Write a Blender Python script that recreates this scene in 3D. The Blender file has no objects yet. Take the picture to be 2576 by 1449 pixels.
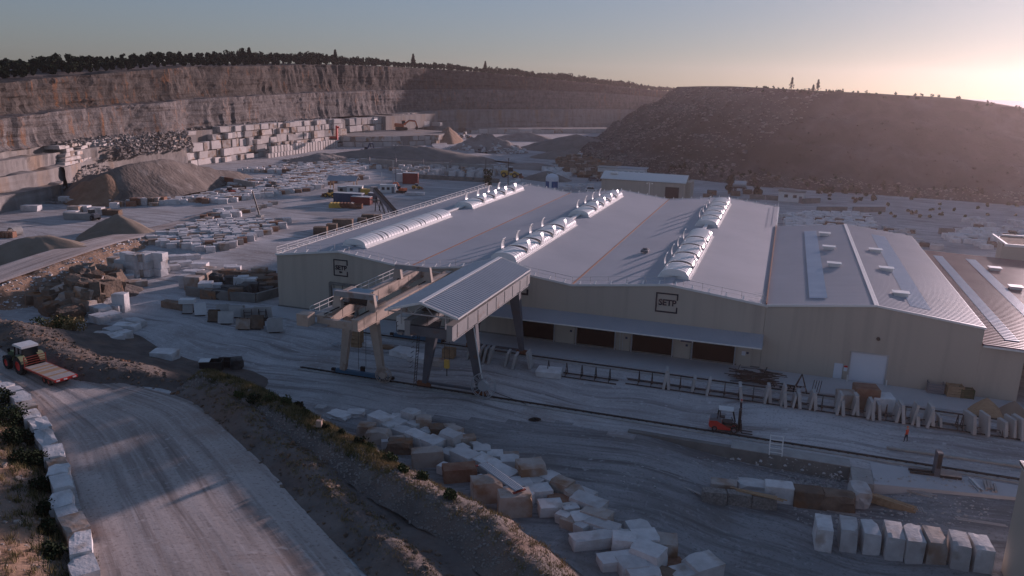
import bpy, bmesh, math, random
import numpy as np
from mathutils import Matrix, Vector
random.seed(7)
RNG = np.random.RandomState(11)
SC = bpy.context.scene
COL = SC.collection
rad = math.radians

# ------------------------------------------------------------------ camera, sky, sun, exposure
CAM_Z = 36.0
FPX, PW, PH = 1993.0, 2576.0, 1449.0
_vb = np.array([1995 - PW/2, 228 - PH/2, FPX]); _vb /= np.linalg.norm(_vb)
_va = -np.array([-4800 - PW/2, 55 - PH/2, FPX]); _va /= np.linalg.norm(_va)
_va -= _vb*_va.dot(_vb); _va /= np.linalg.norm(_va)
_up = -np.cross(_vb, _va)
if _up[1] > 0: _up = -_up
RC = np.stack([_va, _vb, _up])
cam = bpy.data.cameras.new('camera'); cam.sensor_width = 36.0; cam.lens = 36.0*FPX/PW
cam.clip_start = 0.5; cam.clip_end = 12000
camo = bpy.data.objects.new('camera', cam); COL.objects.link(camo)
_m = Matrix(((RC[0][0], -RC[0][1], -RC[0][2], 0), (RC[1][0], -RC[1][1], -RC[1][2], 0),
             (RC[2][0], -RC[2][1], -RC[2][2], CAM_Z), (0, 0, 0, 1)))
camo.matrix_world = _m
SC.camera = camo

SUN_AZ, SUN_EL = 20.0, 8.8          # degrees: from +Y towards +X, above the horizon
HAZE_D = 0.00012
wd = bpy.data.worlds.new('World'); SC.world = wd; wd.use_nodes = True
nt = wd.node_tree; bg = nt.nodes['Background']
sky = nt.nodes.new('ShaderNodeTexSky'); sky.sky_type = 'NISHITA'; sky.sun_disc = False
sky.sun_elevation = rad(SUN_EL); sky.sun_rotation = rad(SUN_AZ)
sky.altitude = 300; sky.air_density = 1.2; sky.dust_density = 0.7; sky.ozone_density = 1.8
_g = nt.nodes.new('ShaderNodeGamma'); _g.inputs[1].default_value = .50
nt.links.new(sky.outputs[0], _g.inputs[0]); nt.links.new(_g.outputs[0], bg.inputs[0]); bg.inputs[1].default_value = 0.112
sl = bpy.data.lights.new('sun', 'SUN'); sl.energy = 5.0; sl.angle = rad(1.8); sl.color = (1.0, 0.66, 0.47)
so = bpy.data.objects.new('sun', sl); COL.objects.link(so)
_sd = Vector((math.sin(rad(SUN_AZ))*math.cos(rad(SUN_EL)), math.cos(rad(SUN_AZ))*math.cos(rad(SUN_EL)), math.sin(rad(SUN_EL))))
so.rotation_euler = _sd.to_track_quat('Z', 'Y').to_euler(); so.location = (60, 200, 120)
SC.view_settings.view_transform = 'Standard'; SC.view_settings.look = 'None'
SC.view_settings.exposure = 0.25; SC.view_settings.use_white_balance = True; SC.view_settings.white_balance_temperature = 4950; SC.view_settings.white_balance_tint = 20; SC.view_settings.gamma = 1.0; SC.view_settings.use_curve_mapping = False
SC.render.engine = 'CYCLES'
SC.cycles.max_bounces = 5; SC.cycles.diffuse_bounces = 2; SC.cycles.glossy_bounces = 3
SC.cycles.transmission_bounces = 4; SC.cycles.volume_bounces = 0; SC.cycles.use_denoising = True
SC.cycles.sample_clamp_indirect = 4.0

# ------------------------------------------------------------------ surveying helpers
def ray(x, y): return RC @ np.array([x - PW/2, y - PH/2, FPX])
def P(x, y, z=0.0):
    """ground point at height z that was surveyed at photo position x, y"""
    d = ray(x, y); t = (z - CAM_Z)/d[2]
    return Vector((d[0]*t, d[1]*t, z))
def PY(x, y, Y):
    d = ray(x, y); t = Y/d[1]
    return Vector((d[0]*t, Y, d[2]*t + CAM_Z))
def sst(a, b, v):
    t = np.clip((np.asarray(v, float) - a)/(b - a), 0, 1); return t*t*(3 - 2*t)
RAILF, RAILB, WALLY = 82.0, 97.8, 79.0
BZ = 4.0                              # the haul road lies on a bench this high above the yard
EDGE = [(-60, 765), (20, 795), (72, 842), (150, 880), (250, 910), (400, 930), (520, 935), (650, 990), (740, 1038), (905, 1130), (1070, 1233), (1205, 1296), (1345, 1425), (1450, 1520), (1700, 1760)]
EDGE = [P(*e, BZ + 1.4) for e in EDGE]
def bench_sd(x, y):
    """distance to the edge of the road bench, positive on the road side"""
    x, y = np.asarray(x, float), np.asarray(y, float); best = np.full(np.broadcast(x, y).shape, 1e9); sg = np.ones_like(best)
    for a, b in zip(EDGE[:-1], EDGE[1:]):
        dx, dy = b.x - a.x, b.y - a.y; t = np.clip(((x - a.x)*dx + (y - a.y)*dy)/(dx*dx + dy*dy), 0, 1)
        qx, qy = x - a.x - t*dx, y - a.y - t*dy; d = np.hypot(qx, qy); s_ = np.sign(dy*qx - dx*qy)
        m = d < best; best = np.where(m, d, best); sg = np.where(m, s_, sg)
    return best*sg
def gz(x, y):
    """yard level: the strip before the front crane rail lies lower towards the right; the haul road bench is higher"""
    return BZ*sst(-4.5, 0.5, bench_sd(x, y)) - 1.5*sst(-14, 2, x)*(1 - .75*sst(8, 17, x))*(1 - sst(WALLY - .3, WALLY, y))
def PG(x, y, h=0.0):
    z = h
    for _ in range(8):
        p = P(x, y, z); z = float(gz(p.x, p.y)) + h
    return P(x, y, z)
def vn(p, seed=0):
    """value noise, p (N,3) -> 0..1"""
    p = np.asarray(p, float); i = np.floor(p).astype(np.int64); f = p - i; f = f*f*(3 - 2*f)
    def h(a, b, c):
        n = (a*374761393 + b*668265263 + c*2147483647 + seed*1274126177) & 0xffffffff
        n = ((n ^ (n >> 13))*1274126177) & 0xffffffff
        return ((n ^ (n >> 16)) & 0xffff)/65535.0
    r = 0
    for dx in (0, 1):
        for dy in (0, 1):
            for dz in (0, 1):
                w = (f[:, 0] if dx else 1 - f[:, 0])*(f[:, 1] if dy else 1 - f[:, 1])*(f[:, 2] if dz else 1 - f[:, 2])
                r = r + w*h(i[:, 0] + dx, i[:, 1] + dy, i[:, 2] + dz)
    return r
def fbm(p, o=4, seed=0):
    p = np.asarray(p, float); a, s, r = 1.0, 0, 0
    for k in range(o):
        r = r + a*(vn(p*(2**k), seed + k) - .5); s += a; a *= .5
    return r/s*2

# ------------------------------------------------------------------ mesh helpers
class MB:
    def __init__(s): s.v = []; s.f = []; s.m = []
    def add(s, vs, fs, m=0):
        b = len(s.v); s.v += [tuple(v) for v in vs]; s.f += [tuple(b + i for i in f) for f in fs]; s.m += [m]*len(fs); return s
    def box(s, c, d, rz=0.0, m=0, M=None, tap=(1, 1)):
        x, y, z = d[0]/2, d[1]/2, d[2]/2; cr, sr = math.cos(rz), math.sin(rz); vs = []
        for kz in (-1, 1):
            tx, ty = tap if kz > 0 else (1, 1)
            for kx, ky in ((-1, -1), (1, -1), (1, 1), (-1, 1)):
                a, b = kx*x*tx, ky*y*ty
                v = Vector((a*cr - b*sr, a*sr + b*cr, kz*z))
                if M is not None: v = M @ v
                vs.append(v + Vector(c))
        return s.add(vs, [(3, 2, 1, 0), (4, 5, 6, 7), (0, 1, 5, 4), (1, 2, 6, 5), (2, 3, 7, 6), (3, 0, 4, 7)], m)
    def beam(s, a, b, w, h=None, m=0, up=(0, 0, 1), w2=None, h2=None):
        a, b = Vector(a), Vector(b); h = h or w; w2 = w2 or w; h2 = h2 or h
        d = (b - a).normalized(); u = Vector(up)
        if abs(d.dot(u)) > .98: u = Vector((1, 0, 0)) if abs(d.x) < .9 else Vector((0, 1, 0))
        r = d.cross(u).normalized(); u = r.cross(d).normalized(); vs = []
        for p, ww, hh in ((a, w, h), (b, w2, h2)):
            for i, j in ((-1, -1), (1, -1), (1, 1), (-1, 1)): vs.append(p + r*(i*ww/2) + u*(j*hh/2))
        return s.add(vs, [(0, 1, 2, 3), (7, 6, 5, 4), (0, 4, 5, 1), (1, 5, 6, 2), (2, 6, 7, 3), (3, 7, 4, 0)], m)
    def tube(s, a, b, r, n=8, m=0, r2=None, cap=True):
        a, b = Vector(a), Vector(b); r2 = r if r2 is None else r2
        d = (b - a).normalized(); u = Vector((0, 0, 1)) if abs(d.z) < .95 else Vector((1, 0, 0))
        x = d.cross(u).normalized(); y = d.cross(x).normalized(); vs = []
        for p, q in ((a, r), (b, r2)):
            for k in range(n):
                t = 2*math.pi*k/n; vs.append(p + x*(q*math.cos(t)) + y*(q*math.sin(t)))
        fs = [(k, (k + 1) % n, n + (k + 1) % n, n + k) for k in range(n)]
        if cap: fs += [tuple(range(n - 1, -1, -1)), tuple(range(n, 2*n))]
        return s.add(vs, fs, m)
    def lathe(s, prof, c=(0, 0, 0), n=20, axis='z', m=0):
        vs = []; k = len(prof)
        for i in range(n):
            t = 2*math.pi*i/n
            for r, h in prof:
                p = (r*math.cos(t), r*math.sin(t), h)
                if axis == 'y': p = (p[0], p[2], p[1])
                if axis == 'x': p = (p[2], p[0], p[1])
                vs.append((p[0] + c[0], p[1] + c[1], p[2] + c[2]))
        fs = [(i*k + j, ((i + 1) % n)*k + j, ((i + 1) % n)*k + j + 1, i*k + j + 1) for i in range(n) for j in range(k - 1)]
        return s.add(vs, fs, m)
    def prism(s, poly, y0, y1, axis='y', m=0):
        """polygon in (x,z) extruded along y, or (y,z) along x, or (x,y) along z"""
        n = len(poly); vs = []
        for t in (y0, y1):
            for a, b in poly:
                vs.append((a, t, b) if axis == 'y' else ((t, a, b) if axis == 'x' else (a, b, t)))
        return s.add(vs, [tuple(range(n)), tuple(range(2*n - 1, n - 1, -1))] + [(k, n + k, n + (k + 1) % n, (k + 1) % n) for k in range(n)], m)
    def grid(s, V, m=0, wrap=False):
        nu, nv = V.shape[:2]; b = len(s.v); s.v += [tuple(v) for v in V.reshape(-1, 3)]
        for i in range(nu - 1):
            for j in range(nv - 1):
                a = b + i*nv + j; s.f.append((a, a + nv, a + nv + 1, a + 1)); s.m.append(m)
        return s
    def mesh(s, name, mats, smooth=False, fix=True):
        me = bpy.data.meshes.new(name); me.from_pydata(s.v, [], s.f)
        for mt in (mats if isinstance(mats, (list, tuple)) else [mats]): me.materials.append(mt)
        if any(s.m): me.polygons.foreach_set('material_index', s.m)
        if fix and len(s.f) < 60000:
            bm = bmesh.new(); bm.from_mesh(me); bmesh.ops.recalc_face_normals(bm, faces=bm.faces); bm.to_mesh(me); bm.free()
        if smooth: me.polygons.foreach_set('use_smooth', [True]*len(me.polygons))
        me.update(); return me
    def build(s, name, mats, parent=None, loc=(0, 0, 0), rz=0, smooth=False, fix=True):
        return link(name, s.mesh(name, mats, smooth, fix), parent, loc, rz)
def link(name, me, parent=None, loc=(0, 0, 0), rz=0, scale=None, rot=None):
    o = bpy.data.objects.new(name, me); COL.objects.link(o)
    o.location = loc; o.rotation_euler = rot if rot is not None else (0, 0, rz)
    if scale is not None: o.scale = scale
    if parent is not None: o.parent = parent
    return o
def tag(o, label=None, cat=None, group=None, kind=None):
    if label: o['label'] = label
    if cat: o['category'] = cat
    if group: o['group'] = group
    if kind: o['kind'] = kind
    return o
def thing(name, label, cat, loc=(0, 0, 0), rz=0, group=None):
    return tag(link(name, None, None, loc, rz), label, cat, group)
def copy_tree(o, parent=None):
    c = o.copy(); COL.objects.link(c)
    if parent is not None: c.parent = parent
    for ch in list(o.children): copy_tree(ch, c)
    return c
ORD = ['first', 'second', 'third', 'fourth', 'fifth', 'sixth', 'seventh', 'eighth', 'ninth', 'tenth', 'eleventh', 'twelfth']
def nth(k):
    if k < len(ORD): return ORD[k]
    n = k + 1; return '%d%s' % (n, 'th' if 10 < n % 100 < 20 else {1: 'st', 2: 'nd', 3: 'rd'}.get(n % 10, 'th'))

# ------------------------------------------------------------------ materials
MT = {}
def M(name, c1, c2=None, sc=0.3, rough=.9, metal=0.0, bump=0.0, bsc=3.0, rnd=0.0, stretch=(1, 1, 1), c3=None, sc3=.05, t3=(.55, .7), spec=.3, det=6, loc=False):
    m = bpy.data.materials.new(name); m.use_nodes = True; N = m.node_tree.nodes; L = m.node_tree.links
    b = N['Principled BSDF']; b.inputs['Roughness'].default_value = rough; b.inputs['Metallic'].default_value = metal
    b.inputs['Specular IOR Level'].default_value = spec; b.inputs['Base Color'].default_value = (*c1, 1)
    src = None
    if c2 or bump or c3:
        if loc: pos = N.new('ShaderNodeTexCoord').outputs['Object']
        else: pos = N.new('ShaderNodeNewGeometry').outputs['Position']
        mp = N.new('ShaderNodeMapping'); mp.inputs['Scale'].default_value = stretch; L.new(pos, mp.inputs[0])
    if c2:
        n = N.new('ShaderNodeTexNoise'); n.inputs['Scale'].default_value = sc; n.inputs['Detail'].default_value = det; n.inputs['Roughness'].default_value = .62
        L.new(mp.outputs[0], n.inputs[0])
        rp = N.new('ShaderNodeValToRGB'); rp.color_ramp.elements[0].position = .33; rp.color_ramp.elements[1].position = .67
        rp.color_ramp.elements[0].color = (*c1, 1); rp.color_ramp.elements[1].color = (*c2, 1)
        L.new(n.outputs[0], rp.inputs[0]); src = rp.outputs[0]
    if c3:
        n3 = N.new('ShaderNodeTexNoise'); n3.inputs['Scale'].default_value = sc3; n3.inputs['Detail'].default_value = 5
        L.new(mp.outputs[0], n3.inputs[0])
        mr = N.new('ShaderNodeMapRange'); mr.inputs[1].default_value = t3[0]; mr.inputs[2].default_value = t3[1]; L.new(n3.outputs[0], mr.inputs[0])
        mx = N.new('ShaderNodeMix'); mx.data_type = 'RGBA'; L.new(mr.outputs[0], mx.inputs[0])
        if src is not None: L.new(src, mx.inputs[6])
        else: mx.inputs[6].default_value = (*c1, 1)
        mx.inputs[7].default_value = (*c3, 1); src = mx.outputs[2]
    if rnd:
        oi = N.new('ShaderNodeObjectInfo'); mr2 = N.new('ShaderNodeMapRange')
        mr2.inputs[3].default_value = 1 - rnd; mr2.inputs[4].default_value = 1 + rnd*.4; L.new(oi.outputs['Random'], mr2.inputs[0])
        vm = N.new('ShaderNodeVectorMath'); vm.operation = 'SCALE'
        if src is not None: L.new(src, vm.inputs[0])
        else: vm.inputs[0].default_value = c1
        L.new(mr2.outputs[0], vm.inputs['Scale']); src = vm.outputs[0]
    if src is not None: L.new(src, b.inputs['Base Color'])
    if bump:
        nb = N.new('ShaderNodeTexNoise'); nb.inputs['Scale'].default_value = bsc; nb.inputs['Detail'].default_value = 5; L.new(mp.outputs[0], nb.inputs[0])
        bp = N.new('ShaderNodeBump'); bp.inputs['Strength'].default_value = min(1, bump); bp.inputs['Distance'].default_value = bump*.3
        L.new(nb.outputs[0], bp.inputs['Height']); L.new(bp.outputs[0], b.inputs['Normal'])
    MT[name] = m; return m
def ribs(m, axis, scale, dist, strength=1.0):
    """sheet-metal ribs as fine relief: wave along a world axis"""
    N = m.node_tree.nodes; L = m.node_tree.links; b = N['Principled BSDF']
    g = N.new('ShaderNodeNewGeometry'); w = N.new('ShaderNodeTexWave'); w.bands_direction = axis; w.wave_profile = 'SIN'
    w.inputs['Scale'].default_value = scale; L.new(g.outputs['Position'], w.inputs[0])
    bp = N.new('ShaderNodeBump'); bp.inputs['Strength'].default_value = strength; bp.inputs['Distance'].default_value = dist
    L.new(w.outputs['Fac'], bp.inputs['Height'])
    if b.inputs['Normal'].links: L.new(b.inputs['Normal'].links[0].from_socket, bp.inputs['Normal'])
    L.new(bp.outputs[0], b.inputs['Normal']); return m
M('dust', (.36, .335, .325), (.48, .45, .435), sc=.05, rough=.95, bump=.25, bsc=1.2, c3=(.29, .25, .225), sc3=.03, t3=(.5, .72), stretch=(1, 1.6, 1))
M('road', (.28, .235, .205), (.42, .36, .32), sc=.10, rough=.95, bump=.22, bsc=2.2, c3=(.24, .20, .17), sc3=.06, t3=(.5, .7))
M('earth', (.105, .088, .078), (.20, .168, .148), sc=.35, rough=1, bump=.8, bsc=1.6, c3=(.19, .125, .09), sc3=.12, t3=(.48, .72))
M('earth_orange', (.21, .13, .08), (.31, .205, .135), sc=.4, rough=1, bump=.8, bsc=1.4, c3=(.22, .18, .15), sc3=.1)
M('concrete_floor', (.42, .415, .42), (.50, .495, .495), sc=.2, rough=.8, bump=.05, bsc=3)
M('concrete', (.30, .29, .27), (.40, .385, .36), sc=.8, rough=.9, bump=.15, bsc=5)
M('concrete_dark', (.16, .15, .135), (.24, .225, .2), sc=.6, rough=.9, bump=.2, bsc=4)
M('cliff', (.065, .053, .045), (.15, .125, .108), sc=.35, rough=1, bump=.9, bsc=.9, stretch=(1, 1, .28), c3=(.22, .105, .048), sc3=.16, t3=(.54, .70))
M('cliff_grey', (.19, .17, .155), (.30, .275, .255), sc=.25, rough=1, bump=.5, bsc=.7, stretch=(1, 1, .3), c3=(.28, .19, .12), sc3=.1, t3=(.55, .75))
M('sawn_face', (.50, .45, .41), (.60, .55, .51), sc=.3, rough=.95, bump=.15, bsc=2, rnd=.2, c3=(.40, .22, .11), sc3=.16, t3=(.63, .72))
M('spoil', (.065, .050, .044), (.125, .098, .084), sc=.12, rough=1, bump=1.0, bsc=.9, c3=(.045, .038, .028), sc3=.035, t3=(.42, .62))
M('spoil_pale', (.20, .17, .15), (.32, .28, .25), sc=.15, rough=1, bump=.8, bsc=1.0)
M('sand', (.21, .165, .12), (.26, .21, .16), sc=.3, rough=1, bump=.3, bsc=3)
M('sand_grey', (.17, .15, .13), (.24, .215, .19), sc=.2, rough=1, bump=.4, bsc=2)
M('stone', (.58, .55, .53), (.75, .72, .70), sc=.9, rough=.95, bump=.35, bsc=4.5, rnd=.25, c3=(.44, .375, .32), sc3=.55, t3=(.56, .74))
M('stone_stained', (.40, .34, .29), (.52, .46, .41), sc=.6, rough=.95, bump=.35, bsc=3, c3=(.29, .175, .10), sc3=.5, t3=(.45, .66), rnd=.15)
M('stone_rust', (.22, .10, .06), (.33, .21, .14), sc=.8, rough=1, bump=.5, bsc=3, rnd=.2)
M('stone_brown', (.13, .092, .066), (.25, .19, .14), sc=.5, rough=1, bump=.8, bsc=2, c3=(.26, .13, .06), sc3=.4, rnd=.25)
M('stone_black', (.05, .045, .042), (.12, .11, .10), sc=.8, rough=.85, bump=.5, bsc=3, rnd=.3)
M('slab_stone', (.42, .395, .37), (.50, .475, .45), sc=.9, rough=.8, bump=.08, bsc=5, rnd=.15)
M('aggregate', (.16, .145, .13), (.34, .31, .28), sc=5, rough=1, bump=.6, bsc=9)
ribs(M('cladding', (.46, .40, .325), (.50, .44, .355), sc=.06, rough=.55, c3=(.41, .355, .29), sc3=.9, t3=(.5, .75), stretch=(1, 1, .06)), 'X', 2.4, .03, .7)
ribs(M('cladding_side', (.47, .41, .33), (.50, .44, .355), sc=.06, rough=.55), 'Y', 2.4, .02, .5)
ribs(M('roof_sheet', (.33, .34, .365), (.38, .39, .415), sc=.08, rough=.6, metal=.0, spec=.25), 'Y', 1.1, .04, .6)
M('roof_sheet_gloss', (.33, .335, .36), (.39, .395, .42), sc=.1, rough=.5, metal=.0, spec=.3)
M('translucent', (.46, .51, .58), (.53, .58, .64), sc=.3, rough=.3, spec=.45)
M('white_metal', (.74, .72, .68), rough=.45)
M('skylight_white', (.74, .73, .70), (.80, .79, .76), sc=.4, rough=.35)
M('galvanised', (.50, .51, .52), rough=.4, metal=.6)
M('gap_shade', (.02, .02, .022), rough=.8)  # near-black colour standing in for shade inside vents and bays
M('interior_shade', (.006, .007, .009), rough=.95, spec=.0)  # near-black colour standing in for the unlit inside of the hall
M('door_white', (.62, .64, .68), (.66, .68, .72), sc=.3, rough=.6)
M('door_cream', (.45, .40, .33), (.49, .44, .36), sc=.3, rough=.6)
M('logo_blue', (.012, .014, .030), rough=.5)
M('sign_blue', (.03, .045, .10), rough=.4)
M('crane_beige', (.40, .31, .245), (.50, .405, .325), sc=.5, rough=.65, bump=.05, bsc=3, c3=(.24, .13, .075), sc3=.8, t3=(.6, .78), stretch=(1, .5, 1))
M('crane_steel', (.10, .105, .12), (.145, .15, .165), sc=.4, rough=.5, metal=.3, c3=(.17, .10, .07), sc3=.7, t3=(.62, .8))
M('crane_girder', (.26, .255, .25), (.33, .32, .31), sc=.4, rough=.6, c3=(.2, .12, .08), sc3=.6, t3=(.6, .75))
M('rusty', (.16, .065, .035), (.24, .11, .06), sc=1, rough=.9, bump=.2)
M('iron', (.035, .033, .032), (.06, .055, .05), sc=2, rough=.6, metal=.4)
M('blue_paint', (.06, .13, .20), rough=.5)
M('green_sign', (.03, .26, .20), rough=.5)
M('yellow', (.55, .34, .05), (.62, .40, .08), sc=1, rough=.55)
M('red', (.50, .035, .022), (.56, .045, .03), sc=1, rough=.45)
M('red_dull', (.26, .05, .035), (.33, .075, .05), sc=.6, rough=.7)
M('orange', (.55, .14, .05), rough=.5)
M('container_blue', (.035, .06, .12), (.05, .08, .15), sc=.5, rough=.6)
M('container_red', (.20, .04, .03), (.26, .06, .045), sc=.5, rough=.7)
M('black', (.012, .012, .013), rough=.5)
M('rubber', (.018, .017, .017), (.05, .045, .04), sc=3, rough=.9)
M('grey_paint', (.16, .165, .18), rough=.5)
M('white_paint', (.70, .69, .67), (.62, .61, .58), sc=.8, rough=.5)
M('tractor_green', (.035, .085, .025), (.07, .11, .05), sc=2, rough=.5)
M('tractor_yellow', (.24, .25, .12), (.30, .30, .17), sc=2, rough=.6)
M('glass', (.03, .04, .045), rough=.08, spec=.6)
M('wood', (.30, .19, .10), (.42, .29, .17), sc=1.5, rough=.85, stretch=(1, 6, 1))
M('wood_grey', (.33, .29, .26), (.44, .40, .37), sc=1.5, rough=.9, stretch=(1, 5, 1))
M('sack', (.66, .64, .62), (.72, .70, .68), sc=2, rough=.8, bump=.2, bsc=5)
M('skin', (.42, .25, .18), rough=.6)
M('hivis', (.62, .07, .03), rough=.7)
M('trousers', (.025, .028, .04), rough=.9)
M('leaf_dark', (.014, .022, .011), (.032, .045, .020), sc=.4, rough=.9, spec=.1)
M('leaf_mid', (.035, .05, .018), (.07, .085, .032), sc=1.5, rough=.9, spec=.1)
M('grass_dry', (.30, .225, .11), (.17, .15, .065), sc=.5, rough=1, spec=.1)
M('bark', (.06, .045, .035), rough=1)
M('water_tank', (.66, .68, .72), rough=.35)
M('tank_blue', (.02, .10, .26), rough=.35)

def ground_mat(name, base, hi, lo, tint, uv=False):
    """crushed-stone surface: broad patches, long traffic streaks, fine grit"""
    m = bpy.data.materials.new(name); m.use_nodes = True; N = m.node_tree.nodes; L = m.node_tree.links; b = N['Principled BSDF']
    b.inputs['Roughness'].default_value = .95; b.inputs['Specular IOR Level'].default_value = .2
    pos = N.new('ShaderNodeUVMap').outputs[0] if uv else N.new('ShaderNodeNewGeometry').outputs['Position']
    wp = N.new('ShaderNodeTexNoise'); wp.inputs['Scale'].default_value = .035; wp.inputs['Detail'].default_value = 2; L.new(pos, wp.inputs[0])
    ad = N.new('ShaderNodeVectorMath'); ad.operation = 'MULTIPLY_ADD'; ad.inputs[1].default_value = (14, 14, 0) if not uv else (2.5, 0, 0); L.new(wp.outputs['Color'], ad.inputs[0]); L.new(pos, ad.inputs[2])
    def noise(sc, stretch, lo_, hi_, det=6):
        mp = N.new('ShaderNodeMapping'); mp.inputs['Scale'].default_value = stretch; L.new(ad.outputs[0], mp.inputs[0])
        n = N.new('ShaderNodeTexNoise'); n.inputs['Scale'].default_value = sc; n.inputs['Detail'].default_value = det; n.inputs['Roughness'].default_value = .6; L.new(mp.outputs[0], n.inputs[0])
        r = N.new('ShaderNodeMapRange'); r.inputs[1].default_value = lo_; r.inputs[2].default_value = hi_; L.new(n.outputs[0], r.inputs[0]); return r.outputs[0]
    def mix(f, a, c):
        x = N.new('ShaderNodeMix'); x.data_type = 'RGBA'; L.new(f, x.inputs[0])
        if isinstance(a, tuple): x.inputs[6].default_value = (*a, 1)
        else: L.new(a, x.inputs[6])
        x.inputs[7].default_value = (*c, 1); return x.outputs[2]
    st1 = (1.6, .06, 1) if uv else (.10, 1.3, 1); st2 = (3.5, .10, 1) if uv else (.22, 2.2, 1)
    c = mix(noise(.06, (1, 1, 1), .38, .66), base, hi)
    c = mix(noise(.5, st1, .47, .66), c, lo); c = mix(noise(.9, st2, .53, .72), c, hi); c = mix(noise(.11, (1, 1, 1), .54, .74), c, tint)
    c = mix(noise(4.0, (1, 1, 1), .54, .74, 4), c, lo); c = mix(noise(1.3, (1, 1, 1), .58, .72, 6), c, hi)
    L.new(c, b.inputs['Base Color'])
    nb = N.new('ShaderNodeTexNoise'); nb.inputs['Scale'].default_value = 2.2; nb.inputs['Detail'].default_value = 8; L.new(pos, nb.inputs[0])
    mp = N.new('ShaderNodeMapping'); mp.inputs['Scale'].default_value = (3.0, .12, 1) if uv else (.3, 2.0, 1); L.new(ad.outputs[0], mp.inputs[0])
    n2 = N.new('ShaderNodeTexNoise'); n2.inputs['Scale'].default_value = .9; n2.inputs['Detail'].default_value = 5; L.new(mp.outputs[0], n2.inputs[0])
    sm = N.new('ShaderNodeMath'); L.new(nb.outputs[0], sm.inputs[0]); L.new(n2.outputs[0], sm.inputs[1])
    bp = N.new('ShaderNodeBump'); bp.inputs['Strength'].default_value = .4; bp.inputs['Distance'].default_value = .035 if uv else .07; L.new(sm.outputs[0], bp.inputs['Height']); L.new(bp.outputs[0], b.inputs['Normal'])
    MT[name] = m
ground_mat('dust', (.38, .36, .35), (.56, .54, .53), (.23, .21, .20), (.28, .24, .215))
ground_mat('road', (.40, .335, .295), (.54, .475, .435), (.22, .178, .155), (.33, .24, .19), uv=True)
M('gravel', (.10, .098, .095), (.24, .235, .225), sc=2.5, rough=1, bump=.7, bsc=6, c3=(.16, .15, .14), sc3=.3)
M('roof_brown', (.22, .115, .095), (.29, .17, .14), sc=.15, rough=.27, spec=.5)
M('canopy_sheet', (.42, .425, .44), (.48, .485, .50), sc=.2, rough=.45, spec=.3)

def cliff_mat(name, a, b, bed, stain, st=(.52, .68)):
    """bedded limestone: rough mottling, thin horizontal beds, streaks of iron stain running down"""
    m = bpy.data.materials.new(name); m.use_nodes = True; N = m.node_tree.nodes; L = m.node_tree.links; p = N['Principled BSDF']
    p.inputs['Roughness'].default_value = 1; p.inputs['Specular IOR Level'].default_value = .1; pos = N.new('ShaderNodeNewGeometry').outputs['Position']
    def noise(stretch, lo, hi, det=7, sc=1.0):
        mp = N.new('ShaderNodeMapping'); mp.inputs['Scale'].default_value = stretch; L.new(pos, mp.inputs[0])
        n = N.new('ShaderNodeTexNoise'); n.inputs['Scale'].default_value = sc; n.inputs['Detail'].default_value = det; n.inputs['Roughness'].default_value = .65; L.new(mp.outputs[0], n.inputs[0])
        r = N.new('ShaderNodeMapRange'); r.inputs[1].default_value = lo; r.inputs[2].default_value = hi; L.new(n.outputs[0], r.inputs[0]); return r.outputs[0], n.outputs[0]
    def mix(f, x, y):
        q = N.new('ShaderNodeMix'); q.data_type = 'RGBA'; L.new(f, q.inputs[0])
        if isinstance(x, tuple): q.inputs[6].default_value = (*x, 1)
        else: L.new(x, q.inputs[6])
        q.inputs[7].default_value = (*y, 1); return q.outputs[2]
    c = mix(noise((.35, .35, .30), .36, .66)[0], a, b)
    c = mix(noise((.03, .03, 1.3), .55, .72, 4)[0], c, bed)
    msk = noise((.05, .05, .06), .48, .62, 3)[0]; vs = noise((.55, .55, .07), st[0], st[1], 6)[0]
    mu = N.new('ShaderNodeMath'); mu.operation = 'MULTIPLY'; L.new(msk, mu.inputs[0]); L.new(vs, mu.inputs[1]); c = mix(mu.outputs[0], c, stain)
    L.new(c, p.inputs['Base Color']); h1 = noise((.9, .9, .8), 0, 1, 8)[1]; h2 = noise((.12, .12, 2.2), 0, 1, 3)[1]
    sm = N.new('ShaderNodeMath'); L.new(h1, sm.inputs[0]); L.new(h2, sm.inputs[1])
    bp = N.new('ShaderNodeBump'); bp.inputs['Strength'].default_value = .9; bp.inputs['Distance'].default_value = .5; L.new(sm.outputs[0], bp.inputs['Height']); L.new(bp.outputs[0], p.inputs['Normal']); MT[name] = m
cliff_mat('cliff', (.055, .046, .040), (.135, .115, .10), (.045, .036, .030), (.25, .115, .048))

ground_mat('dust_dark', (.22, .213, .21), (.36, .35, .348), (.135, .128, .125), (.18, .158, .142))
M('sliver', (.35, .17, .10), (.28, .16, .11), sc=1, rough=.9)
M('earth_dark', (.085, .07, .06), (.17, .14, .12), sc=.4, rough=1, bump=.9, bsc=1.6, c3=(.17, .115, .08), sc3=.2)
cliff_mat('cliff_mid', (.11, .098, .092), (.23, .205, .19), (.09, .075, .066), (.27, .14, .07))
M('mound_soil', (.12, .097, .080), (.215, .175, .145), sc=.25, rough=1, bump=1.0, bsc=1.0, c3=(.26, .225, .195), sc3=.35, t3=(.55, .72), stretch=(1, 1, .35))
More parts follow.
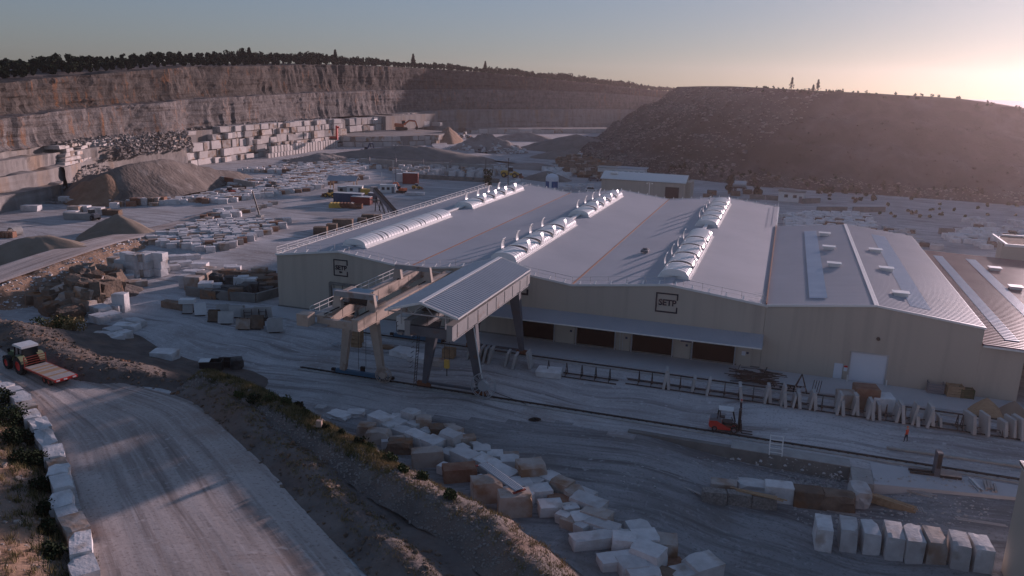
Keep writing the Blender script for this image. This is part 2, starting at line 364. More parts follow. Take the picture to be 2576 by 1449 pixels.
# ------------------------------------------------------------------ ground
def spread(dense, lo, hi, n=16):
    d0, d1 = dense[0], dense[-1]
    a = d0 - np.geomspace(4, d0 - lo, n)[::-1]; b = d1 + np.geomspace(4, hi - d1, n)
    return np.concatenate([a, dense, b])
def sheet_mesh(name, X, Y, Z, mat, smooth=True):
    nu, nv = X.shape; V = np.stack([X, Y, Z], -1).reshape(-1, 3)
    idx = np.arange(nu*nv).reshape(nu, nv)
    F = np.stack([idx[:-1, :-1], idx[1:, :-1], idx[1:, 1:], idx[:-1, 1:]], -1).reshape(-1, 4)
    me = bpy.data.meshes.new(name); me.from_pydata(V.tolist(), [], F.tolist()); me.materials.append(mat)
    if smooth: me.polygons.foreach_set('use_smooth', [True]*len(me.polygons))
    me.update(); return me
xs = spread(np.arange(-150, 62, 2.0), -5000, 5000)
ys = spread(np.concatenate([np.arange(20, 78, 2.0), [78.7, 79.0], np.arange(80, 300, 4.0)]), -1500, 8000)
GX, GY = np.meshgrid(xs, ys, indexing='ij')
GZ = gz(GX, GY) + .05*fbm(np.stack([GX*.08, GY*.08, GX*0], -1).reshape(-1, 3), 3, 5).reshape(GX.shape)*(np.abs(GX) < 400) - .03
me = sheet_mesh('ground', GX, GY, GZ, MT['dust'])
tag(link('ground', me), kind='structure')

def resample(pts, step):
    pts = [Vector(p) for p in pts]; out = []
    # smooth Catmull-Rom
    q = [pts[0]*2 - pts[1]] + pts + [pts[-1]*2 - pts[-2]]
    for i in range(1, len(q) - 2):
        n = max(2, int((q[i + 1] - q[i]).length/step))
        for k in range(n):
            t = k/n; a, b, c, d = q[i - 1], q[i], q[i + 1], q[i + 2]
            out.append(.5*((2*b) + (c - a)*t + (2*a - 5*b + 4*c - d)*t*t + (3*b - a - 3*c + d)*t**3))
    out.append(pts[-1]); return out
def sweep(name, pts, prof, mat, amp=.25, nsc=.5, step=.7, seed=0, cross=.5, ends=True, kind='structure', taper=2.5):
    """a long bank: profile (offset to the right of travel, height) carried along pts, roughened"""
    path = resample(pts, step); n = len(path)
    po = np.array([p[0] for p in prof]); pz = np.array([p[1] for p in prof])
    off = np.arange(po[0], po[-1] + 1e-6, cross); hz_ = np.interp(off, po, pz)
    # soften the profile
    k = np.array([.25, .5, .25]); hz_ = np.convolve(np.pad(hz_, 1, mode='edge'), k, 'valid')
    V = np.zeros((n, len(off), 3))
    for i in range(n):
        a, b = path[max(0, i - 1)], path[min(n - 1, i + 1)]; t = (b - a); t.z = 0; t.normalize(); r = Vector((t.y, -t.x, 0))
        e = 1.0
        if ends: e = float(sst(0, taper, i*step)*sst(0, taper, (n - 1 - i)*step))
        for j, o in enumerate(off):
            x_, y_ = path[i].x + r.x*o, path[i].y + r.y*o
            V[i, j] = (x_, y_, path[i].z + hz_[j])
            if e < 1: V[i, j, 2] = V[i, j, 2]*e + (float(gz(x_, y_)) - .15)*(1 - e)
    f = fbm(V.reshape(-1, 3)*nsc, 4, seed).reshape(n, -1); f2 = fbm(V.reshape(-1, 3)*nsc*.35 + 9, 2, seed + 3).reshape(n, -1)
    w = np.clip((hz_ - hz_.min())/(.25*(pz.max() - pz.min())), 0, 1)[None, :]
    V[..., 2] += (f*amp + f2*amp*1.2)*w; V[..., 0] += f2*amp*w; V[..., 1] += f*amp*.5*w
    me = sheet_mesh(name, V[..., 0], V[..., 1], V[..., 2], mat)
    o = link(name, me); o['kind'] = kind
    return o, V
def strip(name, left, right, mat, z=.02, ruts=.05, step=.6, cross=.5, seed=1):
    Lp, Rp = resample(left, step), resample(right, step); n = max(len(Lp), len(Rp))
    f = lambda pts: np.array([[*pts[min(len(pts) - 1, int(round(i*(len(pts) - 1)/(n - 1))))]] for i in range(n)])
    A, B = f(Lp), f(Rp); m = max(4, int(np.linalg.norm(A - B, axis=1).mean()/cross))
    t = np.linspace(0, 1, m)[None, :, None]; V = A[:, None]*(1 - t) + B[:, None]*t
    u = np.cumsum(np.r_[0, np.linalg.norm(np.diff((A + B)/2, axis=0), axis=1)])[:, None] + 0*t[..., 0]
    w = (t[..., 0]*np.linalg.norm(A - B, axis=1).mean()) + 0*u
    q = np.stack([w*1.1, u*.05, 0*u], -1).reshape(-1, 3)
    V[..., 2] += z + ruts*(fbm(q, 3, seed).reshape(n, m)*.5 + .5)
    V[:, 0, 2] -= .12; V[:, -1, 2] -= .12
    me = sheet_mesh(name, V[..., 0], V[..., 1], V[..., 2], mat); o = link(name, me); o['kind'] = 'structure'
    uv = me.uv_layers.new(name='UVMap'); li = np.zeros(len(me.loops), np.int32); me.loops.foreach_get('vertex_index', li)
    uv.data.foreach_set('uv', np.stack([w.reshape(-1)[li], u.reshape(-1)[li]], -1).ravel()); return o

def Z0(p, z=BZ): return Vector((p.x, p.y, z))
# haul road in the foreground (it curves left past the tractor)
RL = [P(*p, BZ) for p in [(262, 1560), (243, 1440), (200, 1290), (165, 1160), (120, 1060), (62, 990), (0, 955), (-80, 930)]]
RR = [P(*p, BZ) for p in [(1010, 1560), (910, 1440), (812, 1323), (742, 1240), (665, 1149), (585, 1075), (500, 1012), (330, 965), (150, 915), (40, 850)]]
strip('haul_road', RL, RR, MT['road'], z=.03, ruts=.10)
# bank along the haul road
B1 = [Z0(P(x, y, BZ + 1.1)) for x, y in [(-60, 770), (20, 800), (72, 845), (150, 882), (250, 912), (400, 933), (505, 968)]]
B1b = [Z0(P(x, y, BZ + 1.1)) for x, y in [(470, 945), (535, 968), (625, 1032), (715, 1108), (803, 1190), (905, 1285), (1018, 1390), (1130, 1500)]]
_, V1 = sweep('earth_bank', B1, [(-16, -4.15), (-12.5, -3.5), (-7, -1.6), (-3, .2), (-1, .95), (0, 1.15), (.9, 1.0), (2.3, .4), (3.4, -.1)], MT['earth_dark'], amp=.3, seed=2, taper=12)
# (offsets are to the right of travel; travel runs from the far left towards the camera)
_, V1b = sweep('earth_bank', B1b, [(-2.9, -.1), (-2.0, .2), (-1.1, .55), (-.4, .95), (0, 1.05), (.45, .9), (1.7, .3), (2.8, -.1)], MT['earth'], amp=.28, seed=3)
B2 = [Z0(P(x, y, BZ + 1.4)) for x, y in [(470, 925), (560, 948), (650, 990), (740, 1038), (905, 1130), (1070, 1233), (1205, 1296), (1345, 1425), (1450, 1520)]]
_, V2 = sweep('earth_bank', B2, [(-7.2, -4.2), (-5.0, -2.6), (-2.8, -.1), (-1.0, 1.2), (.1, 1.55), (1.0, 1.35), (2.2, .5), (3.2, -.1)], MT['earth'], amp=.38, nsc=.7, seed=4)
# soil slope beyond the block wall at the lower left
B3 = [P(x, y, BZ) for x, y in [(-120, 1010), (-40, 1090), (10, 1190), (50, 1320), (70, 1450), (60, 1600)]]
# earth floor of the ditch between the two banks
strip('ditch_floor', [p + Vector((0, 0, .0)) for p in B1b[1:]], [p + Vector((0, 0, .0)) for p in B2[2:]], MT['earth'], z=.05, ruts=.12, step=1.0)
_, V3 = sweep('earth_slope', B3, [(-4.5, -.2), (-3.0, -.1), (-1.5, .5), (.5, 1.6), (3, 2.9), (8, 4.2), (14, 4.6)], MT['earth_orange'], amp=.5, nsc=.6, seed=5)
# embankment that carries the upper road, far left
B4 = [Z0(P(x, y, 2.5 + dz), dz) for x, y, dz in [(-140, 740, 0), (0, 692, 0), (133, 647, 0), (267, 607, -1.1), (360, 588, -2.1), (450, 568, -2.4), (560, 535, -2.4)]]
_, V4 = sweep('road_embankment', B4, [(-8, -.1), (-5.0, 2.3), (-4.3, 2.5), (4.3, 2.5), (5.2, 2.3), (9.5, .4), (11.5, -.1)], MT['earth_orange'], amp=.3, nsc=.5, seed=6, taper=5)
def on_path(pts, o, dz):
    path = resample(pts, 2.0); out = []
    for i, p in enumerate(path):
        a, b = path[max(0, i - 1)], path[min(len(path) - 1, i + 1)]; t = b - a; t.normalize()
        e = 1.0
        out.append(Vector((p.x + t.y*o, p.y - t.x*o, p.z + dz*e)))
    return out
strip('haul_road', on_path(B4, -4.0, 2.62), on_path(B4, 4.0, 2.62), MT['road'], z=.16, ruts=.08, step=1.2)

# ------------------------------------------------------------------ heaps of spoil and sand
def heap(name, c, rx, ry, h, mat, label=None, rz=0, flat=.0, amp=.06, seed=0, n=40, cat='heap', kind=None, lean=0):
    th = np.linspace(0, 2*np.pi, n + 1)[:-1]; rr = np.linspace(0, 1, 18)
    T, Rr = np.meshgrid(th, rr, indexing='ij')
    e = fbm(np.stack([np.cos(T)*1.5, np.sin(T)*1.5, T*0 + seed], -1).reshape(-1, 3), 3, seed).reshape(T.shape)
    X = np.cos(T)*Rr*rx*(1 + .25*e); Y = np.sin(T)*Rr*ry*(1 + .25*e)
    prof = np.clip((1 - Rr)/(1 - flat), 0, 1); prof = prof + .28*prof*(1 - prof)*(1 - .3*Rr)
    Z = h*prof + h*amp*fbm(np.stack([X*.5, Y*.5, X*0 + seed], -1).reshape(-1, 3), 4, seed).reshape(T.shape)*np.minimum(1, (1 - Rr)*4) - .12*(Rr > .97)
    Z = np.where(Rr > .99, -.15, Z); X = X + lean*Z
    V = np.stack([X, Y, Z], -1); V = np.concatenate([V, V[:1]], 0)
    me = sheet_mesh(name, V[..., 0], V[..., 1], V[..., 2], mat)
    o = link(name, me, None, (c[0], c[1], c[2]), rz)
    return tag(o, label, cat if label else None, None, kind)
heap('sand_heap', P(98, 650), 13, 9, 4.4, MT['sand'], 'broad brown sand heap beside the upper road at far left', .5, flat=.15, seed=1)
heap('sand_heap', P(300, 588), 8.5, 7, 4.6, MT['sand'], 'pointed brown sand heap behind the broad one', .3, seed=2)
heap('sand_heap', P(255, 600), 6, 4, 1.8, MT['sand'], 'low sand heap at the foot of the pointed heap', .6, seed=9)
def ridge(name, crest, hw, mat, label, amp, seed):
    """long tipped mound: crest points with their own heights, slopes at the angle of repose"""
    mx = max(c.z for c in crest); o, V = sweep(name, [Vector((c.x, c.y, c.z - mx)) for c in crest], [(-hw, mx - hw*.75), (-hw*.45, mx - hw*.36), (0, mx), (hw*.45, mx - hw*.36), (hw, mx - hw*.75)], mat, amp=amp, nsc=.16, step=1.5, cross=1.2, seed=seed, kind='thing')
    return tag(o, label, 'mound'), V
ridge('spoil_mound', [P(185, 455, 3), P(225, 440, 7), P(290, 420, 9.5), P(380, 398, 11), P(450, 402, 9), P(540, 422, 5), P(650, 442, .6)], 14, MT['mound_soil'], 'huge grey brown spoil mound tipped against the sawn block wall', 1.0, 4)
ridge('spoil_mound', [P(185, 470, 1), P(215, 450, 6), P(262, 432, 8.5), P(320, 430, 7), P(375, 452, 1)], 13, MT['earth_orange'], 'brown gullied earth slope at the left end of the grey mound', 1.5, 3)
heap('spoil_mound', P(810, 408), 17, 12, 4.0, MT['spoil_pale'], 'low rubble mound at the foot of the sawn block wall', 1.2, flat=.1, amp=.15, seed=5)
heap('spoil_mound', P(1035, 402), 46, 18, 6.5, MT['sand_grey'], 'long grey mound below the quarry ramp in the centre', .25, flat=.1, amp=.08, seed=6)
heap('rubble_heap', P(1222, 380), 22, 15, 8.5, MT['spoil_pale'], 'broken rock heap right of the quarry ramp', .2, flat=.1, amp=.25, seed=7)
heap('rubble_heap', P(1128, 356), 9, 26, 9, MT['earth_orange'], 'orange brown heap beside the quarry ramp', .25, flat=.02, amp=.1, seed=8)
heap('spoil_mound', P(1320, 352), 22, 14, 5, MT['spoil_pale'], 'pale mound on the quarry floor before the rear cliff', 0, flat=.1, seed=10)
heap('spoil_mound', P(1448, 380), 34, 18, 9, MT['sand_grey'], 'grey cone mound at the toe of the spoil hill', .1, flat=.04, amp=.06, seed=11)
heap('spoil_mound', P(1405, 398), 15, 10, 4.2, MT['sand_grey'], 'small dark gravel mound before the grey cone', 0, seed=12)
heap('gravel_heap', P(1376, 452), 9.5, 6.5, 3.4, MT['sand_grey'], 'small grey gravel heap behind the white silo', 0, seed=13)
heap('spoil_mound', P(1345, 424), 22, 9, 2.5, MT['spoil_pale'], 'low pale mound beside the site track', 0, seed=14)

# ------------------------------------------------------------------ quarry cliffs
def cliff(name, base, tops, back, mat, du=1.6, dv=1.1, amp=1.6, seed=0, nsc=.12, rise=0.0, batter=.08, colw=.5):
    """a near-vertical face along base (to the right of travel is open air), top heights per point, then a terrace behind"""
    L = [0.0]
    for a, b in zip(base[:-1], base[1:]): L.append(L[-1] + math.hypot(b[0] - a[0], b[1] - a[1]))
    s = np.arange(0, L[-1], du); bx = np.interp(s, L, [p[0] for p in base]); by = np.interp(s, L, [p[1] for p in base])
    bz = np.interp(s, L, [p[2] for p in base]); tz = np.interp(s, L, tops)
    k = 9; ker = np.ones(k)/k
    sm = lambda a: np.convolve(np.pad(a, k//2, mode='edge'), ker, 'valid')
    bx, by = sm(bx), sm(by)
    tx, ty = np.gradient(bx), np.gradient(by); ln = np.hypot(tx, ty); nx, ny = ty/ln, -tx/ln
    nv = max(5, int((tz - bz).max()/dv)); v = np.linspace(0, 1, nv + 1)
    S, Vv = np.meshgrid(s, v, indexing='ij'); Z = bz[:, None] + (tz - bz)[:, None]*Vv
    big = fbm(np.stack([S*nsc*.35, Z*.03, S*0 + seed], -1).reshape(-1, 3), 3, seed).reshape(S.shape)
    col = fbm(np.stack([S*nsc*2.2, Z*.06, S*0 + seed + 7], -1).reshape(-1, 3), 4, seed + 5).reshape(S.shape)
    led = fbm(np.stack([S*.03, Z*.9, S*0 + seed + 3], -1).reshape(-1, 3), 3, seed + 9).reshape(S.shape)
    msk = sst(-.15, .35, fbm(np.stack([S*.018, Z*.05, S*0 + seed + 31], -1).reshape(-1, 3), 3, seed + 31).reshape(S.shape))
    blk = fbm(np.stack([np.floor(S/3.1 + 1.7*led)*1.7, np.floor(Z/2.3)*1.3, S*0 + seed], -1).reshape(-1, 3), 1, seed + 13).reshape(S.shape)
    col = col*msk; d = big*amp*2.0 + np.round(col*5)/5*amp*colw + col*amp*.7 + led*amp*.45 + blk*amp*.30*(1 - .6*msk) - (Z - bz[:, None])*batter
    d = d + (1 - sst(0, .12, Vv))*amp*.9
    X = bx[:, None] + nx[:, None]*d; Y = by[:, None] + ny[:, None]*d
    rows = [np.stack([X, Y, Z], -1)]
    tt = np.linspace(0, 1, 5)[1:]
    e = fbm(np.stack([s*.15, s*0, s*0 + seed], -1), 3, seed + 2)
    T = np.stack([np.stack([X[:, -1] - nx*back*t, Y[:, -1] - ny*back*t, tz + e*.6*(t < .9) + rise*t], -1) for t in tt], 1)
    V = np.concatenate([rows[0], T], 1)
    me = sheet_mesh(name, V[..., 0], V[..., 1], V[..., 2], mat, smooth=False)
    return tag(link(name, me), kind='structure')
CB = [(-186, 90), (-197, 141), (-208, 166), (-223, 207), (-230, 253), (-238, 295), (-250, 360), (-256, 410), (-255, 450), (-253, 520), (-246, 556), (-228, 580), (-196, 634), (-160, 700), (-120, 760), (-60, 820)]
zb1 = [14.5]*16
mid = [22.5, 22.7, 23, 24.2, 25.5, 26.7, 27.5, 28.2, 29, 29.7, 30.5, 30.7, 31, 30, 27, 24]
top = [29, 30, 31.5, 34, 37.2, 39.7, 41.7, 43.4, 44.4, 45.2, 45, 44.3, 41.5, 37.7, 33.5, 29.7]
cliff('quarry_cliff', [(x, y, 14.2) for x, y in CB], mid, 9, MT['cliff_mid'], seed=21, amp=1.5)
def setback(pts, d):
    out = []
    for i, p in enumerate(pts):
        a, b = pts[max(0, i - 1)], pts[min(len(pts) - 1, i + 1)]; t = Vector((b[0] - a[0], b[1] - a[1], 0)).normalized()
        out.append((p[0] - t.y*d, p[1] + t.x*d))
    return out
CU = setback(CB, 7.5)
cliff('quarry_cliff', [(x, y, m - .3) for (x, y), m in zip(CU, mid)], top, 10, MT['cliff'], seed=31, amp=1.7)
# lowest tier of the rear wall
CL = [(-243, 470), (-243, 530), (-236, 548), (-220, 566), (-188, 620), (-152, 690), (-110, 745)]
cliff('quarry_cliff', [(x, y, -.2) for x, y in CL], [14.5, 15, 15.8, 16, 16.2, 16, 15], 16, MT['cliff_grey'], seed=41, amp=1.2)
# dark overburden and the wooded plateau behind the rim
CT = setback(CU, 8.5)
hb = []
for (x, y), t in zip(CT, top): hb.append((x, y, t))
def plateau():
    n = len(hb); cols = []
    for d, dz in ((0, -.2), (6, .5), (20, .6), (60, -1), (200, -6), (700, -40)):
        q = setback([(p[0], p[1]) for p in hb], d); cols.append([(a[0], a[1], p[2] + dz) for a, p in zip(q, hb)])
    V = np.array(cols).transpose(1, 0, 2)
    me = sheet_mesh('wooded_hill', V[..., 0], V[..., 1], V[..., 2], MT['earth']); tag(link('wooded_hill', me), kind='structure')
plateau()

# stepped faces at far left: four low benches
def steps(base, z0, z1, back, seed):
    cliff('quarry_bench', [(x, y, z0) for x, y in base], [z1]*len(base), back, MT['cliff_grey'], seed=seed, amp=.5, du=1.0, dv=.9, batter=.02, colw=1.2)
steps([(-176, 90), (-186, 130), (-192, 152), (-194.5, 160), (-196, 168), (-200, 178), (-206, 184)], -.2, 4.2, 7, 51)
steps([(-182, 90), (-192, 132), (-197.5, 156), (-202, 172), (-208, 186), (-216, 196)], 4.0, 8.2, 6, 52)
steps([(-186, 90), (-195, 132), (-202, 158), (-207, 174), (-214, 196), (-219, 215), (-224, 240)], 8.0, 12.0, 6, 53)
steps([(-190, 90), (-199, 132), (-206, 160), (-212, 178), (-219, 200), (-226, 235)], 11.8, 14.4, 8, 54)

# ------------------------------------------------------------------ sawn block wall: each block a piece
def box_variant(seed, jit=.03, bev=.035, rough=False, sub=0):
    r = random.Random(seed); bm = bmesh.new(); bmesh.ops.create_cube(bm, size=1.0)
    for v in bm.verts:
        v.co += Vector((r.uniform(-jit, jit), r.uniform(-jit, jit), r.uniform(-jit, jit)*.6)); v.co.z += .5
        if v.co.z < .3: v.co.z = 0
    if rough:
        bmesh.ops.subdivide_edges(bm, edges=bm.edges[:], cuts=2, use_grid_fill=True)
        for v in bm.verts:
            k = .075
            v.co += Vector((r.uniform(-k, k), r.uniform(-k, k), r.uniform(-k, k)))
            if v.co.z < .1: v.co.z = max(0, v.co.z*.2)
            # round off the corners
            q = Vector((v.co.x, v.co.y, v.co.z - .5)); L = q.length
            if L > .76: v.co = Vector((0, 0, .5)) + q*(.76/L)**.7
        bmesh.ops.triangulate(bm, faces=bm.faces[:])
    else:
        es = [e for e in bm.edges if r.random() < .85]
        bmesh.ops.bevel(bm, geom=es, offset=bev, segments=1, affect='EDGES', clamp_overlap=True)
        if r.random() < .6:
            v = max(bm.verts, key=lambda v: v.co.dot(Vector((r.choice((-1, 1)), r.choice((-1, 1)), 1))))
            q = r.uniform(.86, .94); v.co.x *= q; v.co.y *= q; v.co.z *= .97
    bmesh.ops.recalc_face_normals(bm, faces=bm.faces[:])
    me = bpy.data.meshes.new('block'); bm.to_mesh(me); bm.free(); return me
SAWN = [box_variant(i) for i in range(10)]
def broken_variant(seed):
    """quarried block: sawn faces, chipped edges and one torn corner"""
    r = random.Random(seed); bm = bmesh.new(); bmesh.ops.create_cube(bm, size=1.0)
    for v in bm.verts: v.co += Vector((r.uniform(-.035, .035), r.uniform(-.035, .035), r.uniform(-.02, .02))); v.co.z += .5
    bmesh.ops.subdivide_edges(bm, edges=bm.edges[:], cuts=3, use_grid_fill=True)
    c = Vector((r.choice((-.5, .5)), r.choice((-.5, .5)), 1.0)); rr0 = r.uniform(.22, .42)
    for v in bm.verts:
        ax = sum(abs(abs(q) - .5) < .06 for q in (v.co.x, v.co.y, v.co.z - .5)); q = Vector((v.co.x, v.co.y, v.co.z - .5))
        if ax >= 2: v.co = Vector((0, 0, .5)) + q*(1 - r.uniform(.005, .05))
        else: v.co += Vector((r.uniform(-1, 1), r.uniform(-1, 1), r.uniform(-1, 1)))*.008
        d = (v.co - c).length
        if d < rr0: v.co -= (c - Vector((0, 0, .45))).normalized()*(rr0 - d)*r.uniform(.3, .75)
        if v.co.z < .06: v.co.z = 0
    bmesh.ops.recalc_face_normals(bm, faces=bm.faces[:]); me = bpy.data.meshes.new('block'); bm.to_mesh(me); bm.free(); return me
BROKEN = [broken_variant(500 + i) for i in range(10)]
THIN = [box_variant(300 + i, .015, .012) for i in range(10)]
ROUGH = [box_variant(100 + i, .1, rough=True) for i in range(8)]
def with_mat(me, m):
    c = me.copy(); c.materials.clear(); c.materials.append(m); return c
LIB = {}
def lib(kind, mname, k):
    key = (kind, mname, k)
    if key not in LIB: LIB[key] = with_mat({'s': SAWN, 'r': ROUGH, 't': THIN, 'b': BROKEN}[kind][k], MT[mname])
    return LIB[key]
def block_wall(path, zs, label_parent, wmin, wmax, seed, gap=.22, jog=.9, stainp=.12, ragged=True):
    r = random.Random(seed); L = [0]
    for a, b in zip(path[:-1], path[1:]): L.append(L[-1] + math.hypot(b[0] - a[0], b[1] - a[1]))
    for ci, (z0, z1) in enumerate(zip(zs[:-1], zs[1:])):
        s = r.uniform(0, 2)
        while s < L[-1] - 1:
            w = r.uniform(wmin, wmax)*(1.5 if r.random() < .15 else 1)
            if ragged and ci >= len(zs) - 3 and s < L[-1]*.28 and r.random() < .45: s += w; continue
            m = s + w/2; x = np.interp(m, L, [p[0] for p in path]); y = np.interp(m, L, [p[1] for p in path])
            x2 = np.interp(m + .5, L, [p[0] for p in path]); y2 = np.interp(m + .5, L, [p[1] for p in path])
            ang = math.atan2(y2 - y, x2 - x); o_ = r.uniform(-jog, jog) - ci*.35
            nx, ny = math.sin(ang), -math.cos(ang); dep = 5.0
            cx, cy = x + nx*(o_ - dep/2), y + ny*(o_ - dep/2)
            hh = (z1 - z0)*(r.uniform(.88, .98) if r.random() < .8 else r.uniform(.6, .85))
            link('stone_block', lib('s', 'sawn_face' if r.random() > stainp else 'stone_stained', r.randrange(10)), label_parent, (cx, cy, z0), 0,
                 (w - gap*r.uniform(.6, 2.0), dep, hh), (0, 0, ang + r.uniform(-.07, .07)))
            s += w
    return
cliff('quarry_bench', [(-206, 183, -.2), (-216, 205, -.2), (-221, 222, -.2), (-224.5, 246, -.2), (-227, 262, -.2)], [8.1]*5, 6, MT['cliff_grey'], seed=56, amp=.6, du=1.0, dv=.9, batter=.02, colw=1.0)
wp = link('quarry_wall', MB().prism([(-231.5, 250), (-237, 250), (-242, 400), (-236.5, 400)], -.2, 13.8, 'z').mesh('quarry_wall', MT['cliff_grey'])); wp['kind'] = 'structure'
block_wall([(-226, 244), (-228.5, 270), (-230, 295), (-231.5, 321), (-233, 350), (-234, 378), (-233, 394)], [0, 2.6, 5.8, 9.6, 12.4, 15.0], wp, 2.2, 7.8, 3, gap=.34, jog=1.1, stainp=.22)
# smaller coursed blocks nearer the left end
block_wall([(-209, 187), (-217, 205), (-222, 222), (-225.5, 243)], [8.0, 9.2, 10.5, 11.7, 13.0, 14.2], wp, 1.6, 4.5, 8, gap=.16, jog=.5)
# row of narrow upright sawn blocks at the wall's foot
rr = random.Random(5)
for i in range(24):
    t = i/23; x = -226.5 - 3.5*t; y = 318 + 62*t
    link('stone_block', lib('s', 'sawn_face', i % 10), wp, (x - 1.0, y, 0), 0, (1.5, 2.2, 4.6 + rr.uniform(-.4, .4)), (0, 0, .1))
    if i < 13: link('stone_block', lib('s', 'sawn_face', (i + 3) % 10), wp, (x + 1.2, y - 6, 0), 0, (1.4, 2.0, 2.0), (0, 0, .1))

# benches with sawn faces in the middle distance
def bench(name, poly, z0, z1, mat='cliff_grey'):
    o = MB().prism(poly, z0, z1, 'z').build(name, MT[mat]); o['kind'] = 'structure'; return o
def q2(*pp): return [(P(x, y, z).x, P(x, y, z).y) for x, y, z in pp]
bw = bench('quarry_terrace', [(-243, 392), (-226, 390), (-206, 412), (-196, 440), (-200, 470), (-243, 480)], -.2, 5.6)
block_wall([(-232, 388), (-222, 392), (-208, 408), (-197, 432)], [0, 2.9, 5.7], bw, 4, 8, 13, jog=.3, ragged=False)
bw2 = bench('quarry_terrace', [(-253, 455), (-240, 455), (-238, 530), (-253, 530)], 5.0, 14.0)
block_wall([(-246, 420), (-243, 450), (-240, 480), (-238, 520)], [5.6, 9.5, 13.8], bw2, 5, 9, 14, jog=.4, ragged=False)
# low white retaining wall on the far quarry floor
fw = bench('quarry_terrace', [(-222, 545), (-118, 640), (-124, 660), (-232, 562)], -.2, 3.4)
block_wall([(-220, 544), (-170, 590), (-118, 640)], [0, 3.5], fw, 6, 12, 15, jog=.2, ragged=False)
# ramp roads
strip('site_track', [P(x, y, .2) for x, y in [(1112, 318), (1098, 350), (1090, 372), (1180, 396), (1290, 412), (1370, 425)]],
      [P(x, y, .2) for x, y in [(1135, 318), (1125, 352), (1135, 372), (1215, 388), (1310, 402), (1400, 410)]], MT['dust'], z=.6, step=3, cross=2)
strip('site_track', [P(1555, 318, 4), P(1620, 285, 16), P(1690, 262, 24), P(1760, 240, 32)], [P(1585, 330, 4), P(1660, 300, 16), P(1730, 268, 24), P(1790, 238, 32)], MT['dust'], z=1.0, step=3, cross=2)

# ------------------------------------------------------------------ spoil hill at the right
def spoil_hill():
    toe = [(-128, 500), (-110, 430), (-96, 392), (-72, 362), (-40, 332), (-10, 318), (32, 316), (78, 310), (130, 300), (200, 285), (320, 270)]
    cre = [(-70, 520), (-48, 470), (-30, 430), (-14, 405), (8, 385), (30, 378), (66, 374), (110, 372), (160, 366), (240, 350), (360, 335)]
    ht = [36.5, 37.2, 37.4, 37.0, 36.3, 35.8, 34.6, 28, 23, 20, 16]
    n = 240; u = np.linspace(0, len(toe) - 1, n); k = np.arange(len(toe))
    ix = lambda a, j: np.interp(u, k, [p[j] for p in a])
    A = np.stack([ix(toe, 0), ix(toe, 1)], -1); B = np.stack([ix(cre, 0), ix(cre, 1)], -1); h = np.interp(u, k, ht)
    ker = np.ones(9)/9
    for a in (A, B):
        for c in (0, 1): a[:, c] = np.convolve(np.pad(a[:, c], 4, mode='edge'), ker, 'valid')
    h = np.convolve(np.pad(h, 4, mode='edge'), ker, 'valid')
    m = 56; v = np.linspace(0, 1, m); V = np.zeros((n, m + 3, 3))
    for j, t in enumerate(v):
        tt = t
        V[:, j, :2] = A*(1 - t) + B*t
        # repose slope with two ledges
        z = t + .03*np.sin(t*np.pi*7.0)*min(1, (1 - t)*8)
        V[:, j, 2] = h*z
    f = fbm(np.stack([V[:, :m, 0]*.045, V[:, :m, 1]*.045, V[:, :m, 2]*.1], -1).reshape(-1, 3), 5, 61).reshape(n, m)
    g = fbm(np.stack([V[:, :m, 0]*.16 + V[:, :m, 1]*.05, V[:, :m, 2]*.05, V[:, :m, 0]*0], -1).reshape(-1, 3), 3, 66).reshape(n, m)
    w = np.clip(np.minimum(v/.1, (1 - v)/.05), 0, 1)[None, :]
    V[:, :m, 2] += (f*3.2 + g*1.4)*w; gl = 1 - np.abs(fbm(np.stack([V[:, :m, 0]*.05, V[:, :m, 2]*.012, V[:, :m, 0]*0 + 3], -1).reshape(-1, 3), 3, 69).reshape(n, m))*2; V[:, :m, 1] += (f*3.0 + gl*3.0)*w; V[:, :m, 2] -= np.clip(gl, 0, 1)*1.2*w
    for j, (d, dz) in enumerate(((8, -.2), (60, -1), (200, -14))):
        V[:, m + j] = V[:, m - 1]; V[:, m + j, 1] += d; V[:, m + j, 0] += d*.3; V[:, m + j, 2] += dz
    V[:, 0, 2] = -.3
    me = sheet_mesh('spoil_hill', V[..., 0], V[..., 1], V[..., 2], MT['spoil']); tag(link('spoil_hill', me), kind='structure'); return V
HV = spoil_hill()

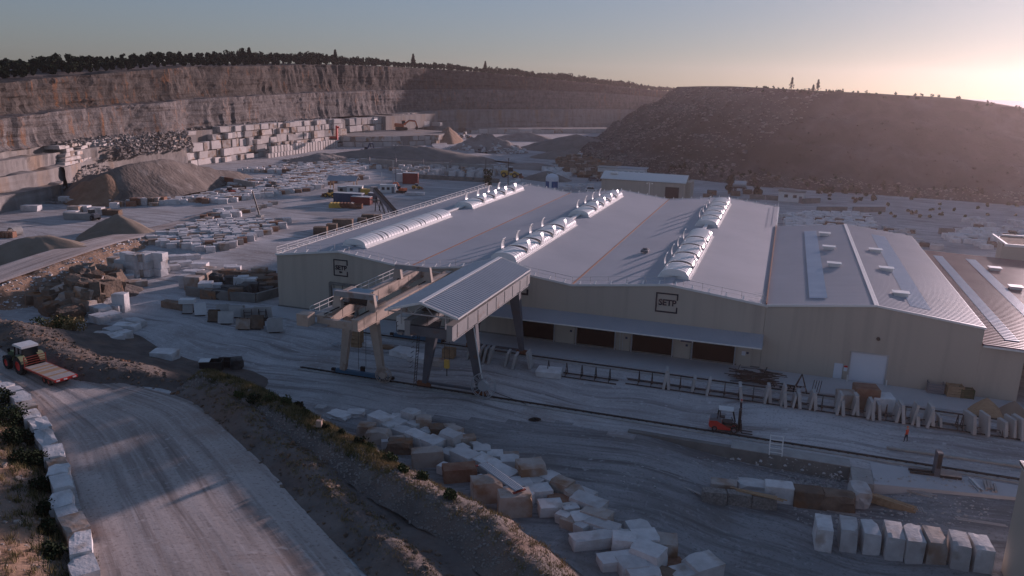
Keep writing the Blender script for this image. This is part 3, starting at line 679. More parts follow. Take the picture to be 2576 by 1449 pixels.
# ------------------------------------------------------------------ loose rock, as one mass each
def rock_mass(name, pts, smin, smax, mat, seed, label, parent=None):
    r = np.random.RandomState(seed); n = len(pts)
    base = np.array([[1, 0, 0], [-.5, .9, 0], [-.6, -.8, 0], [.1, .1, .9], [0, 0, -.5]]); F0 = [(0, 1, 3), (1, 2, 3), (2, 0, 3), (1, 0, 4), (2, 1, 4), (0, 2, 4)]
    base = np.array([[.8, .7, .0], [-.8, .8, 0], [-.9, -.7, 0], [.7, -.9, 0], [.5, .4, .9], [-.5, .5, .8], [-.4, -.5, .95], [.6, -.4, .75]])
    F0 = np.array([(4, 5, 6, 7), (0, 1, 5, 4), (1, 2, 6, 5), (2, 3, 7, 6), (3, 0, 4, 7)])
    s = smin*(smax/smin)**(r.rand(n)**2.2); a = r.rand(n)*6.28
    B = base[None] + r.uniform(-.3, .3, (n, 8, 3)); B *= s[:, None, None]*np.stack([r.uniform(.6, 1.2, n), r.uniform(.6, 1.2, n), r.uniform(.4, .9, n)], -1)[:, None, :]
    c, q = np.cos(a)[:, None], np.sin(a)[:, None]; X = B[..., 0]*c - B[..., 1]*q; Y = B[..., 0]*q + B[..., 1]*c
    V = np.stack([X, Y, B[..., 2]], -1) + np.asarray(pts)[:, None, :]
    F = (F0[None] + (np.arange(n)*8)[:, None, None]).reshape(-1, 4)
    me = bpy.data.meshes.new(name); me.from_pydata(V.reshape(-1, 3).tolist(), [], F.tolist()); me.materials.append(mat); me.update()
    return tag(link(name, me, parent), label, name.replace('_', ' ') if label else None, None, 'stuff')
def scatter(V, n, j0, j1, seed, i0=0, i1=None):
    r = np.random.RandomState(seed); nu = V.shape[0]; i1 = i1 or nu - 1
    u = r.uniform(i0, i1 - 1e-3, n); v = r.uniform(j0, j1 - 1e-3, n); i, j = u.astype(int), v.astype(int); a, b = (u - i)[:, None], (v - j)[:, None]
    return V[i, j]*(1 - a)*(1 - b) + V[i + 1, j]*a*(1 - b) + V[i, j + 1]*(1 - a)*b + V[i + 1, j + 1]*a*b
nc1, nc2 = V1b.shape[1], V2.shape[1]
rock_mass('rubble', np.concatenate([scatter(V1b, 1500, 0, nc1 - 1, 1), scatter(V1, 2200, 24, V1.shape[1] - 1, 2)]), .03, .30, MT['stone_brown'], 3, 'small stones strewn over the bank beside the haul road')
rock_mass('rubble', np.concatenate([scatter(V2, 5200, 14, nc2 - 1, 4), scatter(V2, 700, 0, 13, 5)]), .03, .17, MT['spoil_pale'], 6, 'brownish broken stone along the crest of the planted bank')
rock_mass('rubble', scatter(V3, 1500, 3, V3.shape[1] - 1, 7), .05, .35, MT['stone_stained'], 8, 'orange broken stone on the soil slope at the lower left')
rock_mass('rubble', scatter(V4, 1600, 24, V4.shape[1] - 1, 9), .08, .4, MT['stone'], 10, 'stones along the edge of the raised upper road')
rock_mass('rubble', scatter(HV, 3200, 0, 44, 11, 0, 200), .2, 1.0, MT['spoil'], 12, 'rubble lying on the slope of the spoil hill')
rock_mass('rubble', scatter(HV, 2600, 2, 54, 23, 0, 105), .2, 1.2, MT['spoil_pale'], 24, 'pale debris on the left flank of the spoil hill')
rock_mass('rubble', scatter(HV, 900, 14, 52, 29, 46, 56), .15, .6, MT['spoil_pale'], 30, 'pale scree chute on the left end of the spoil hill')
rock_mass('rubble', scatter(HV, 1800, 0, 5, 13, 30, 200), .2, .8, MT['spoil_pale'], 14, 'pale rubble along the toe of the spoil hill')
def ring(c, rx, ry, h, n, seed, rz=0):
    r = np.random.RandomState(seed); t = r.rand(n)*6.28; q = r.rand(n)**.6; x, y = np.cos(t)*rx*q, np.sin(t)*ry*q
    z = h*(1 - q)*.8; c_, s_ = math.cos(rz), math.sin(rz)
    return np.stack([c[0] + x*c_ - y*s_, c[1] + x*s_ + y*c_, z + .05], -1)
rock_mass('rubble', ring(P(1222, 380), 23, 16, 8.5, 900, 3), .5, 2.0, MT['stone'], 15, 'broken blocks covering the rock heap right of the ramp')
rock_mass('rubble', np.concatenate([ring(P(240, 470), 30, 20, 9, 1300, 4, 1.2), ring(P(150, 505), 14, 6, 1.5, 300, 5), ring(P(225, 500), 18, 5, 1.5, 400, 6)]), .2, 1.0, MT['spoil_pale'], 16, 'pale rubble on and before the big earth mound')
rock_mass('rubble', np.concatenate([ring(P(810, 408), 19, 13, 4, 700, 7), ring(P(520, 463), 30, 8, 2, 500, 8, .3)]), .2, .9, MT['spoil_pale'], 17, 'pale rubble below the sawn block wall')
# rubble tipped over the left end of the block wall and along its top
r_ = np.random.RandomState(4); n_ = 1500; yy = r_.uniform(190, 395, n_)
rock_mass('rubble', np.stack([np.interp(yy, [190, 250, 400], [-215, -236, -243]) + r_.uniform(-3, 4, n_), yy, 14.3 + r_.uniform(-.4, .6, n_)], -1), .2, 1.1, MT['spoil_pale'], 18, 'rubble strewn along the top of the sawn block wall')
n_ = 900; yy = r_.uniform(214, 262, n_); tt_ = r_.rand(n_)
rock_mass('rubble', np.stack([np.interp(yy, [214, 262], [-216, -226]) + tt_*3 - 1, yy, 8 + (1 - tt_)*7], -1), .3, 1.3, MT['spoil_pale'], 19, 'rubble slide spilling over the left end of the block wall')

# dark gravel ground at the lower right and loose stones there
gp = [PG(*xy) for xy in [(1990, 1215), (2130, 1195), (2200, 1205), (2260, 1235), (2470, 1260), (2500, 1290), (2480, 1330), (2330, 1322), (2150, 1310), (2010, 1270)]]
_c = sum(gp, Vector())/len(gp)
gm = MB().add([tuple(_c + Vector((0, 0, .035)))] + [(p.x, p.y, p.z + .03) for p in gp], [(0, i + 1, (i + 1) % len(gp) + 1) for i in range(len(gp))]).mesh('gravel_patch', MT['gravel'])
bm = bmesh.new(); bm.from_mesh(gm); bmesh.ops.subdivide_edges(bm, edges=bm.edges[:], cuts=5, use_grid_fill=True)
for v in bm.verts: v.co.z = float(gz(v.co.x, v.co.y)) + .035
bm.to_mesh(gm); bm.free(); tag(link('gravel_patch', gm), kind='structure')
_r = np.random.RandomState(5); _q = []
for _ in range(1500):
    p = PG(_r.uniform(2000, 2490), _r.uniform(1200, 1320)); _q.append((p.x, p.y, p.z + .02))
for _ in range(700):
    p = PG(_r.uniform(1560, 2120), _r.uniform(1150, 1235)); _q.append((p.x, p.y, p.z + .0))
for _ in range(260):
    p = PG(_r.uniform(1900, 2120), _r.uniform(1196, 1228)); _q.append((p.x, p.y, p.z + .05))
rock_mass('rubble', np.array(_q), .03, .22, MT['slab_stone'], 25, 'pale stone chips scattered below the retaining wall')

# darker gravelly lower yard in front of the front rail
lx = np.arange(-44, 44, 1.0); ly = np.concatenate([np.arange(40, 78.6, 1.0), [78.7]])
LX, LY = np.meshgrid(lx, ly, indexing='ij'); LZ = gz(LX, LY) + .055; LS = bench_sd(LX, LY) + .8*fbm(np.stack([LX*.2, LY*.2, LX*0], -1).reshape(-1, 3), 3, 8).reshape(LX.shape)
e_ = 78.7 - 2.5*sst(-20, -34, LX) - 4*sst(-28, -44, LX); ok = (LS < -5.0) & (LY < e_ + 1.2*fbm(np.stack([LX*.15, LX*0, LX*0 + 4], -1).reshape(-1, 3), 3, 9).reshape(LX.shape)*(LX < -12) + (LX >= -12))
mb_ = MB(); mb_.v = [tuple(v) for v in np.stack([LX, LY, LZ], -1).reshape(-1, 3)]; nv_ = len(ly)
for i in range(len(lx) - 1):
    for j in range(nv_ - 1):
        if ok[i, j] and ok[i + 1, j] and ok[i, j + 1] and ok[i + 1, j + 1]: a_ = i*nv_ + j; mb_.f.append((a_, a_ + nv_, a_ + nv_ + 1, a_ + 1)); mb_.m.append(0)
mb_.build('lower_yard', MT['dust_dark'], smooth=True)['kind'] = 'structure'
# ------------------------------------------------------------------ main hall
FY, BY = 105.3, 201.0
GX_ = [(-75.4, 8.6), (-64.0, 10.1), (-52.2, 8.65), (-38.6, 10.2), (-26.6, 8.7), (-13.1, 10.15), (-0.4, 8.7)]
def gab(x):
    return float(np.interp(x, [p[0] for p in GX_], [p[1] for p in GX_]))
def wall_holes(x0, x1, topf, breaks, holes, y, th=.25):
    xs_ = sorted(set([x0, x1] + [b for b in breaks if x0 < b < x1] + [h[0] for h in holes] + [h[1] for h in holes]))
    mb = MB()
    for a, b in zip(xs_[:-1], xs_[1:]):
        z0 = 0.0
        for h in holes:
            if a >= h[0] - 1e-6 and b <= h[1] + 1e-6: z0 = h[2]
        mb.prism([(a, z0), (b, z0), (b, topf(b)), (a, topf(a))], y, y + th)
    return mb
hall = thing('factory_hall', 'long cream factory hall with three grey ridged roofs and open skylights', 'factory', (-38, FY, 0))
HO = Vector((38, -FY, 0))
def hp(mb, name, mats, parent=hall, smooth=False, off=HO):
    """build a mesh given in yard coordinates as a child of a thing"""
    mb.v = [tuple(Vector(v) + off) for v in mb.v]
    return mb.build(name, mats, parent, smooth=smooth)
ops = [(-34.3, -29.0, 4.3), (-25.6, -20.1, 4.3), (-17.6, -12.1, 4.3), (-9.3, -3.8, 4.3)]
hp(wall_holes(-75.4, -.4, gab, [p[0] for p in GX_], [(-65.4, -61.3, 4.2)] + ops, FY), 'wall', MT['cladding'])
hp(MB().prism([(FY + .26, 0), (BY - .26, 0), (BY - .26, 8.6), (FY + .26, 8.6)], -75.4, -75.15, 'x'), 'wall', MT['cladding_side'])
hp(MB().prism([(FY + .26, 0), (BY - .26, 0), (BY - .26, 8.68), (FY + .26, 8.68)], -.66, -.42, 'x'), 'wall', MT['cladding_side'])
hp(wall_holes(-75.4, -.4, gab, [p[0] for p in GX_], [], BY - .25), 'wall', MT['cladding'])
# plinth strip at the wall foot
hp(MB().box((-38, FY - .03, .12), (75.2, .06, .24)), 'plinth', MT['concrete_dark'])
# near-black floor and added backdrop paint the shade behind the doors
hp(MB().box((-38, FY + 26, 4.0), (74.2, .2, 8.0)), 'shade_backdrop', MT['interior_shade'])
hp(MB().box((-38, FY + 13, .02), (74.2, 25.2, .04)), 'inner_floor', MT['interior_shade'])
for i, ((xa, za), (xb, zb)) in enumerate(zip(GX_[:-1], GX_[1:])):
    V = np.array([[(x, y, z) for y in (FY - .12, BY + .12)] for x, z in ((xa, za + .05), ((xa + xb)/2, (za + zb)/2 + .05), (xb, zb + .05))])
    mb = MB().grid(V); mb.grid(V - np.array([0, 0, .18]))
    hp(mb, 'roof_slope', MT['roof_sheet'])
for x, z in GX_[1::2]: hp(MB().box((x, (FY + BY)/2, z + .09), (.7, BY - FY + .3, .08)), 'ridge_cap', MT['roof_sheet_gloss'])
for x, z in GX_[2:-1:2]: hp(MB().box((x, (FY + BY)/2, z + .10), (.26, BY - FY + .3, .06)), 'valley_gutter', MT['sliver'])
# white verge trim along the front and rear gable edges
for y in (FY - .16, BY + .16):
    for (xa, za), (xb, zb) in zip(GX_[:-1], GX_[1:]):
        hp(MB().beam((xa, y, za + .02), (xb, y, zb + .02), .10, .30), 'verge_trim', MT['white_metal'])
for x in (-75.5, -.3): hp(MB().beam((x, FY - .1, 8.62), (x, BY + .1, 8.62), .22, .26), 'eaves_gutter', MT['white_metal'])
# roof-edge brackets and guard rails
brk = MB().box((0, 0, .16), (.16, .95, .10), M=Matrix.Rotation(.45, 3, 'X')).box((0, -.42, .02), (.34, .20, .14)).mesh('rail_bracket', MT['white_metal'])
brs = MB().box((0, 0, .16), (.95, .16, .10), M=Matrix.Rotation(-.45, 3, 'Y')).box((-.42, 0, .02), (.20, .34, .14)).mesh('rail_bracket', MT['white_metal'])
for k in range(34):
    x = -74.4 + k*2.22
    link('rail_bracket', brk, hall, (x + 38, .25, gab(x) + .12)); link('rail_bracket', brk, hall, (x + 38, BY - FY - .2, gab(x) + .12))
for k in range(52): link('rail_bracket', brs, hall, (-75.2 + 38, 1.2 + k*1.82, 8.8))
post = MB().box((0, 0, .55), (.07, .07, 1.1)).mesh('rail_post', MT['white_metal'])
gr = hp(MB().beam((-75.35, FY, 9.8), (-75.35, BY, 9.8), .06).beam((-75.35, FY, 9.35), (-75.35, BY, 9.35), .05).beam((-75.35, FY, 8.95), (-75.35, BY, 8.95), .06, .12), 'guard_rail', MT['white_metal'])
for k in range(33): link('rail_post', post, gr, (-75.35 + 38, k*2.95, 8.72))
gr2 = MB()
for (xa, za), (xb, zb) in zip(GX_[:-1], GX_[1:]): gr2.beam((xa, FY + .1, za + 1.15), (xb, FY + .1, zb + 1.15), .035).beam((xa, FY + .1, za + .65), (xb, FY + .1, zb + .65), .03)
gr2 = hp(gr2, 'guard_rail', MT['galvanised'])
thin = MB().box((0, 0, .55), (.045, .045, 1.1)).mesh('rail_post', MT['galvanised'])
for k in range(30):
    x = -75 + k*2.55; link('rail_post', thin, gr2, (x + 38, .1, gab(x) + .1))
gr3 = hp(MB().beam((-.45, 172.5, 9.9), (-.45, BY, 9.9), .06).beam((-.45, 172.5, 9.3), (-.45, BY, 9.3), .06), 'guard_rail', MT['white_metal'])
for k in range(18): link('rail_post', post, gr3, (-.45 + 38, 67.2 + k*1.68, 8.75))
hp(MB().box((-1.0, FY + 1.0, 9.3), (.06, .06, 1.2)).box((-1.5, FY + 2.4, 9.25), (1.2, .05, .05)).box((-1.5, FY + 2.4, 9.7), (1.2, .05, .05)).box((-.9, FY + 2.4, 9.3), (.06, .06, 1.3)), 'guard_rail', MT['white_metal'])
# barrel skylights
def skylight(xr, zr, y0, y1, vents, closed=False):
    hw, rise = 2.0, 1.0
    arc = [(-hw*math.cos(math.pi*k/12), rise*math.sin(math.pi*k/12)**.9) for k in range(13)]
    zb = zr - .02; c = Vector((xr + 38, 0, zb))
    root = link('skylight', MB().box((0, (y0 + y1)/2 - FY, .0), (2*hw + .12, y1 - y0, .42)).mesh('skylight', MT['skylight_white']), hall, (xr + 38, 0, zb))
    for s in (-1, 1): MB().box((s*(hw + .16), (y0 + y1)/2 - FY, -.12), (.3, y1 - y0 + .2, .14)).build('curb_flashing', MT['white_metal'], root)
    L = y1 - y0; cuts = [y0]; 
    gaps = []
    for t in vents:
        g0 = y0 + t*L
        for dd in ((0,) if not closed else (-.9, .9)): gaps.append((g0 + dd - .5*(1.3 if not closed else .55), g0 + dd + .5*(1.3 if not closed else .55)))
    gaps.sort(); cur = y0
    segs = []
    for a, b in gaps: segs.append((cur, a)); cur = b
    segs.append((cur, y1))
    for a, b in segs:
        n = max(2, int((b - a)/.9)); ys_ = np.linspace(a, b, n + 1); mb = MB()
        V = np.array([[(x, y - FY, z + .22) for x, z in arc] for y in ys_]); mb.grid(V)
        for y in (a, b): mb.add([(x, y - FY, z + .22) for x, z in arc] + [(0, y - FY, .1)], [(k, k + 1, 13) for k in range(12)])
        mb.build('vault', MT['skylight_white'], root, smooth=False)
        for y in ys_[1:-1]:
            r_ = MB(); 
            for (xa, za), (xb, zb_) in zip(arc[:-1], arc[1:]): r_.beam((xa*1.005, y - FY, za + .23), (xb*1.005, y - FY, zb_ + .23), .05, .05)
            r_.build('glazing_bar', MT['white_metal'], root)
    for a, b in gaps:
        V = np.array([[(x*.97, y - FY, z*.9 + .2) for x, z in arc] for y in (a, b)])
        MB().grid(V).build('gap_strip', MT['gap_shade' if not closed else 'grey_paint'], root)  # under open vents the strip is coloured near-black as inner shade
        if closed: continue
        for s in (-1, 1):
            mb = MB(); pr = [(s*(hw - .05 + .28*math.sin(math.pi*k/6)), .25 + 2.0*k/6) for k in range(7)]
            w0 = (b - a)*.5; ym = (a + b)/2 - FY
            V = np.array([[(x, ym + d, z) for x, z in pr] for d in (-w0, w0)]); mb.grid(V); mb.grid(V + np.array([s*.07, 0, .0]))
            for d in (-w0, w0):
                for (xa, za), (xb, zb_) in zip(pr[:-1], pr[1:]): mb.beam((xa, ym + d, za), (xb, ym + d, zb_), .08, .08)
            mb.beam((pr[-1][0], ym - w0, pr[-1][1]), (pr[-1][0], ym + w0, pr[-1][1]), .08)
            mb.build('vent_flap', MT['skylight_white'], root)
for xr, zr, k in ((-64.0, 10.1, 0), (-38.6, 10.2, 1), (-13.1, 10.15, 2)):
    if k == 0: skylight(xr, zr, 110, 144.5, (.2, .42, .63, .84), closed=True)
    else: skylight(xr, zr, 110, 146, (.16, .36, .56, .76))
    skylight(xr, zr, 156, 191, (.2, .4, .6, .8))
    hp(MB().box((xr, 150.3, zr + .3), (.6, 11.6, .25)), 'ridge_duct', MT['white_metal'])
hp(MB().box((-20.4, 129, 9.75), (1.2, 1.8, .35)).box((-20.4, 129.3, 10.0), (.8, .7, .3)), 'roof_unit', MT['grey_paint'])
# canopy over the loading doors
cn = MB(); ncor = 133
V = np.array([[(x, y, z + .035*(k % 2)) for y, z in ((FY - .02, 4.75), (101.1, 4.1))] for k, x in enumerate(np.linspace(-40.2, -.3, 2*ncor))])
cn.grid(V); canopy = hp(cn, 'canopy', MT['roof_sheet_gloss'])
hp(MB().beam((-40.2, 101.08, 4.05), (-.3, 101.08, 4.05), .08, .16), 'fascia', MT['white_metal'], canopy)
for x in np.linspace(-39, -1.5, 9): hp(MB().beam((x, FY - .05, 4.3), (x, 101.3, 3.9), .12, .2), 'bracket', MT['grey_paint'], canopy)
# loading doors: frames, door leaves between the openings
for a, b, h in ops:
    hp(MB().box((a - .08, FY - .06, h/2), (.16, .12, h)).box((b + .08, FY - .06, h/2), (.16, .12, h)).box(((a + b)/2, FY - .06, h + .08), (b - a + .3, .12, .16)), 'door_frame', MT['galvanised'])
for a, b in ((-28.7, -25.9), (-19.8, -17.9), (-11.8, -9.6), (-3.4, -1.6)):
    d = hp(MB().box(((a + b)/2, FY - .12, 1.95), (b - a, .10, 3.7)), 'sliding_door', MT['door_cream'])
    hp(MB().box((b - .5, FY - .19, 2.0), (.3, .04, .3)), 'switch_box', MT['sign_blue'], d)
hp(MB().box((-10.2, FY - .19, 3.0), (1.5, .05, 1.1)), 'notice_board', MT['sign_blue'])
hp(MB().box((-19.3, FY - .2, 1.95), (.08, .06, 3.7)).box((-18.9, FY - .2, 1.95), (.08, .06, 3.7)), 'door_rail', MT['galvanised'])
hp(MB().box((-2.6, FY - .2, 1.9), (.5, .05, .6)), 'notice_board', MT['door_white'])
# roller door at the left with its raised curtain
hp(MB().box((-65.6, FY - .2, 2.5), (.35, .4, 5.0)).box((-61.1, FY - .2, 2.5), (.35, .4, 5.0)).box((-63.35, FY - .2, 4.9), (4.8, .42, .45)), 'door_frame', MT['concrete_dark'])
hp(MB().box((-63.35, FY - .08, 4.45), (4.1, .1, .5)), 'door_lintel', MT['door_cream'])
hp(MB().box((-63.35, FY + .12, 3.55), (4.05, .08, 1.3)), 'roller_curtain', MT['door_white'])
for x in (-64.8, -63.3, -61.9): hp(MB().beam((x, FY - .42, 4.9), (x, FY - .46, 4.2), .06), 'door_stop', MT['iron'])
for x in (-64.6, -65.0): hp(MB().tube((x, FY - 1.0, 0), (x, FY - 1.0, 1.0), .07), 'bollard', MT['yellow'])
# company signs
def text_mesh(body, size, ext=.03, bold=.0):
    cu = bpy.data.curves.new('t', 'FONT'); cu.body = body; cu.size = size; cu.extrude = ext; cu.offset = bold; cu.align_x = 'CENTER'; cu.align_y = 'CENTER'
    o = bpy.data.objects.new('t', cu); COL.objects.link(o); bpy.context.view_layer.update()
    me = bpy.data.meshes.new_from_object(o.evaluated_get(bpy.context.evaluated_depsgraph_get()))
    bpy.data.objects.remove(o); return me
def sign(x0, x1, z0, z1, st, sub=None):
    y = FY - .05; cx, cz = (x0 + x1)/2, (z0 + z1)/2; H = z1 - z0
    fr = hp(MB().box((x0 + st/2, y, cz), (st, .06, H)).box(((x0 + x1)/2 + st/2, y, z1 - st/2), (x1 - x0 - st, .06, st)).box(((x0 + x1)/2 + st/2, y, z0 + st/2), (x1 - x0 - st, .06, st))
            .box((x1 - st/2, y, z1 - st - H*.13), (st, .06, H*.26)).box((x1 - st/2, y, z0 + st + H*.12), (st, .06, H*.24)), 'sign_frame', MT['logo_blue'])
    w = x1 - x0; me = text_mesh('SETP', 1.0, .03, .028); me.materials.append(MT['logo_blue'])
    xs_ = [v.co.x for v in me.vertices]; wid = max(xs_) - min(xs_); s = w*.80/wid
    o = link('lettering', me, fr, (cx + w*.03 + 38, y - FY - .0, cz), 0, (s, s, 1), (rad(90), 0, 0))
    if sub:
        m2 = text_mesh(sub, .42*s, .03, .01); m2.materials.append(MT['logo_blue']); link('lettering', m2, fr, (cx + 38, y - FY, cz - H*.26), 0, None, (rad(90), 0, 0))
sign(-65.0, -62.5, 6.2, 8.85, .16, 'SM')
sign(-14.75, -11.75, 6.25, 9.0, .19)
sign(-43.6, -33.0, 6.5, 9.0, .28)

# ------------------------------------------------------------------ annex hall, same facade line
annex = thing('annex_hall', 'cream annex hall with grey gabled roof, white rooflights and white roller door', 'building', (12, FY, 0)); AO = Vector((-12, -FY, 0))
AG = [(-.36, 8.72), (12.7, 10.15), (24.9, 8.75)]
agab = lambda x: float(np.interp(x, [p[0] for p in AG], [p[1] for p in AG]))
AB = 171.0
hp(wall_holes(-.36, 24.9, agab, [12.7], [(10.6, 14.8, 3.8), (8.7, 9.8, 2.1)], FY), 'wall', MT['cladding'], annex, off=AO)
hp(MB().prism([(FY + .26, 0), (AB - .26, 0), (AB - .26, 8.7), (FY + .26, 8.7)], 24.65, 24.9, 'x'), 'wall', MT['cladding_side'], annex, off=AO)
hp(wall_holes(-.36, 24.9, agab, [12.7], [], AB - .25), 'wall', MT['cladding'], annex, off=AO)
def corr(x0, z0, x1, z1, y0, y1, n, amp=.04):
    """sheet whose ribs run down the slope (along x)"""
    ys_ = np.linspace(y0, y1, 4*n + 1); return np.array([[(x, y, z + amp*(k % 4 in (1, 2))) for x, z in ((x0, z0), (x1, z1))] for k, y in enumerate(ys_)])
hp(MB().grid(corr(-.36, 8.78, 12.7, 10.2, FY - .15, AB + .1, 150, .02)), 'roof_slope', MT['roof_sheet'], annex, off=AO)
hp(MB().grid(corr(12.7, 10.2, 24.95, 8.8, FY - .15, AB + .1, 90, .13)), 'roof_slope', MT['roof_sheet_gloss'], annex, off=AO)
hp(MB().box((12.7, (FY + AB)/2, 10.26), (.55, AB - FY + .3, .1)), 'ridge_cap', MT['white_metal'], annex, off=AO)
for (xa, za), (xb, zb) in zip(AG[:-1], AG[1:]):
    hp(MB().beam((xa, FY - .2, za + .05), (xb, FY - .2, zb + .05), .1, .26), 'verge_trim', MT['white_metal'], annex, off=AO)
hp(MB().beam((24.98, FY - .1, 8.75), (24.98, AB + .1, 8.75), .18, .2), 'eaves_gutter', MT['white_metal'], annex, off=AO)
hp(MB().beam((-.38, FY - .1, 8.95), (-.38, AB, 8.95), .16, .3), 'valley_flashing', MT['rusty'], annex, off=AO)
def roof_z(x): return float(np.interp(x, [-.36, 12.7, 24.9], [8.78, 10.2, 8.8]))
for a, b, y0, y1 in ((4.9, 7.1, 108.8, 163), (16.9, 19.4, 108.5, 163.5)):
    V = corr(a, roof_z(a) + .07, b, roof_z(b) + .07, y0, y1, 75, .13)
    hp(MB().grid(V), 'rooflight_strip', MT['translucent'], annex, off=AO)
for x, y in ((8.4, 158), (8.6, 144), (8.8, 129.7), (16.0, 144.6), (16.2, 129.5), (16.4, 113.7)):
    v = hp(MB().box((x, y, roof_z(x) + .28), (1.7, 1.2, .5)), 'roof_vent', MT['white_metal'], annex, off=AO)
    hp(MB().box((x, y, roof_z(x) + .58), (2.1, 1.6, .10)), 'vent_lid', MT['skylight_white'], v, off=AO)
hp(MB().box((12.7, FY + .1, 1.9), (4.2, .1, 3.8)), 'roller_door', MT['door_white'], annex, off=AO)
hp(MB().box((10.52, FY - .05, 1.95), (.12, .1, 3.9)).box((14.88, FY - .05, 1.95), (.12, .1, 3.9)).box((12.7, FY - .05, 3.9), (4.5, .1, .12)), 'door_frame', MT['galvanised'], annex, off=AO)
for x in (10.4, 15.0): hp(MB().tube((x, FY - .7, 0), (x, FY - .7, .9), .08), 'bollard', MT['white_paint'], annex, off=AO)
hp(MB().box((9.25, FY + .1, 1.05), (1.05, .08, 2.1)), 'side_door', MT['door_white'], annex, off=AO)
nb = hp(MB().box((10.12, FY - .03, 1.55), (.45, .04, .8)), 'notice_board', MT['door_white'], annex, off=AO)
hp(MB().box((10.12, FY - .06, 1.8), (.43, .02, .26)), 'notice_heading', MT['red'], nb, off=AO)
hp(MB().tube((13.4, FY - .1, 6.0), (13.4, FY - .45, 6.0), .22, 10), 'wall_lamp', MT['iron'], annex, off=AO)

# lower annex with glossy corrugated roof
la = thing('lean_to_hall', 'lower lean-to hall with shiny corrugated roof at the far right', 'building', (30, FY, 0)); LO = Vector((-30, -FY, 0))
hp(MB().prism([(24.92, 0), (29.6, 0), (29.6, 6.5), (24.92, 6.5)], FY, FY + .25), 'wall', MT['cladding'], la, off=LO)
hp(MB().prism([(FY + .26, 0), (167, 0), (167, 6.3), (FY + .26, 6.3)], 29.35, 29.6, 'x'), 'wall', MT['cladding_side'], la, off=LO)
hp(MB().grid(corr(24.95, 6.75, 47, 6.15, FY - .5, 168, 84, .17)), 'roof_slope', MT['roof_brown'], la, off=LO)
hp(MB().beam((24.95, FY - .55, 6.66), (47, FY - .55, 6.06), .1, .22), 'verge_trim', MT['white_metal'], la, off=LO)
hp(MB().beam((24.95, 168.1, 6.72), (47, 168.1, 6.12), .1, .22), 'verge_trim', MT['white_metal'], la, off=LO)
lz = lambda x: 6.75 - .6*(x - 24.95)/22.05
for a, b in ((27.9, 29.5), (33.3, 35.0)): hp(MB().grid(corr(a, lz(a) + .08, b, lz(b) + .08, 108, 163, 74, .17)), 'rooflight_strip', MT['translucent'], la, off=LO)
for x, y in ((36.5, 155), (36.4, 140.5), (36.2, 124)):
    v = hp(MB().box((x, y, lz(x) + .3), (1.6, 1.4, .5)), 'roof_vent', MT['white_metal'], la, off=LO)
    hp(MB().box((x, y, lz(x) + .6), (2.0, 1.8, .1)), 'vent_lid', MT['skylight_white'], v, off=LO)
for y in (118, 132, 146): hp(MB().box((46.5, y, 3), (.3, .3, 6)), 'post', MT['crane_steel'], la, off=LO)
hp(MB().prism([(FY + .3, 0), (167, 0), (167, 6.0), (FY + .3, 6.0)], 46.8, 47, 'x'), 'wall', MT['cladding_side'], la, off=LO)
# taller block behind it
tb = thing('plant_building', 'cream block with dark flat roof behind the lean-to at right edge', 'building', (54, 177, 0))
MB().prism([(-13, -5), (14, -5), (14, 7), (-11, 7)], 0, 8.2, 'z').build('wall', MT['cladding_side'], tb)
MB().prism([(-12.8, -4.8), (13.8, -4.8), (13.8, 6.8), (-10.8, 6.8)], 8.2, 8.3, 'z').build('roof', MT['stone_brown'], tb)
for c, d in (((-12.2, 1, 8.35), (.4, 11.5, .5)), ((14, 1, 8.35), (.5, 12.5, .5)), ((.7, -5, 8.35), (26.5, .4, .5)), ((1.5, 7, 8.35), (24, .4, .5))): MB().box(c, d).build('parapet', MT['white_metal'], tb)
# building corner at the lower right
cb = thing('workshop_building', 'dark cream building corner at the lower right edge', 'building', (34, 45, -1.5))
MB().box((0, 0, 5.2), (29, 40, 10.4)).build('wall', MT['cladding_side'], cb)
MB().box((0, 0, 10.5), (29.4, 40.4, .2)).build('roof', MT['roof_sheet'], cb)
MB().beam((-14.6, -20, 10.45), (-14.6, 20, 10.45), .2, .3).build('eaves_gutter', MT['white_metal'], cb)
# white concrete apron before the roller door, at the hall's left end
ap = MB().prism([(-76, 100.2), (-57, 99.2), (-57, 105.2), (-76, 105.2)], -.03, .05, 'z').build('concrete_apron', MT['concrete_floor']); ap['kind'] = 'structure'
ap = MB().prism([(-56.9, 99.2), (30, 99.2), (30, 105.2), (-56.9, 105.2)], -.03, .045, 'z').build('concrete_apron', MT['concrete_floor']); ap['kind'] = 'structure'

# ------------------------------------------------------------------ crane rails
def rail(y, label, x0=-56, x1=34, slots=True):
    t = thing('crane_rail', label, 'rail', ((x0 + x1)/2, y, 0)); cx = (x0 + x1)/2
    MB().box((0, -.1, .02), (x1 - x0, 1.0, .16)).build('rail_beam', MT['concrete'], t)
    MB().box((0, 0, .17), (x1 - x0, .09, .14)).build('rail_head', MT['iron'], t)
    MB().box((0, .25, .125), (x1 - x0, .26, .05)).build('cable_slot', MT['black'], t)
    if slots:
        k = MB().box((0, 0, 0), (.22, .34, .1)).mesh('rail_clip', MT['iron'])
        for i in range(int((x1 - x0)/.9)): link('rail_clip', k, t, (-(x1 - x0)/2 + .4 + i*.9, .02, .12))
rail(RAILF, 'front crane rail on concrete beam crossing the yard')
rail(RAILB, 'rear crane rail on concrete beam near the hall', slots=False)
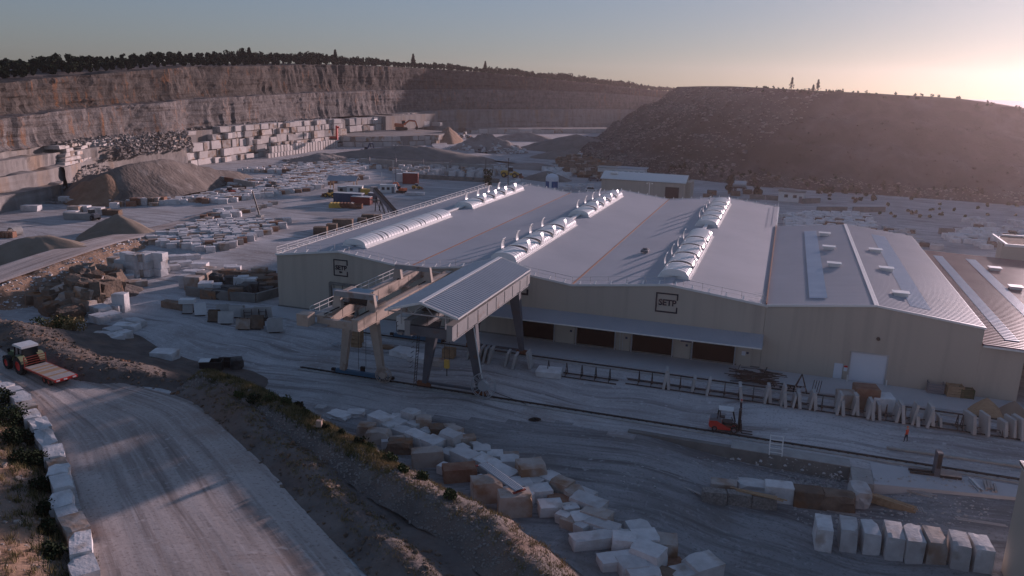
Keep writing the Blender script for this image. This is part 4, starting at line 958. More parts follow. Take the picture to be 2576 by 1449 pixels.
# retaining wall below the front rail, right half
rw = thing('retaining_wall', 'low concrete retaining wall below the front crane rail', 'wall', (0, WALLY, -1.5))
pts = [(-13, .0), (-8, .45), (-3, 1.15), (3, 1.5), (9.2, 1.5)]
for (xa, ha), (xb, hb_) in zip(pts[:-1], pts[1:]):
    MB().add([(xa, -.28, 1.45 - ha), (xb, -.28, 1.45 - hb_), (xb, -.28, 1.62), (xa, -.28, 1.62), (xa, .4, 1.45 - ha), (xb, .4, 1.45 - hb_), (xb, .4, 1.62), (xa, .4, 1.62)],
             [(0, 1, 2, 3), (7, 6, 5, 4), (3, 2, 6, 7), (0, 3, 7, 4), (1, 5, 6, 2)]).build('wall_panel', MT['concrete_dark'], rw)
MB().box((3.5, .6, 1.62), (11.5, 1.8, .08)).build('coping_slab', MT['concrete'], rw)
MB().box((10.2, -1.6, .75), (1.9, 3.2, 1.6)).build('return_wall', MT['concrete'], rw)
# concrete pad at the right, level with the rail
pad = MB().prism([(11.2, 76.0), (23.5, 78.2), (27, 79.0), (27, 80.9), (11.2, 80.9)], -1.6, .02, 'z').build('concrete_apron', MT['concrete_floor']); pad['kind'] = 'structure'

# ------------------------------------------------------------------ open beige gantry crane
def wheel_reel(parent, c, r, n, mat, spokes=12, y=0):
    """cable reel standing across the rail"""
    rl = MB()
    for s in (-.16, .16):
        for k in range(24):
            a, b = 2*math.pi*k/24, 2*math.pi*(k + 1)/24
            rl.beam((c[0] + r*math.cos(a), c[1] + s, c[2] + r*math.sin(a)), (c[0] + r*math.cos(b), c[1] + s, c[2] + r*math.sin(b)), .07)
    o = rl.build('cable_reel', mat, parent)
    MB().tube((c[0], c[1] - .25, c[2]), (c[0], c[1] + .25, c[2]), r*.42, 16).build('drum', mat, o)
    sp = MB().box((0, 0, r*.5), (.05, .05, r)).mesh('spoke', mat)
    for k in range(spokes):
        for s in (-.16, .16): link('spoke', sp, o, (c[0], c[1] + s, c[2]), rot=(0, 2*math.pi*k/spokes, 0))
c1 = thing('gantry_crane', 'weathered beige open gantry crane with twin girders', 'gantry crane', (-47, 90, 0))
bm_ = MT['crane_beige']
GL, GR_, GT = -2.3, 2.3, 9.3
for gx in (GL, GR_):
    g = MB().box((gx, 0, GT - .65), (.75, 27, 1.2)).box((gx, 0, GT), (1.05, 27, .10)).box((gx, 0, GT - 1.3), (1.0, 27, .10)).build('girder', bm_, c1)
    MB().box((gx + (.3 if gx < 0 else -.3), 0, GT + .11), (.1, 26, .12)).build('trolley_rail', MT['iron'], g)
    for k in range(9): MB().box((gx + .385, -12 + k*3, GT - .65), (.04, .08, 1.15)).build('stiffener', bm_, g)
for y in (-13.3, 13.3): MB().box((0, y, GT - .75), (3.9, .5, .9)).build('end_tie', bm_, c1)
def leg(parent, a, b, w0, w1, d0, d1, mat): return MB().beam(a, b, w0, d0, up=(0, 1, 0), w2=w1, h2=d1).build('leg', mat, parent)
for y, nm in ((RAILF - 90, 'f'), (RAILB - 90, 'b')):
    leg(c1, (-1.7, y, GT - 1.36), (-2.7, y, .75), 1.15, .75, .8, .6, bm_); leg(c1, (1.7, y, GT - 1.36), (2.7, y, .75), 1.15, .75, .8, .6, bm_)
    # raised portal over the girders
    for gx in (GL, GR_): MB().beam((gx, y - 1.4, GT + .05), (gx, y - 1.4, GT + 2.0), 1.3, .6, up=(0, 1, 0), w2=.7, h2=.5).build('portal_post', bm_, c1)
    MB().box((0, y - 1.4, GT + 1.75), (5.2, .55, .65)).build('portal_beam', MT['crane_girder'], c1)
    b = MB().box((0, y, .55), (7.4, .5, .45)).build('bogie_beam', MT['blue_paint'], c1)
    for x in (-3.6, -2.6, 2.6, 3.6):
        MB().tube((x, y - .2, .42), (x, y + .2, .42), .28, 14).build('wheel', MT['iron'], b)
    for x in (-4.1, 4.1): MB().box((x, y, .6), (.5, .35, .35)).build('buffer', MT['black'], b)
wheel_reel(c1, (3.3, RAILF - 90 - .75, 1.15), 1.0, 24, MT['crane_beige'])
# trolley with winch and little blue roof
tr = MB().box((0, -7.2, GT + .35), (4.6, 2.6, .2)).build('trolley', MT['iron'], c1)
MB().box((-.3, -7.4, GT + .85), (2.2, 1.6, .8)).build('winch', MT['iron'], tr); MB().box((1.1, -7.0, GT + .8), (.9, .9, .7)).build('motor', MT['blue_paint'], tr)
MB().box((-.3, -7.4, GT + 1.75), (2.8, 2.0, .07)).build('trolley_roof', MT['blue_paint'], tr)
for x in (-1.5, .9):
    for y in (-8.2, -6.6): MB().box((x, y, GT + 1.1), (.06, .06, 1.3)).build('roof_post', MT['iron'], tr)
for x, y in ((-.6, -7.6), (.1, -7.0)): MB().tube((x, y, GT - .1), (x, y - .3, 1.0), .025, 6).build('hoist_rope', MT['iron'], tr)
hk = MB().box((-.25, -7.5, .95), (.5, .35, .7)).build('hook_block', MT['black'], tr); MB().box((-.25, -7.5, .35), (1.2, .12, .1)).build('lifting_beam', MT['black'], hk)
# walkway, railing, cabinet
wk = MB().box((-3.4, 0, GT - .3), (1.1, 26, .08)).build('walkway', MT['crane_girder'], c1)
MB().beam((-3.9, -13, GT + .8), (-3.9, 13, GT + .8), .05).beam((-3.9, -13, GT + .3), (-3.9, 13, GT + .3), .05).build('handrail', MT['white_metal'], wk)
pm = MB().box((0, 0, .55), (.05, .05, 1.1)).mesh('rail_post', MT['white_metal'])
for k in range(14): link('rail_post', pm, wk, (-3.9, -13 + 2*k, GT - .3))
MB().box((-3.6, -4.5, GT + .5), (.7, 2.2, 1.1)).build('switch_cabinet', bm_, wk)
MB().box((-3.6, -14.4, GT - .25), (1.5, 1.5, 1.4)).build('control_box', bm_, c1)
MB().box((-2.6, -13.9, GT - .95), (3.2, 1.4, .08)).build('platform', MT['crane_girder'], c1)
MB().beam((-4.1, -12.6, GT + .3), (-1.2, -12.6, GT + .3), .05).beam((-4.1, -12.6, GT - .2), (-1.2, -12.6, GT - .2), .05).build('handrail', MT['white_metal'], c1)

# ------------------------------------------------------------------ roofed gantry crane
c2 = thing('gantry_crane', 'dark steel gantry crane under its own pitched corrugated roof', 'gantry crane', (-34.9, 90, 0))
cs = MT['crane_steel']
for gx in (-2.5, 2.5):
    g = MB().box((gx, -1, 9.65), (.7, 27.5, 1.6)).box((gx, -1, 10.5), (.95, 27.5, .1)).box((gx, -1, 8.82), (.95, 27.5, .1)).build('girder', MT['crane_girder'], c2)
    for k in range(9): MB().box((gx + .37, -13.3 + k*3.1, 9.65), (.05, .1, 1.5)).build('stiffener', MT['crane_girder'], g)
for y in (-14.6, 12.6): MB().box((0, y, 9.5), (4.3, .5, 1.1)).build('end_tie', cs, c2)
for y in (RAILF - 90, RAILB - 90):
    leg(c2, (-2.3, y, 8.8), (-3.55, y, .7), 1.5, .55, .9, .6, cs); leg(c2, (2.3, y, 8.8), (3.55, y, .7), 1.5, .55, .9, .6, cs)
    b = MB().beam((-3.6, y, .75), (3.6, y, .75), .3, .26).build('tie_beam', cs, c2)
    for x in (-3.7, 3.7):
        bg_ = MB().box((x, y, .55), (1.7, .5, .5)).build('bogie', MT['rusty'], c2)
        for d in (-.5, .5): MB().tube((x + d, y - .2, .42), (x + d, y + .2, .42), .28, 14).build('wheel', MT['iron'], bg_)
wheel_reel(c2, (4.3, RAILF - 90 - .8, 1.75), 1.5, 24, MT['galvanised'], 14)
MB().tube((5.6, RAILF - 90 - .8, 1.2), (9.5, RAILF - 90 - .5, .15), .03, 6).build('cable', MT['black'], c2)
# pipe down the front right leg
MB().tube((2.9, RAILF - 90 - .55, 8.6), (4.0, RAILF - 90 - .5, 2.5), .09, 8).build('conduit', MT['white_metal'], c2)
# roof: two corrugated slopes on trusses
EX, RZ, EZ = 4.25, 13.3, 12.05
for s in (-1, 1):
    ys_ = np.linspace(-16.6, 8.2, 4*44 + 1); V = np.array([[(x, y, z + .10*(k % 4 in (1, 2))) for x, z in ((0, RZ), (s*EX, EZ))] for k, y in enumerate(ys_)])
    hpz = MB().grid(V).build('roof_slope', MT['canopy_sheet'], c2)
    MB().beam((0, -16.65, RZ - .02), (s*EX, -16.65, EZ - .02), .10, .24).build('barge_board', MT['white_metal'], c2)
    MB().beam((0, 8.25, RZ - .02), (s*EX, 8.25, EZ - .02), .10, .24).build('barge_board', MT['white_metal'], c2)
    MB().beam((s*EX, -16.6, EZ - .05), (s*EX, 8.2, EZ - .05), .14, .16).build('eaves_gutter', MT['white_metal'], c2)
MB().beam((0, -16.65, RZ + .07), (0, 8.25, RZ + .07), .5, .06).build('ridge_cap', MT['white_metal'], c2)
for y in (-16.0, -10, -4, 2, 7.6):
    t = MB().beam((-4.1, y, EZ - .25), (4.1, y, EZ - .25), .10, .14).build('truss_chord', MT['galvanised'], c2)
    for s in (-1, 1):
        MB().beam((s*1.2, y, EZ - .25), (s*2.1, y, RZ - .75), .07).build('truss_web', MT['galvanised'], t); MB().beam((s*1.2, y, EZ - .25), (0, y, RZ - .15), .07).build('truss_web', MT['galvanised'], t)
        MB().beam((s*2.6, y, 10.5), (s*2.6, y, EZ + .35), .12).build('roof_post', MT['galvanised'], t)
tr = MB().box((0, -9.5, 10.75), (5.0, 3.0, .25)).build('trolley', MT['iron'], c2)
MB().box((-.4, -9.5, 11.2), (2.4, 1.6, .8)).build('winch', MT['black'], tr); MB().box((1.2, -10.4, 10.55), (.8, .1, 1.0)).build('green_panel', MT['green_sign'], tr)
for x in (-.3, .3): MB().tube((x, -9.6, 10.7), (x, -9.6, 4.6), .025, 6).build('hoist_rope', MT['iron'], tr)
hk = MB().box((0, -9.6, 4.1), (.55, .4, 1.0)).build('hook_block', MT['yellow'], tr)
MB().tube((0, -9.6, 3.6), (0, -9.6, 2.6), .06, 6).build('hook_rod', MT['iron'], hk)
MB().box((-3.5, -13.4, 9.9), (1.3, 1.5, 1.5)).build('control_cabin', MT['white_paint'], c2)
wk = MB().box((-3.4, -3, 9.0), (1.1, 23, .08)).build('walkway', cs, c2)
MB().beam((-3.95, -14.5, 10.1), (-3.95, 8.5, 10.1), .05).beam((-3.95, -14.5, 9.6), (-3.95, 8.5, 9.6), .05).build('handrail', MT['iron'], wk)
pm2 = MB().box((0, 0, .55), (.05, .05, 1.1)).mesh('rail_post', MT['iron'])
for k in range(12): link('rail_post', pm2, wk, (-3.95, -14.5 + 2.09*k, 9.0))
ld = MB().tube((-4.3, -9.0, .6), (-3.6, -9.0, 9.2), .04, 6).tube((-4.3, -9.6, .6), (-3.6, -9.6, 9.2), .04, 6).build('ladder', MT['iron'], c2)
rg = MB().box((0, 0, 0), (.04, .6, .04)).mesh('rung', MT['iron'])
for k in range(22): link('rung', rg, ld, (-4.28 + .7*k/22, -9.3, .9 + k*.38))
for k in range(10): MB().box((-4.75 + .5*k/10, -9.3, 3 + k*.62), (.04, .75, .05)).build('cage_hoop', MT['iron'], ld)
# ------------------------------------------------------------------ stone blocks
BR = random.Random(21); NBLK = [0]
def block(c, w, d, h, rz, mat='stone', kind='s', label='', group=None, tilt=(0, 0), name='limestone_block', k=None):
    o = link(name, lib(kind, mat, k if k is not None else BR.randrange(8 if kind == 'r' else 10)), None, c, 0, (w, d, h), (tilt[0], tilt[1], rz))
    NBLK[0] += 1
    return tag(o, label, 'block' if 'block' in name else ('boulder' if 'boulder' in name else 'slab'), group)
def inside(p, poly):
    c = False
    for (x1, y1), (x2, y2) in zip(poly, poly[1:] + poly[:1]):
        if (y1 > p[1]) != (y2 > p[1]) and p[0] < (x2 - x1)*(p[1] - y1)/(y2 - y1) + x1: c = not c
    return c
def z4(x, y): return (737.9 + x/3.0, 966 + y/3.0)          # survey sheet of the bank-side pile
bank = [  # x, y of the top face, width, depth, height, turn, material, kind
 (345, 215, 2.6, 1.5, .55, -.2, 'stone', 'r'), (470, 200, 1.9, 1.3, .6, .3, 'stone', 'r'), (205, 165, 1.1, .9, .25, .1, 'stone', 's'),
 (665, 235, 2.5, 1.7, 1.25, -.35, 'stone', 's'), (770, 272, 1.9, 1.6, 1.15, -.35, 'stone', 's'), (888, 195, 1.6, 1.3, 1.8, -.3, 'stone', 's'), (985, 245, 1.6, 1.4, 1.5, .45, 'stone_stained', 's'),
 (1080, 312, 1.6, 1.3, 1.2, .5, 'stone_brown', 'r'), (830, 335, 1.9, 1.4, 1.0, -.35, 'stone', 's'), (938, 372, 2.5, 1.4, 1.25, -.4, 'stone', 's'), (550, 300, 1.7, 1.3, 1.2, .2, 'stone_stained', 's'),
 (640, 350, 2.3, 1.4, 1.3, .25, 'stone_stained', 'r'), (800, 420, 2.4, 1.5, 1.3, .3, 'stone_brown', 'r'), (1012, 490, 3.0, 1.3, 1.7, .55, 'stone_stained', 's'), (1053, 412, 1.9, 1.6, 1.3, -.4, 'stone', 's'),
 (1183, 362, 2.2, 1.4, 1.7, -.35, 'stone', 's'), (1180, 500, 1.7, 1.4, .8, -.4, 'stone', 's'), (1295, 508, 2.5, 1.6, 1.3, -.4, 'stone', 's'), (1425, 472, 1.7, 1.4, 1.0, .4, 'stone', 's'),
 (1255, 615, 2.9, 1.5, 1.4, .55, 'stone_rust', 's'), (1450, 562, 2.9, 1.6, 1.2, -.45, 'stone', 's'), (1525, 515, 1.5, 1.4, .9, .4, 'stone', 's'), (1635, 552, 1.8, 1.5, 1.0, .45, 'stone', 's'), (1588, 642, 2.4, 1.6, 1.25, -.35, 'stone', 's'),
 (1795, 592, 2.4, 2.0, 2.0, .6, 'stone_stained', 's'), (1705, 728, 2.1, 1.7, 1.2, .6, 'stone', 's'), (1462, 712, 2.6, 1.6, 2.1, .55, 'stone_stained', 's'), (1668, 815, 2.7, 1.5, 2.1, .5, 'stone_stained', 's'), (1850, 775, 2.2, 1.5, 1.2, .55, 'stone', 's'),
 (1945, 688, 1.9, 1.5, 1.2, -.4, 'stone', 's'), (2030, 722, 1.9, 1.5, 1.4, -.35, 'stone_stained', 's'), (2115, 785, 1.8, 1.4, 1.2, .5, 'stone_stained', 'r'), (1940, 895, 2.0, 1.5, 1.0, .5, 'stone', 's'), (2005, 852, 2.1, 1.4, .9, .3, 'stone_rust', 'r'),
 (2230, 862, 2.9, 1.5, 1.3, -.3, 'stone', 's'), (2295, 952, 2.3, 1.5, 1.2, -.25, 'stone_stained', 's'), (2330, 1042, 2.8, 1.2, 1.1, -.2, 'stone', 's'), (2395, 1092, 2.6, 1.1, 1.0, -.2, 'stone', 's'), (2172, 985, 1.6, 1.5, 1.0, .6, 'stone', 's'), (2270, 1135, 3.8, 1.3, 1.0, .6, 'stone', 's'),
 (2500, 1140, 1.9, 1.4, 1.5, .2, 'stone', 's'), (2480, 1290, 3.6, 1.3, 1.0, .6, 'stone', 's'), (2610, 1060, 1.9, 1.7, 1.1, .55, 'stone', 's'), (2660, 1130, 1.9, 1.7, 1.5, .5, 'stone', 's'), (2680, 1225, 2.5, 1.8, 1.8, -.35, 'stone', 's'),
 (2800, 1160, 2.0, 1.7, 1.5, .2, 'stone_stained', 's'), (2560, 1330, 2.2, 1.6, 1.2, .55, 'stone', 's'), (2640, 1390, 2.4, 1.6, 1.2, .5, 'stone', 's'), (3095, 1325, 2.4, 2.0, 1.7, .75, 'stone', 's'), (2930, 1400, 1.9, 1.5, 1.2, .7, 'stone', 's'), (2760, 1425, 2.6, 1.6, 1.0, .4, 'stone_brown', 'r'), (2850, 1330, 2.0, 1.3, .5, .3, 'stone_rust', 'r')]
adj = {'stone': 'pale', 'stone_stained': 'ochre-stained', 'stone_rust': 'rust-red', 'stone_brown': 'rough brown'}
for i, (x, y, w, d, h, rz, m, k) in enumerate(sorted(bank, key=lambda b: b[0])):
    px, py = z4(x, y); p = PG(px, py, h); p.z = float(gz(p.x, p.y)) - .03
    block(p, w*1.06, d*1.12, h, rz, m, 'b' if k == 's' else k, '%s limestone block in the bank-side pile, %s from its crane end' % (adj[m], nth(i)), 'blocks piled along the planted bank')
# smaller blocks packed into the gaps of that pile
_pp = [(480, 290), (900, 190), (1260, 330), (1500, 470), (1800, 560), (2100, 720), (2330, 880), (2560, 1050), (2900, 1330), (2700, 1440), (2300, 1180), (1900, 900), (1450, 760), (1100, 620), (700, 430)]
_occ = [(PG(*z4(b[0], b[1]), b[4]), max(b[2], b[3])*.5) for b in bank]; _add = []
for _ in range(900):
    x, y = BR.uniform(480, 2900), BR.uniform(190, 1440)
    if not inside((x, y), _pp): continue
    w = BR.uniform(1.1, 1.8); p = PG(*z4(x, y), .9)
    if all((p.xy - q.xy).length > r0*.72 + w*.30 for q, r0 in _occ): _occ.append((p, w*.5)); _add.append((x, p, w))
for i, (x, p, w) in enumerate(sorted(_add, key=lambda a: a[0])):
    p.z = float(gz(p.x, p.y)) - .03
    block(p, w, w*BR.uniform(.65, .85), BR.uniform(.7, 1.2), BR.choice((-.4, .5)) + BR.uniform(-.15, .15), 'stone' if BR.random() < .75 else 'stone_stained', 's', 'small limestone block filling the bank-side pile, %s small one from its crane end' % nth(i), 'small blocks in the bank-side pile')
print('small fill', len(_add))
# eight tall blocks at the lower right
def z5(x, y): return (1596.5 + x*.38019, 898.9 + y*.38019)
for i, (x, y) in enumerate([(1255, 1085), (1420, 1098), (1565, 1110), (1720, 1137), (1850, 1157), (1990, 1164), (2155, 1200), (2300, 1215)]):
    p = PG(*z5(x, y), 2.15); p.z = float(gz(p.x, p.y)) - .02
    block(p, 1.36 + .08*math.sin(i*3), 2.7 + .25*math.sin(i*5), 2.15 + .1*math.sin(i*2.3), .06 + .05*math.sin(i*4), 'stone' if i != 5 else 'stone_stained', 'b', 'tall pale stone block, %s from the left in the row of eight' % ORD[i], 'row of eight tall blocks')
for i, (x, y, w, d, h, m, k) in enumerate([(592, 822, 2.4, 1.3, 1.1, 'stone_stained', 's'), (775, 822, 2.9, 1.5, 1.2, 'stone', 'r'), (962, 835, 2.6, 1.6, 1.7, 'stone', 's'), (1155, 868, 2.6, 1.7, 1.7, 'stone_brown', 's'), (1345, 892, 2.9, 1.8, 1.7, 'stone_brown', 'r'), (1492, 850, 1.8, 2.2, 1.8, 'stone', 'r')]):
    p = PG(*z5(x, y), h); p.z = float(gz(p.x, p.y)) - .02
    block(p, w, d, h, .12, m, k, 'rough stone block below the retaining wall, %s from the left' % ORD[i], 'rough blocks below the retaining wall')
for i, (x, y) in enumerate([(528, 880), (692, 895), (858, 915)]):
    p = PG(*z5(x, y), 1.2); p.z = float(gz(p.x, p.y)) - .02
    block(p, 2.2, 1.0, 1.25, .18, 'aggregate', 's', 'pebbly concrete block in front of the rough stones, %s from the left' % ORD[i], 'pebbly concrete blocks', name='concrete_block')
# block wall on the left side of the haul road
def z3(x, y): return (x*.36104, 925.7 + y*.36104)
wl = [(-60, 95), (20, 118), (88, 136), (130, 172), (160, 208), (185, 252), (212, 306), (275, 366), (318, 470), (372, 572), (392, 640), (402, 700), (425, 788), (432, 895), (458, 975), (512, 1068), (562, 1215), (580, 1360), (590, 1480)]
for i, (x, y) in enumerate(wl):
    a, b = wl[max(0, i - 1)], wl[min(len(wl) - 1, i + 1)]
    p, pa, pb = P(*z3(x, y), BZ + 1.1), P(*z3(*a), BZ + 1.1), P(*z3(*b), BZ + 1.1)
    ang = math.atan2(pb.y - pa.y, pb.x - pa.x); ln = (pb - pa).length/2
    p.z = BZ - .05
    n = len(wl) - 1 - i
    block(p, ln*.97, 1.5 + .2*math.sin(i*3.1), 1.1 + .12*math.sin(i*1.7), ang + .12*math.sin(i*2.7), 'stone' if i % 5 else 'stone_stained', 'r' if i in (7, 8, 11, 13) else 'b',
          'white stone block walling the haul road, %s from the bottom edge' % nth(n), 'block wall beside the haul road')
# loose white blocks on the left part of the yard
def z9(x, y): return (x/3.0, 536.7 + y/3.0)
loose = [(755, 695, 3.0, 2.2, 1.5), (862, 685, 2.4, 1.9, 1.3), (750, 762, 2.6, 2.0, 1.2), (845, 747, 2.4, 1.8, .9), (955, 832, 3.4, 1.8, .9), (1022, 800, 3.1, 1.7, 1.0), (855, 865, 2.6, 1.8, .9), (765, 900, 2.5, 1.9, 1.2), (860, 915, 2.4, 1.8, 1.3), (930, 888, 1.9, 1.9, 1.3),
         (905, 598, 2.0, 1.6, 3.0), (800, 632, 2.0, 1.6, 1.3), (738, 663, 2.0, 1.4, 1.0), (1240, 1035, 3.0, 2.2, 1.4), (635, 738, 2.2, 1.5, .5), (570, 832, 2.6, 1.8, .5)]
for i, (x, y, w, d, h) in enumerate(loose):
    p = PG(*z9(x, y), h); p.z = float(gz(p.x, p.y)) - .02
    nm = {10: 'tall upright white block beside the brown boulder pile', 13: 'lone pale block on open yard before the slab racks'}.get(i, 'sawn white block on the left yard, %s of the loose group' % nth(i))
    block(p, w, d, h, -.25 + .5*(i % 3 == 1), 'stone', 'b', nm, None if i in (10, 13) else 'loose white blocks below the boulder pile')
# stacked and laid-out blocks beside the upper road
stk = [(865, 330, 2), (912, 300, 2), (960, 292, 3), (1002, 305, 3), (1045, 300, 3), (1085, 300, 3), (1120, 290, 3), (1200, 295, 3), (918, 345, 2), (1020, 375, 1)]
for i, (x, y, n) in enumerate(stk):
    p = P(*z9(x, y), n*1.45)
    for j in range(n):
        block((p.x + BR.uniform(-.15, .15), p.y + BR.uniform(-.15, .15), j*1.45), 2.2, 1.7, 1.45, BR.uniform(-.2, .2), 'stone' if BR.random() > .4 else 'stone_stained', 's',
              'stacked limestone block, %s up in the %s stack by the upper road' % (ORD[j], ORD[i]), 'stacked blocks by the upper road')
flat = [(820, 425), (885, 412), (960, 437), (1020, 437), (1085, 430), (1145, 422), (1215, 408), (1295, 392), (1340, 362), (1388, 362), (1275, 318), (1335, 318), (1385, 313), (1450, 312), (945, 465), (1000, 505), (1040, 510), (1100, 398), (1160, 392)]
for i, (x, y) in enumerate(flat):
    p = P(*z9(x, y), .9); p.z = -.02
    block(p, 2.9, 1.7, .95, .9 + BR.uniform(-.15, .15), 'stone' if i not in (15, 16) else 'stone_stained', 's', 'flat white block laid out below the stacks, %s from the left' % nth(i), 'flat blocks below the stacks')
# big field of blocks left of the hall
def field(polypx, dx, dy, rz, seed, fill=.93):
    r = random.Random(seed); poly = [tuple(P(x, y)[:2]) for x, y in polypx]
    x0, x1 = min(p[0] for p in poly), max(p[0] for p in poly); y0, y1 = min(p[1] for p in poly), max(p[1] for p in poly)
    cx, cy = (x0 + x1)/2, (y0 + y1)/2; R = max(x1 - x0, y1 - y0); out = []
    n, m = int(R/dx) + 2, int(R/dy) + 2
    for i in range(-n, n):
        for j in range(-m, m):
            a, b = i*dx + r.uniform(-.25, .25) + (j % 2)*.6, j*dy + r.uniform(-.2, .2)
            x = cx + a*math.cos(rz) - b*math.sin(rz); y = cy + a*math.sin(rz) + b*math.cos(rz)
            if inside((x, y), poly) and r.random() < fill: out.append((x, y))
    return out
f1 = field([z9(1060, 225), (z9(1480, 88)), z9(1760, 70), z9(2172, 72), z9(2165, 112), z9(1985, 185), z9(1745, 275), z9(1600, 300), z9(1300, 262)], 2.3, 1.75, .75, 3, .98)
f1.sort(key=lambda p: p[1])
f1_far = f1[72:]
for i, (x, y) in enumerate(f1[:72]):
    m = 'stone' if BR.random() < .72 else ('stone_stained' if BR.random() < .8 else 'stone_rust')
    block((x, y, -.03), BR.uniform(1.7, 2.25), BR.uniform(1.25, 1.65), BR.uniform(.9, 1.5), .75 + BR.uniform(-.12, .12), m, 's', 'pale limestone block at the near edge of the dense field left of the hall', 'near edge of the block field left of the hall')
print('field1', len(f1), 'blocks', NBLK[0])
# far fields, one mass of blocks
def far_blocks(name, pts, seed, label, mats, smin=.9, smax=1.5, rz=.6, wd=(1.7, 2.9, 1.3, 2.0)):
    r = np.random.RandomState(seed)
    groups = {m: [] for m in mats}
    for p in pts: groups[mats[min(len(mats) - 1, int(r.rand()**1.6*len(mats)))]].append(p)
    mb = MB(); ms = list(mats)
    for mi, m in enumerate(ms):
        for p in groups[m]:
            h = r.uniform(smin, smax); w, d = r.uniform(*wd[:2]), r.uniform(*wd[2:])
            mb.box((p[0], p[1], (p[2] if len(p) > 2 else 0) + h/2 - .03), (w, d, h), rz + r.uniform(-.2, .2), mi, tap=(r.uniform(.88, 1), r.uniform(.88, 1)))
    o = mb.build(name, [MT[m] for m in ms], fix=False); return tag(o, label, 'blocks', None, 'stuff')
ff = []
far_blocks('limestone_blocks', f1_far, 2, 'dense field of pale blocks left of the hall', ['stone', 'stone', 'stone', 'stone_stained', 'stone_rust'], .9, 1.5, .75, wd=(1.7, 2.2, 1.25, 1.6))
ff += field([(440, 512), (520, 492), (620, 478), (790, 452), (800, 470), (700, 492), (560, 512)], 2.6, 2.1, .9, 5)
ff += field([(640, 475), (760, 438), (890, 425), (920, 450), (850, 462), (780, 480), (690, 492)], 2.6, 2.1, .9, 6)
ff += field([(700, 452), (760, 425), (860, 415), (930, 418), (890, 440), (760, 455)], 2.7, 2.2, .8, 7)
ff += field([(590, 432), (650, 425), (720, 418), (800, 408), (870, 405), (960, 405), (975, 425), (870, 428), (720, 436)], 2.8, 2.5, .8, 8, .85)
ff += field([(560, 470), (640, 455), (700, 445), (700, 460), (600, 480)], 2.7, 2.3, .9, 9, .85)
ff += field([(255, 517), (430, 505), (560, 492), (560, 500), (430, 516), (260, 524)], 3.0, 2.6, .6, 19, .75)
ff += field([(780, 402), (900, 396), (985, 400), (985, 418), (880, 416), (790, 412)], 2.9, 2.6, .6, 20, .85)
ff += field([(500, 545), (590, 528), (600, 545), (520, 560)], 2.6, 2.2, .9, 10, .8)
far_blocks('limestone_blocks', ff, 3, 'hundreds of pale blocks filling the middle of the quarry yard', ['stone', 'stone', 'stone_stained', 'stone_rust'])
f3 = field([(985, 428), (1120, 420), (1260, 425), (1290, 440), (1240, 448), (1000, 444)], 3.6, 3.0, .15, 12, .75)
far_blocks('limestone_blocks', f3, 4, 'rows of large pale blocks behind the red container', ['stone', 'stone', 'stone_stained'], 1.2, 2.4, .1)
f4 = field([(1395, 412), (1440, 398), (1560, 425), (1530, 458), (1420, 440)], 2.6, 2.2, .3, 13, .95)
far_blocks('brown_blocks', [(p[0], p[1], BR.choice((0, 0, 1.4))) for p in f4], 5, 'dark brown stacked blocks at the toe of the spoil hill', ['stone_brown', 'stone_brown', 'stone_stained'], 1.2, 1.8, .3)
f5 = field([(1365, 425), (1410, 418), (1440, 440), (1420, 452), (1370, 445)], 2.8, 2.3, .4, 14, .9) + field([(1295, 440), (1320, 470), (1400, 478), (1500, 462), (1500, 470), (1380, 485), (1290, 475)], 3.4, 3.0, .1, 15, .5)
far_blocks('limestone_blocks', f5, 6, 'pale blocks between the silo and the brown block pile', ['stone', 'stone'], .9, 1.6, .2)
f6 = field([(1440, 388), (1480, 372), (1520, 385), (1480, 400)], 4, 3.5, .2, 16, .6)
far_blocks('limestone_blocks', f6, 7, 'scattered blocks beside the grey cone mound', ['stone', 'stone_rust'], 1.2, 2.2, .2)
# brown boulder pile, far left: every boulder its own
bp = [(250, 640), (330, 660), (300, 620), (360, 600), (420, 565), (480, 580), (440, 605), (520, 520), (560, 540), (600, 460), (640, 450), (700, 465), (640, 495), (580, 500), (540, 560), (500, 600), (600, 570), (620, 600), (560, 620), (500, 640),
      (460, 690), (540, 690), (600, 690), (620, 640), (660, 620), (640, 560), (690, 510), (720, 480), (780, 470), (820, 470), (860, 450), (800, 520), (850, 520), (790, 560), (840, 570), (760, 540), (750, 590), (700, 570), (380, 640), (420, 640),
      (380, 720), (440, 770), (520, 770), (560, 730), (700, 610), (400, 600), (340, 590), (660, 540), (880, 500), (730, 520)]
def MD(x, y): return 2.5*math.exp(-((x - 640)/210)**2 - ((y - 560)/95)**2)
mh = P(*z9(640, 590)); heap('stone_mound', (mh.x, mh.y, 0), 9.5, 8.0, 2.2, MT['earth_dark'], 'dark earth mound under the boulder pile', .4, flat=.25, amp=.06, seed=71)
for i, (x, y) in enumerate(bp + [(x_ + 22, y_ - 14) for x_, y_ in bp[::2]]):
    lift = 0.0 if i % 3 else .9
    s = BR.uniform(1.9, 2.9); hh = BR.uniform(1.3, 2.0)
    if x > 560 and y < 600: lift += .8
    s *= 1.15; hh *= 1.15; g_ = MD(x, y); p = P(*z9(x, y), hh*.5 + g_); p.z = g_ + lift*.35 - .25
    block(p, s, BR.uniform(1.5, 2.0), hh, BR.uniform(0, 3), 'stone_brown' if BR.random() < .8 else 'stone_stained', 'r' if BR.random() < .3 else 's', 'brown rough boulder in the tumbled pile below the upper road', 'tumbled brown boulders', (BR.uniform(-.35, .35), BR.uniform(-.35, .35)), 'rough_boulder')
fill = []
for x, y in bp:
    for _ in range(3):
        p = P(*z9(x + BR.uniform(-30, 30), y + BR.uniform(-10, 30)), .3); fill.append((p.x, p.y, BR.uniform(-.1, .5)))
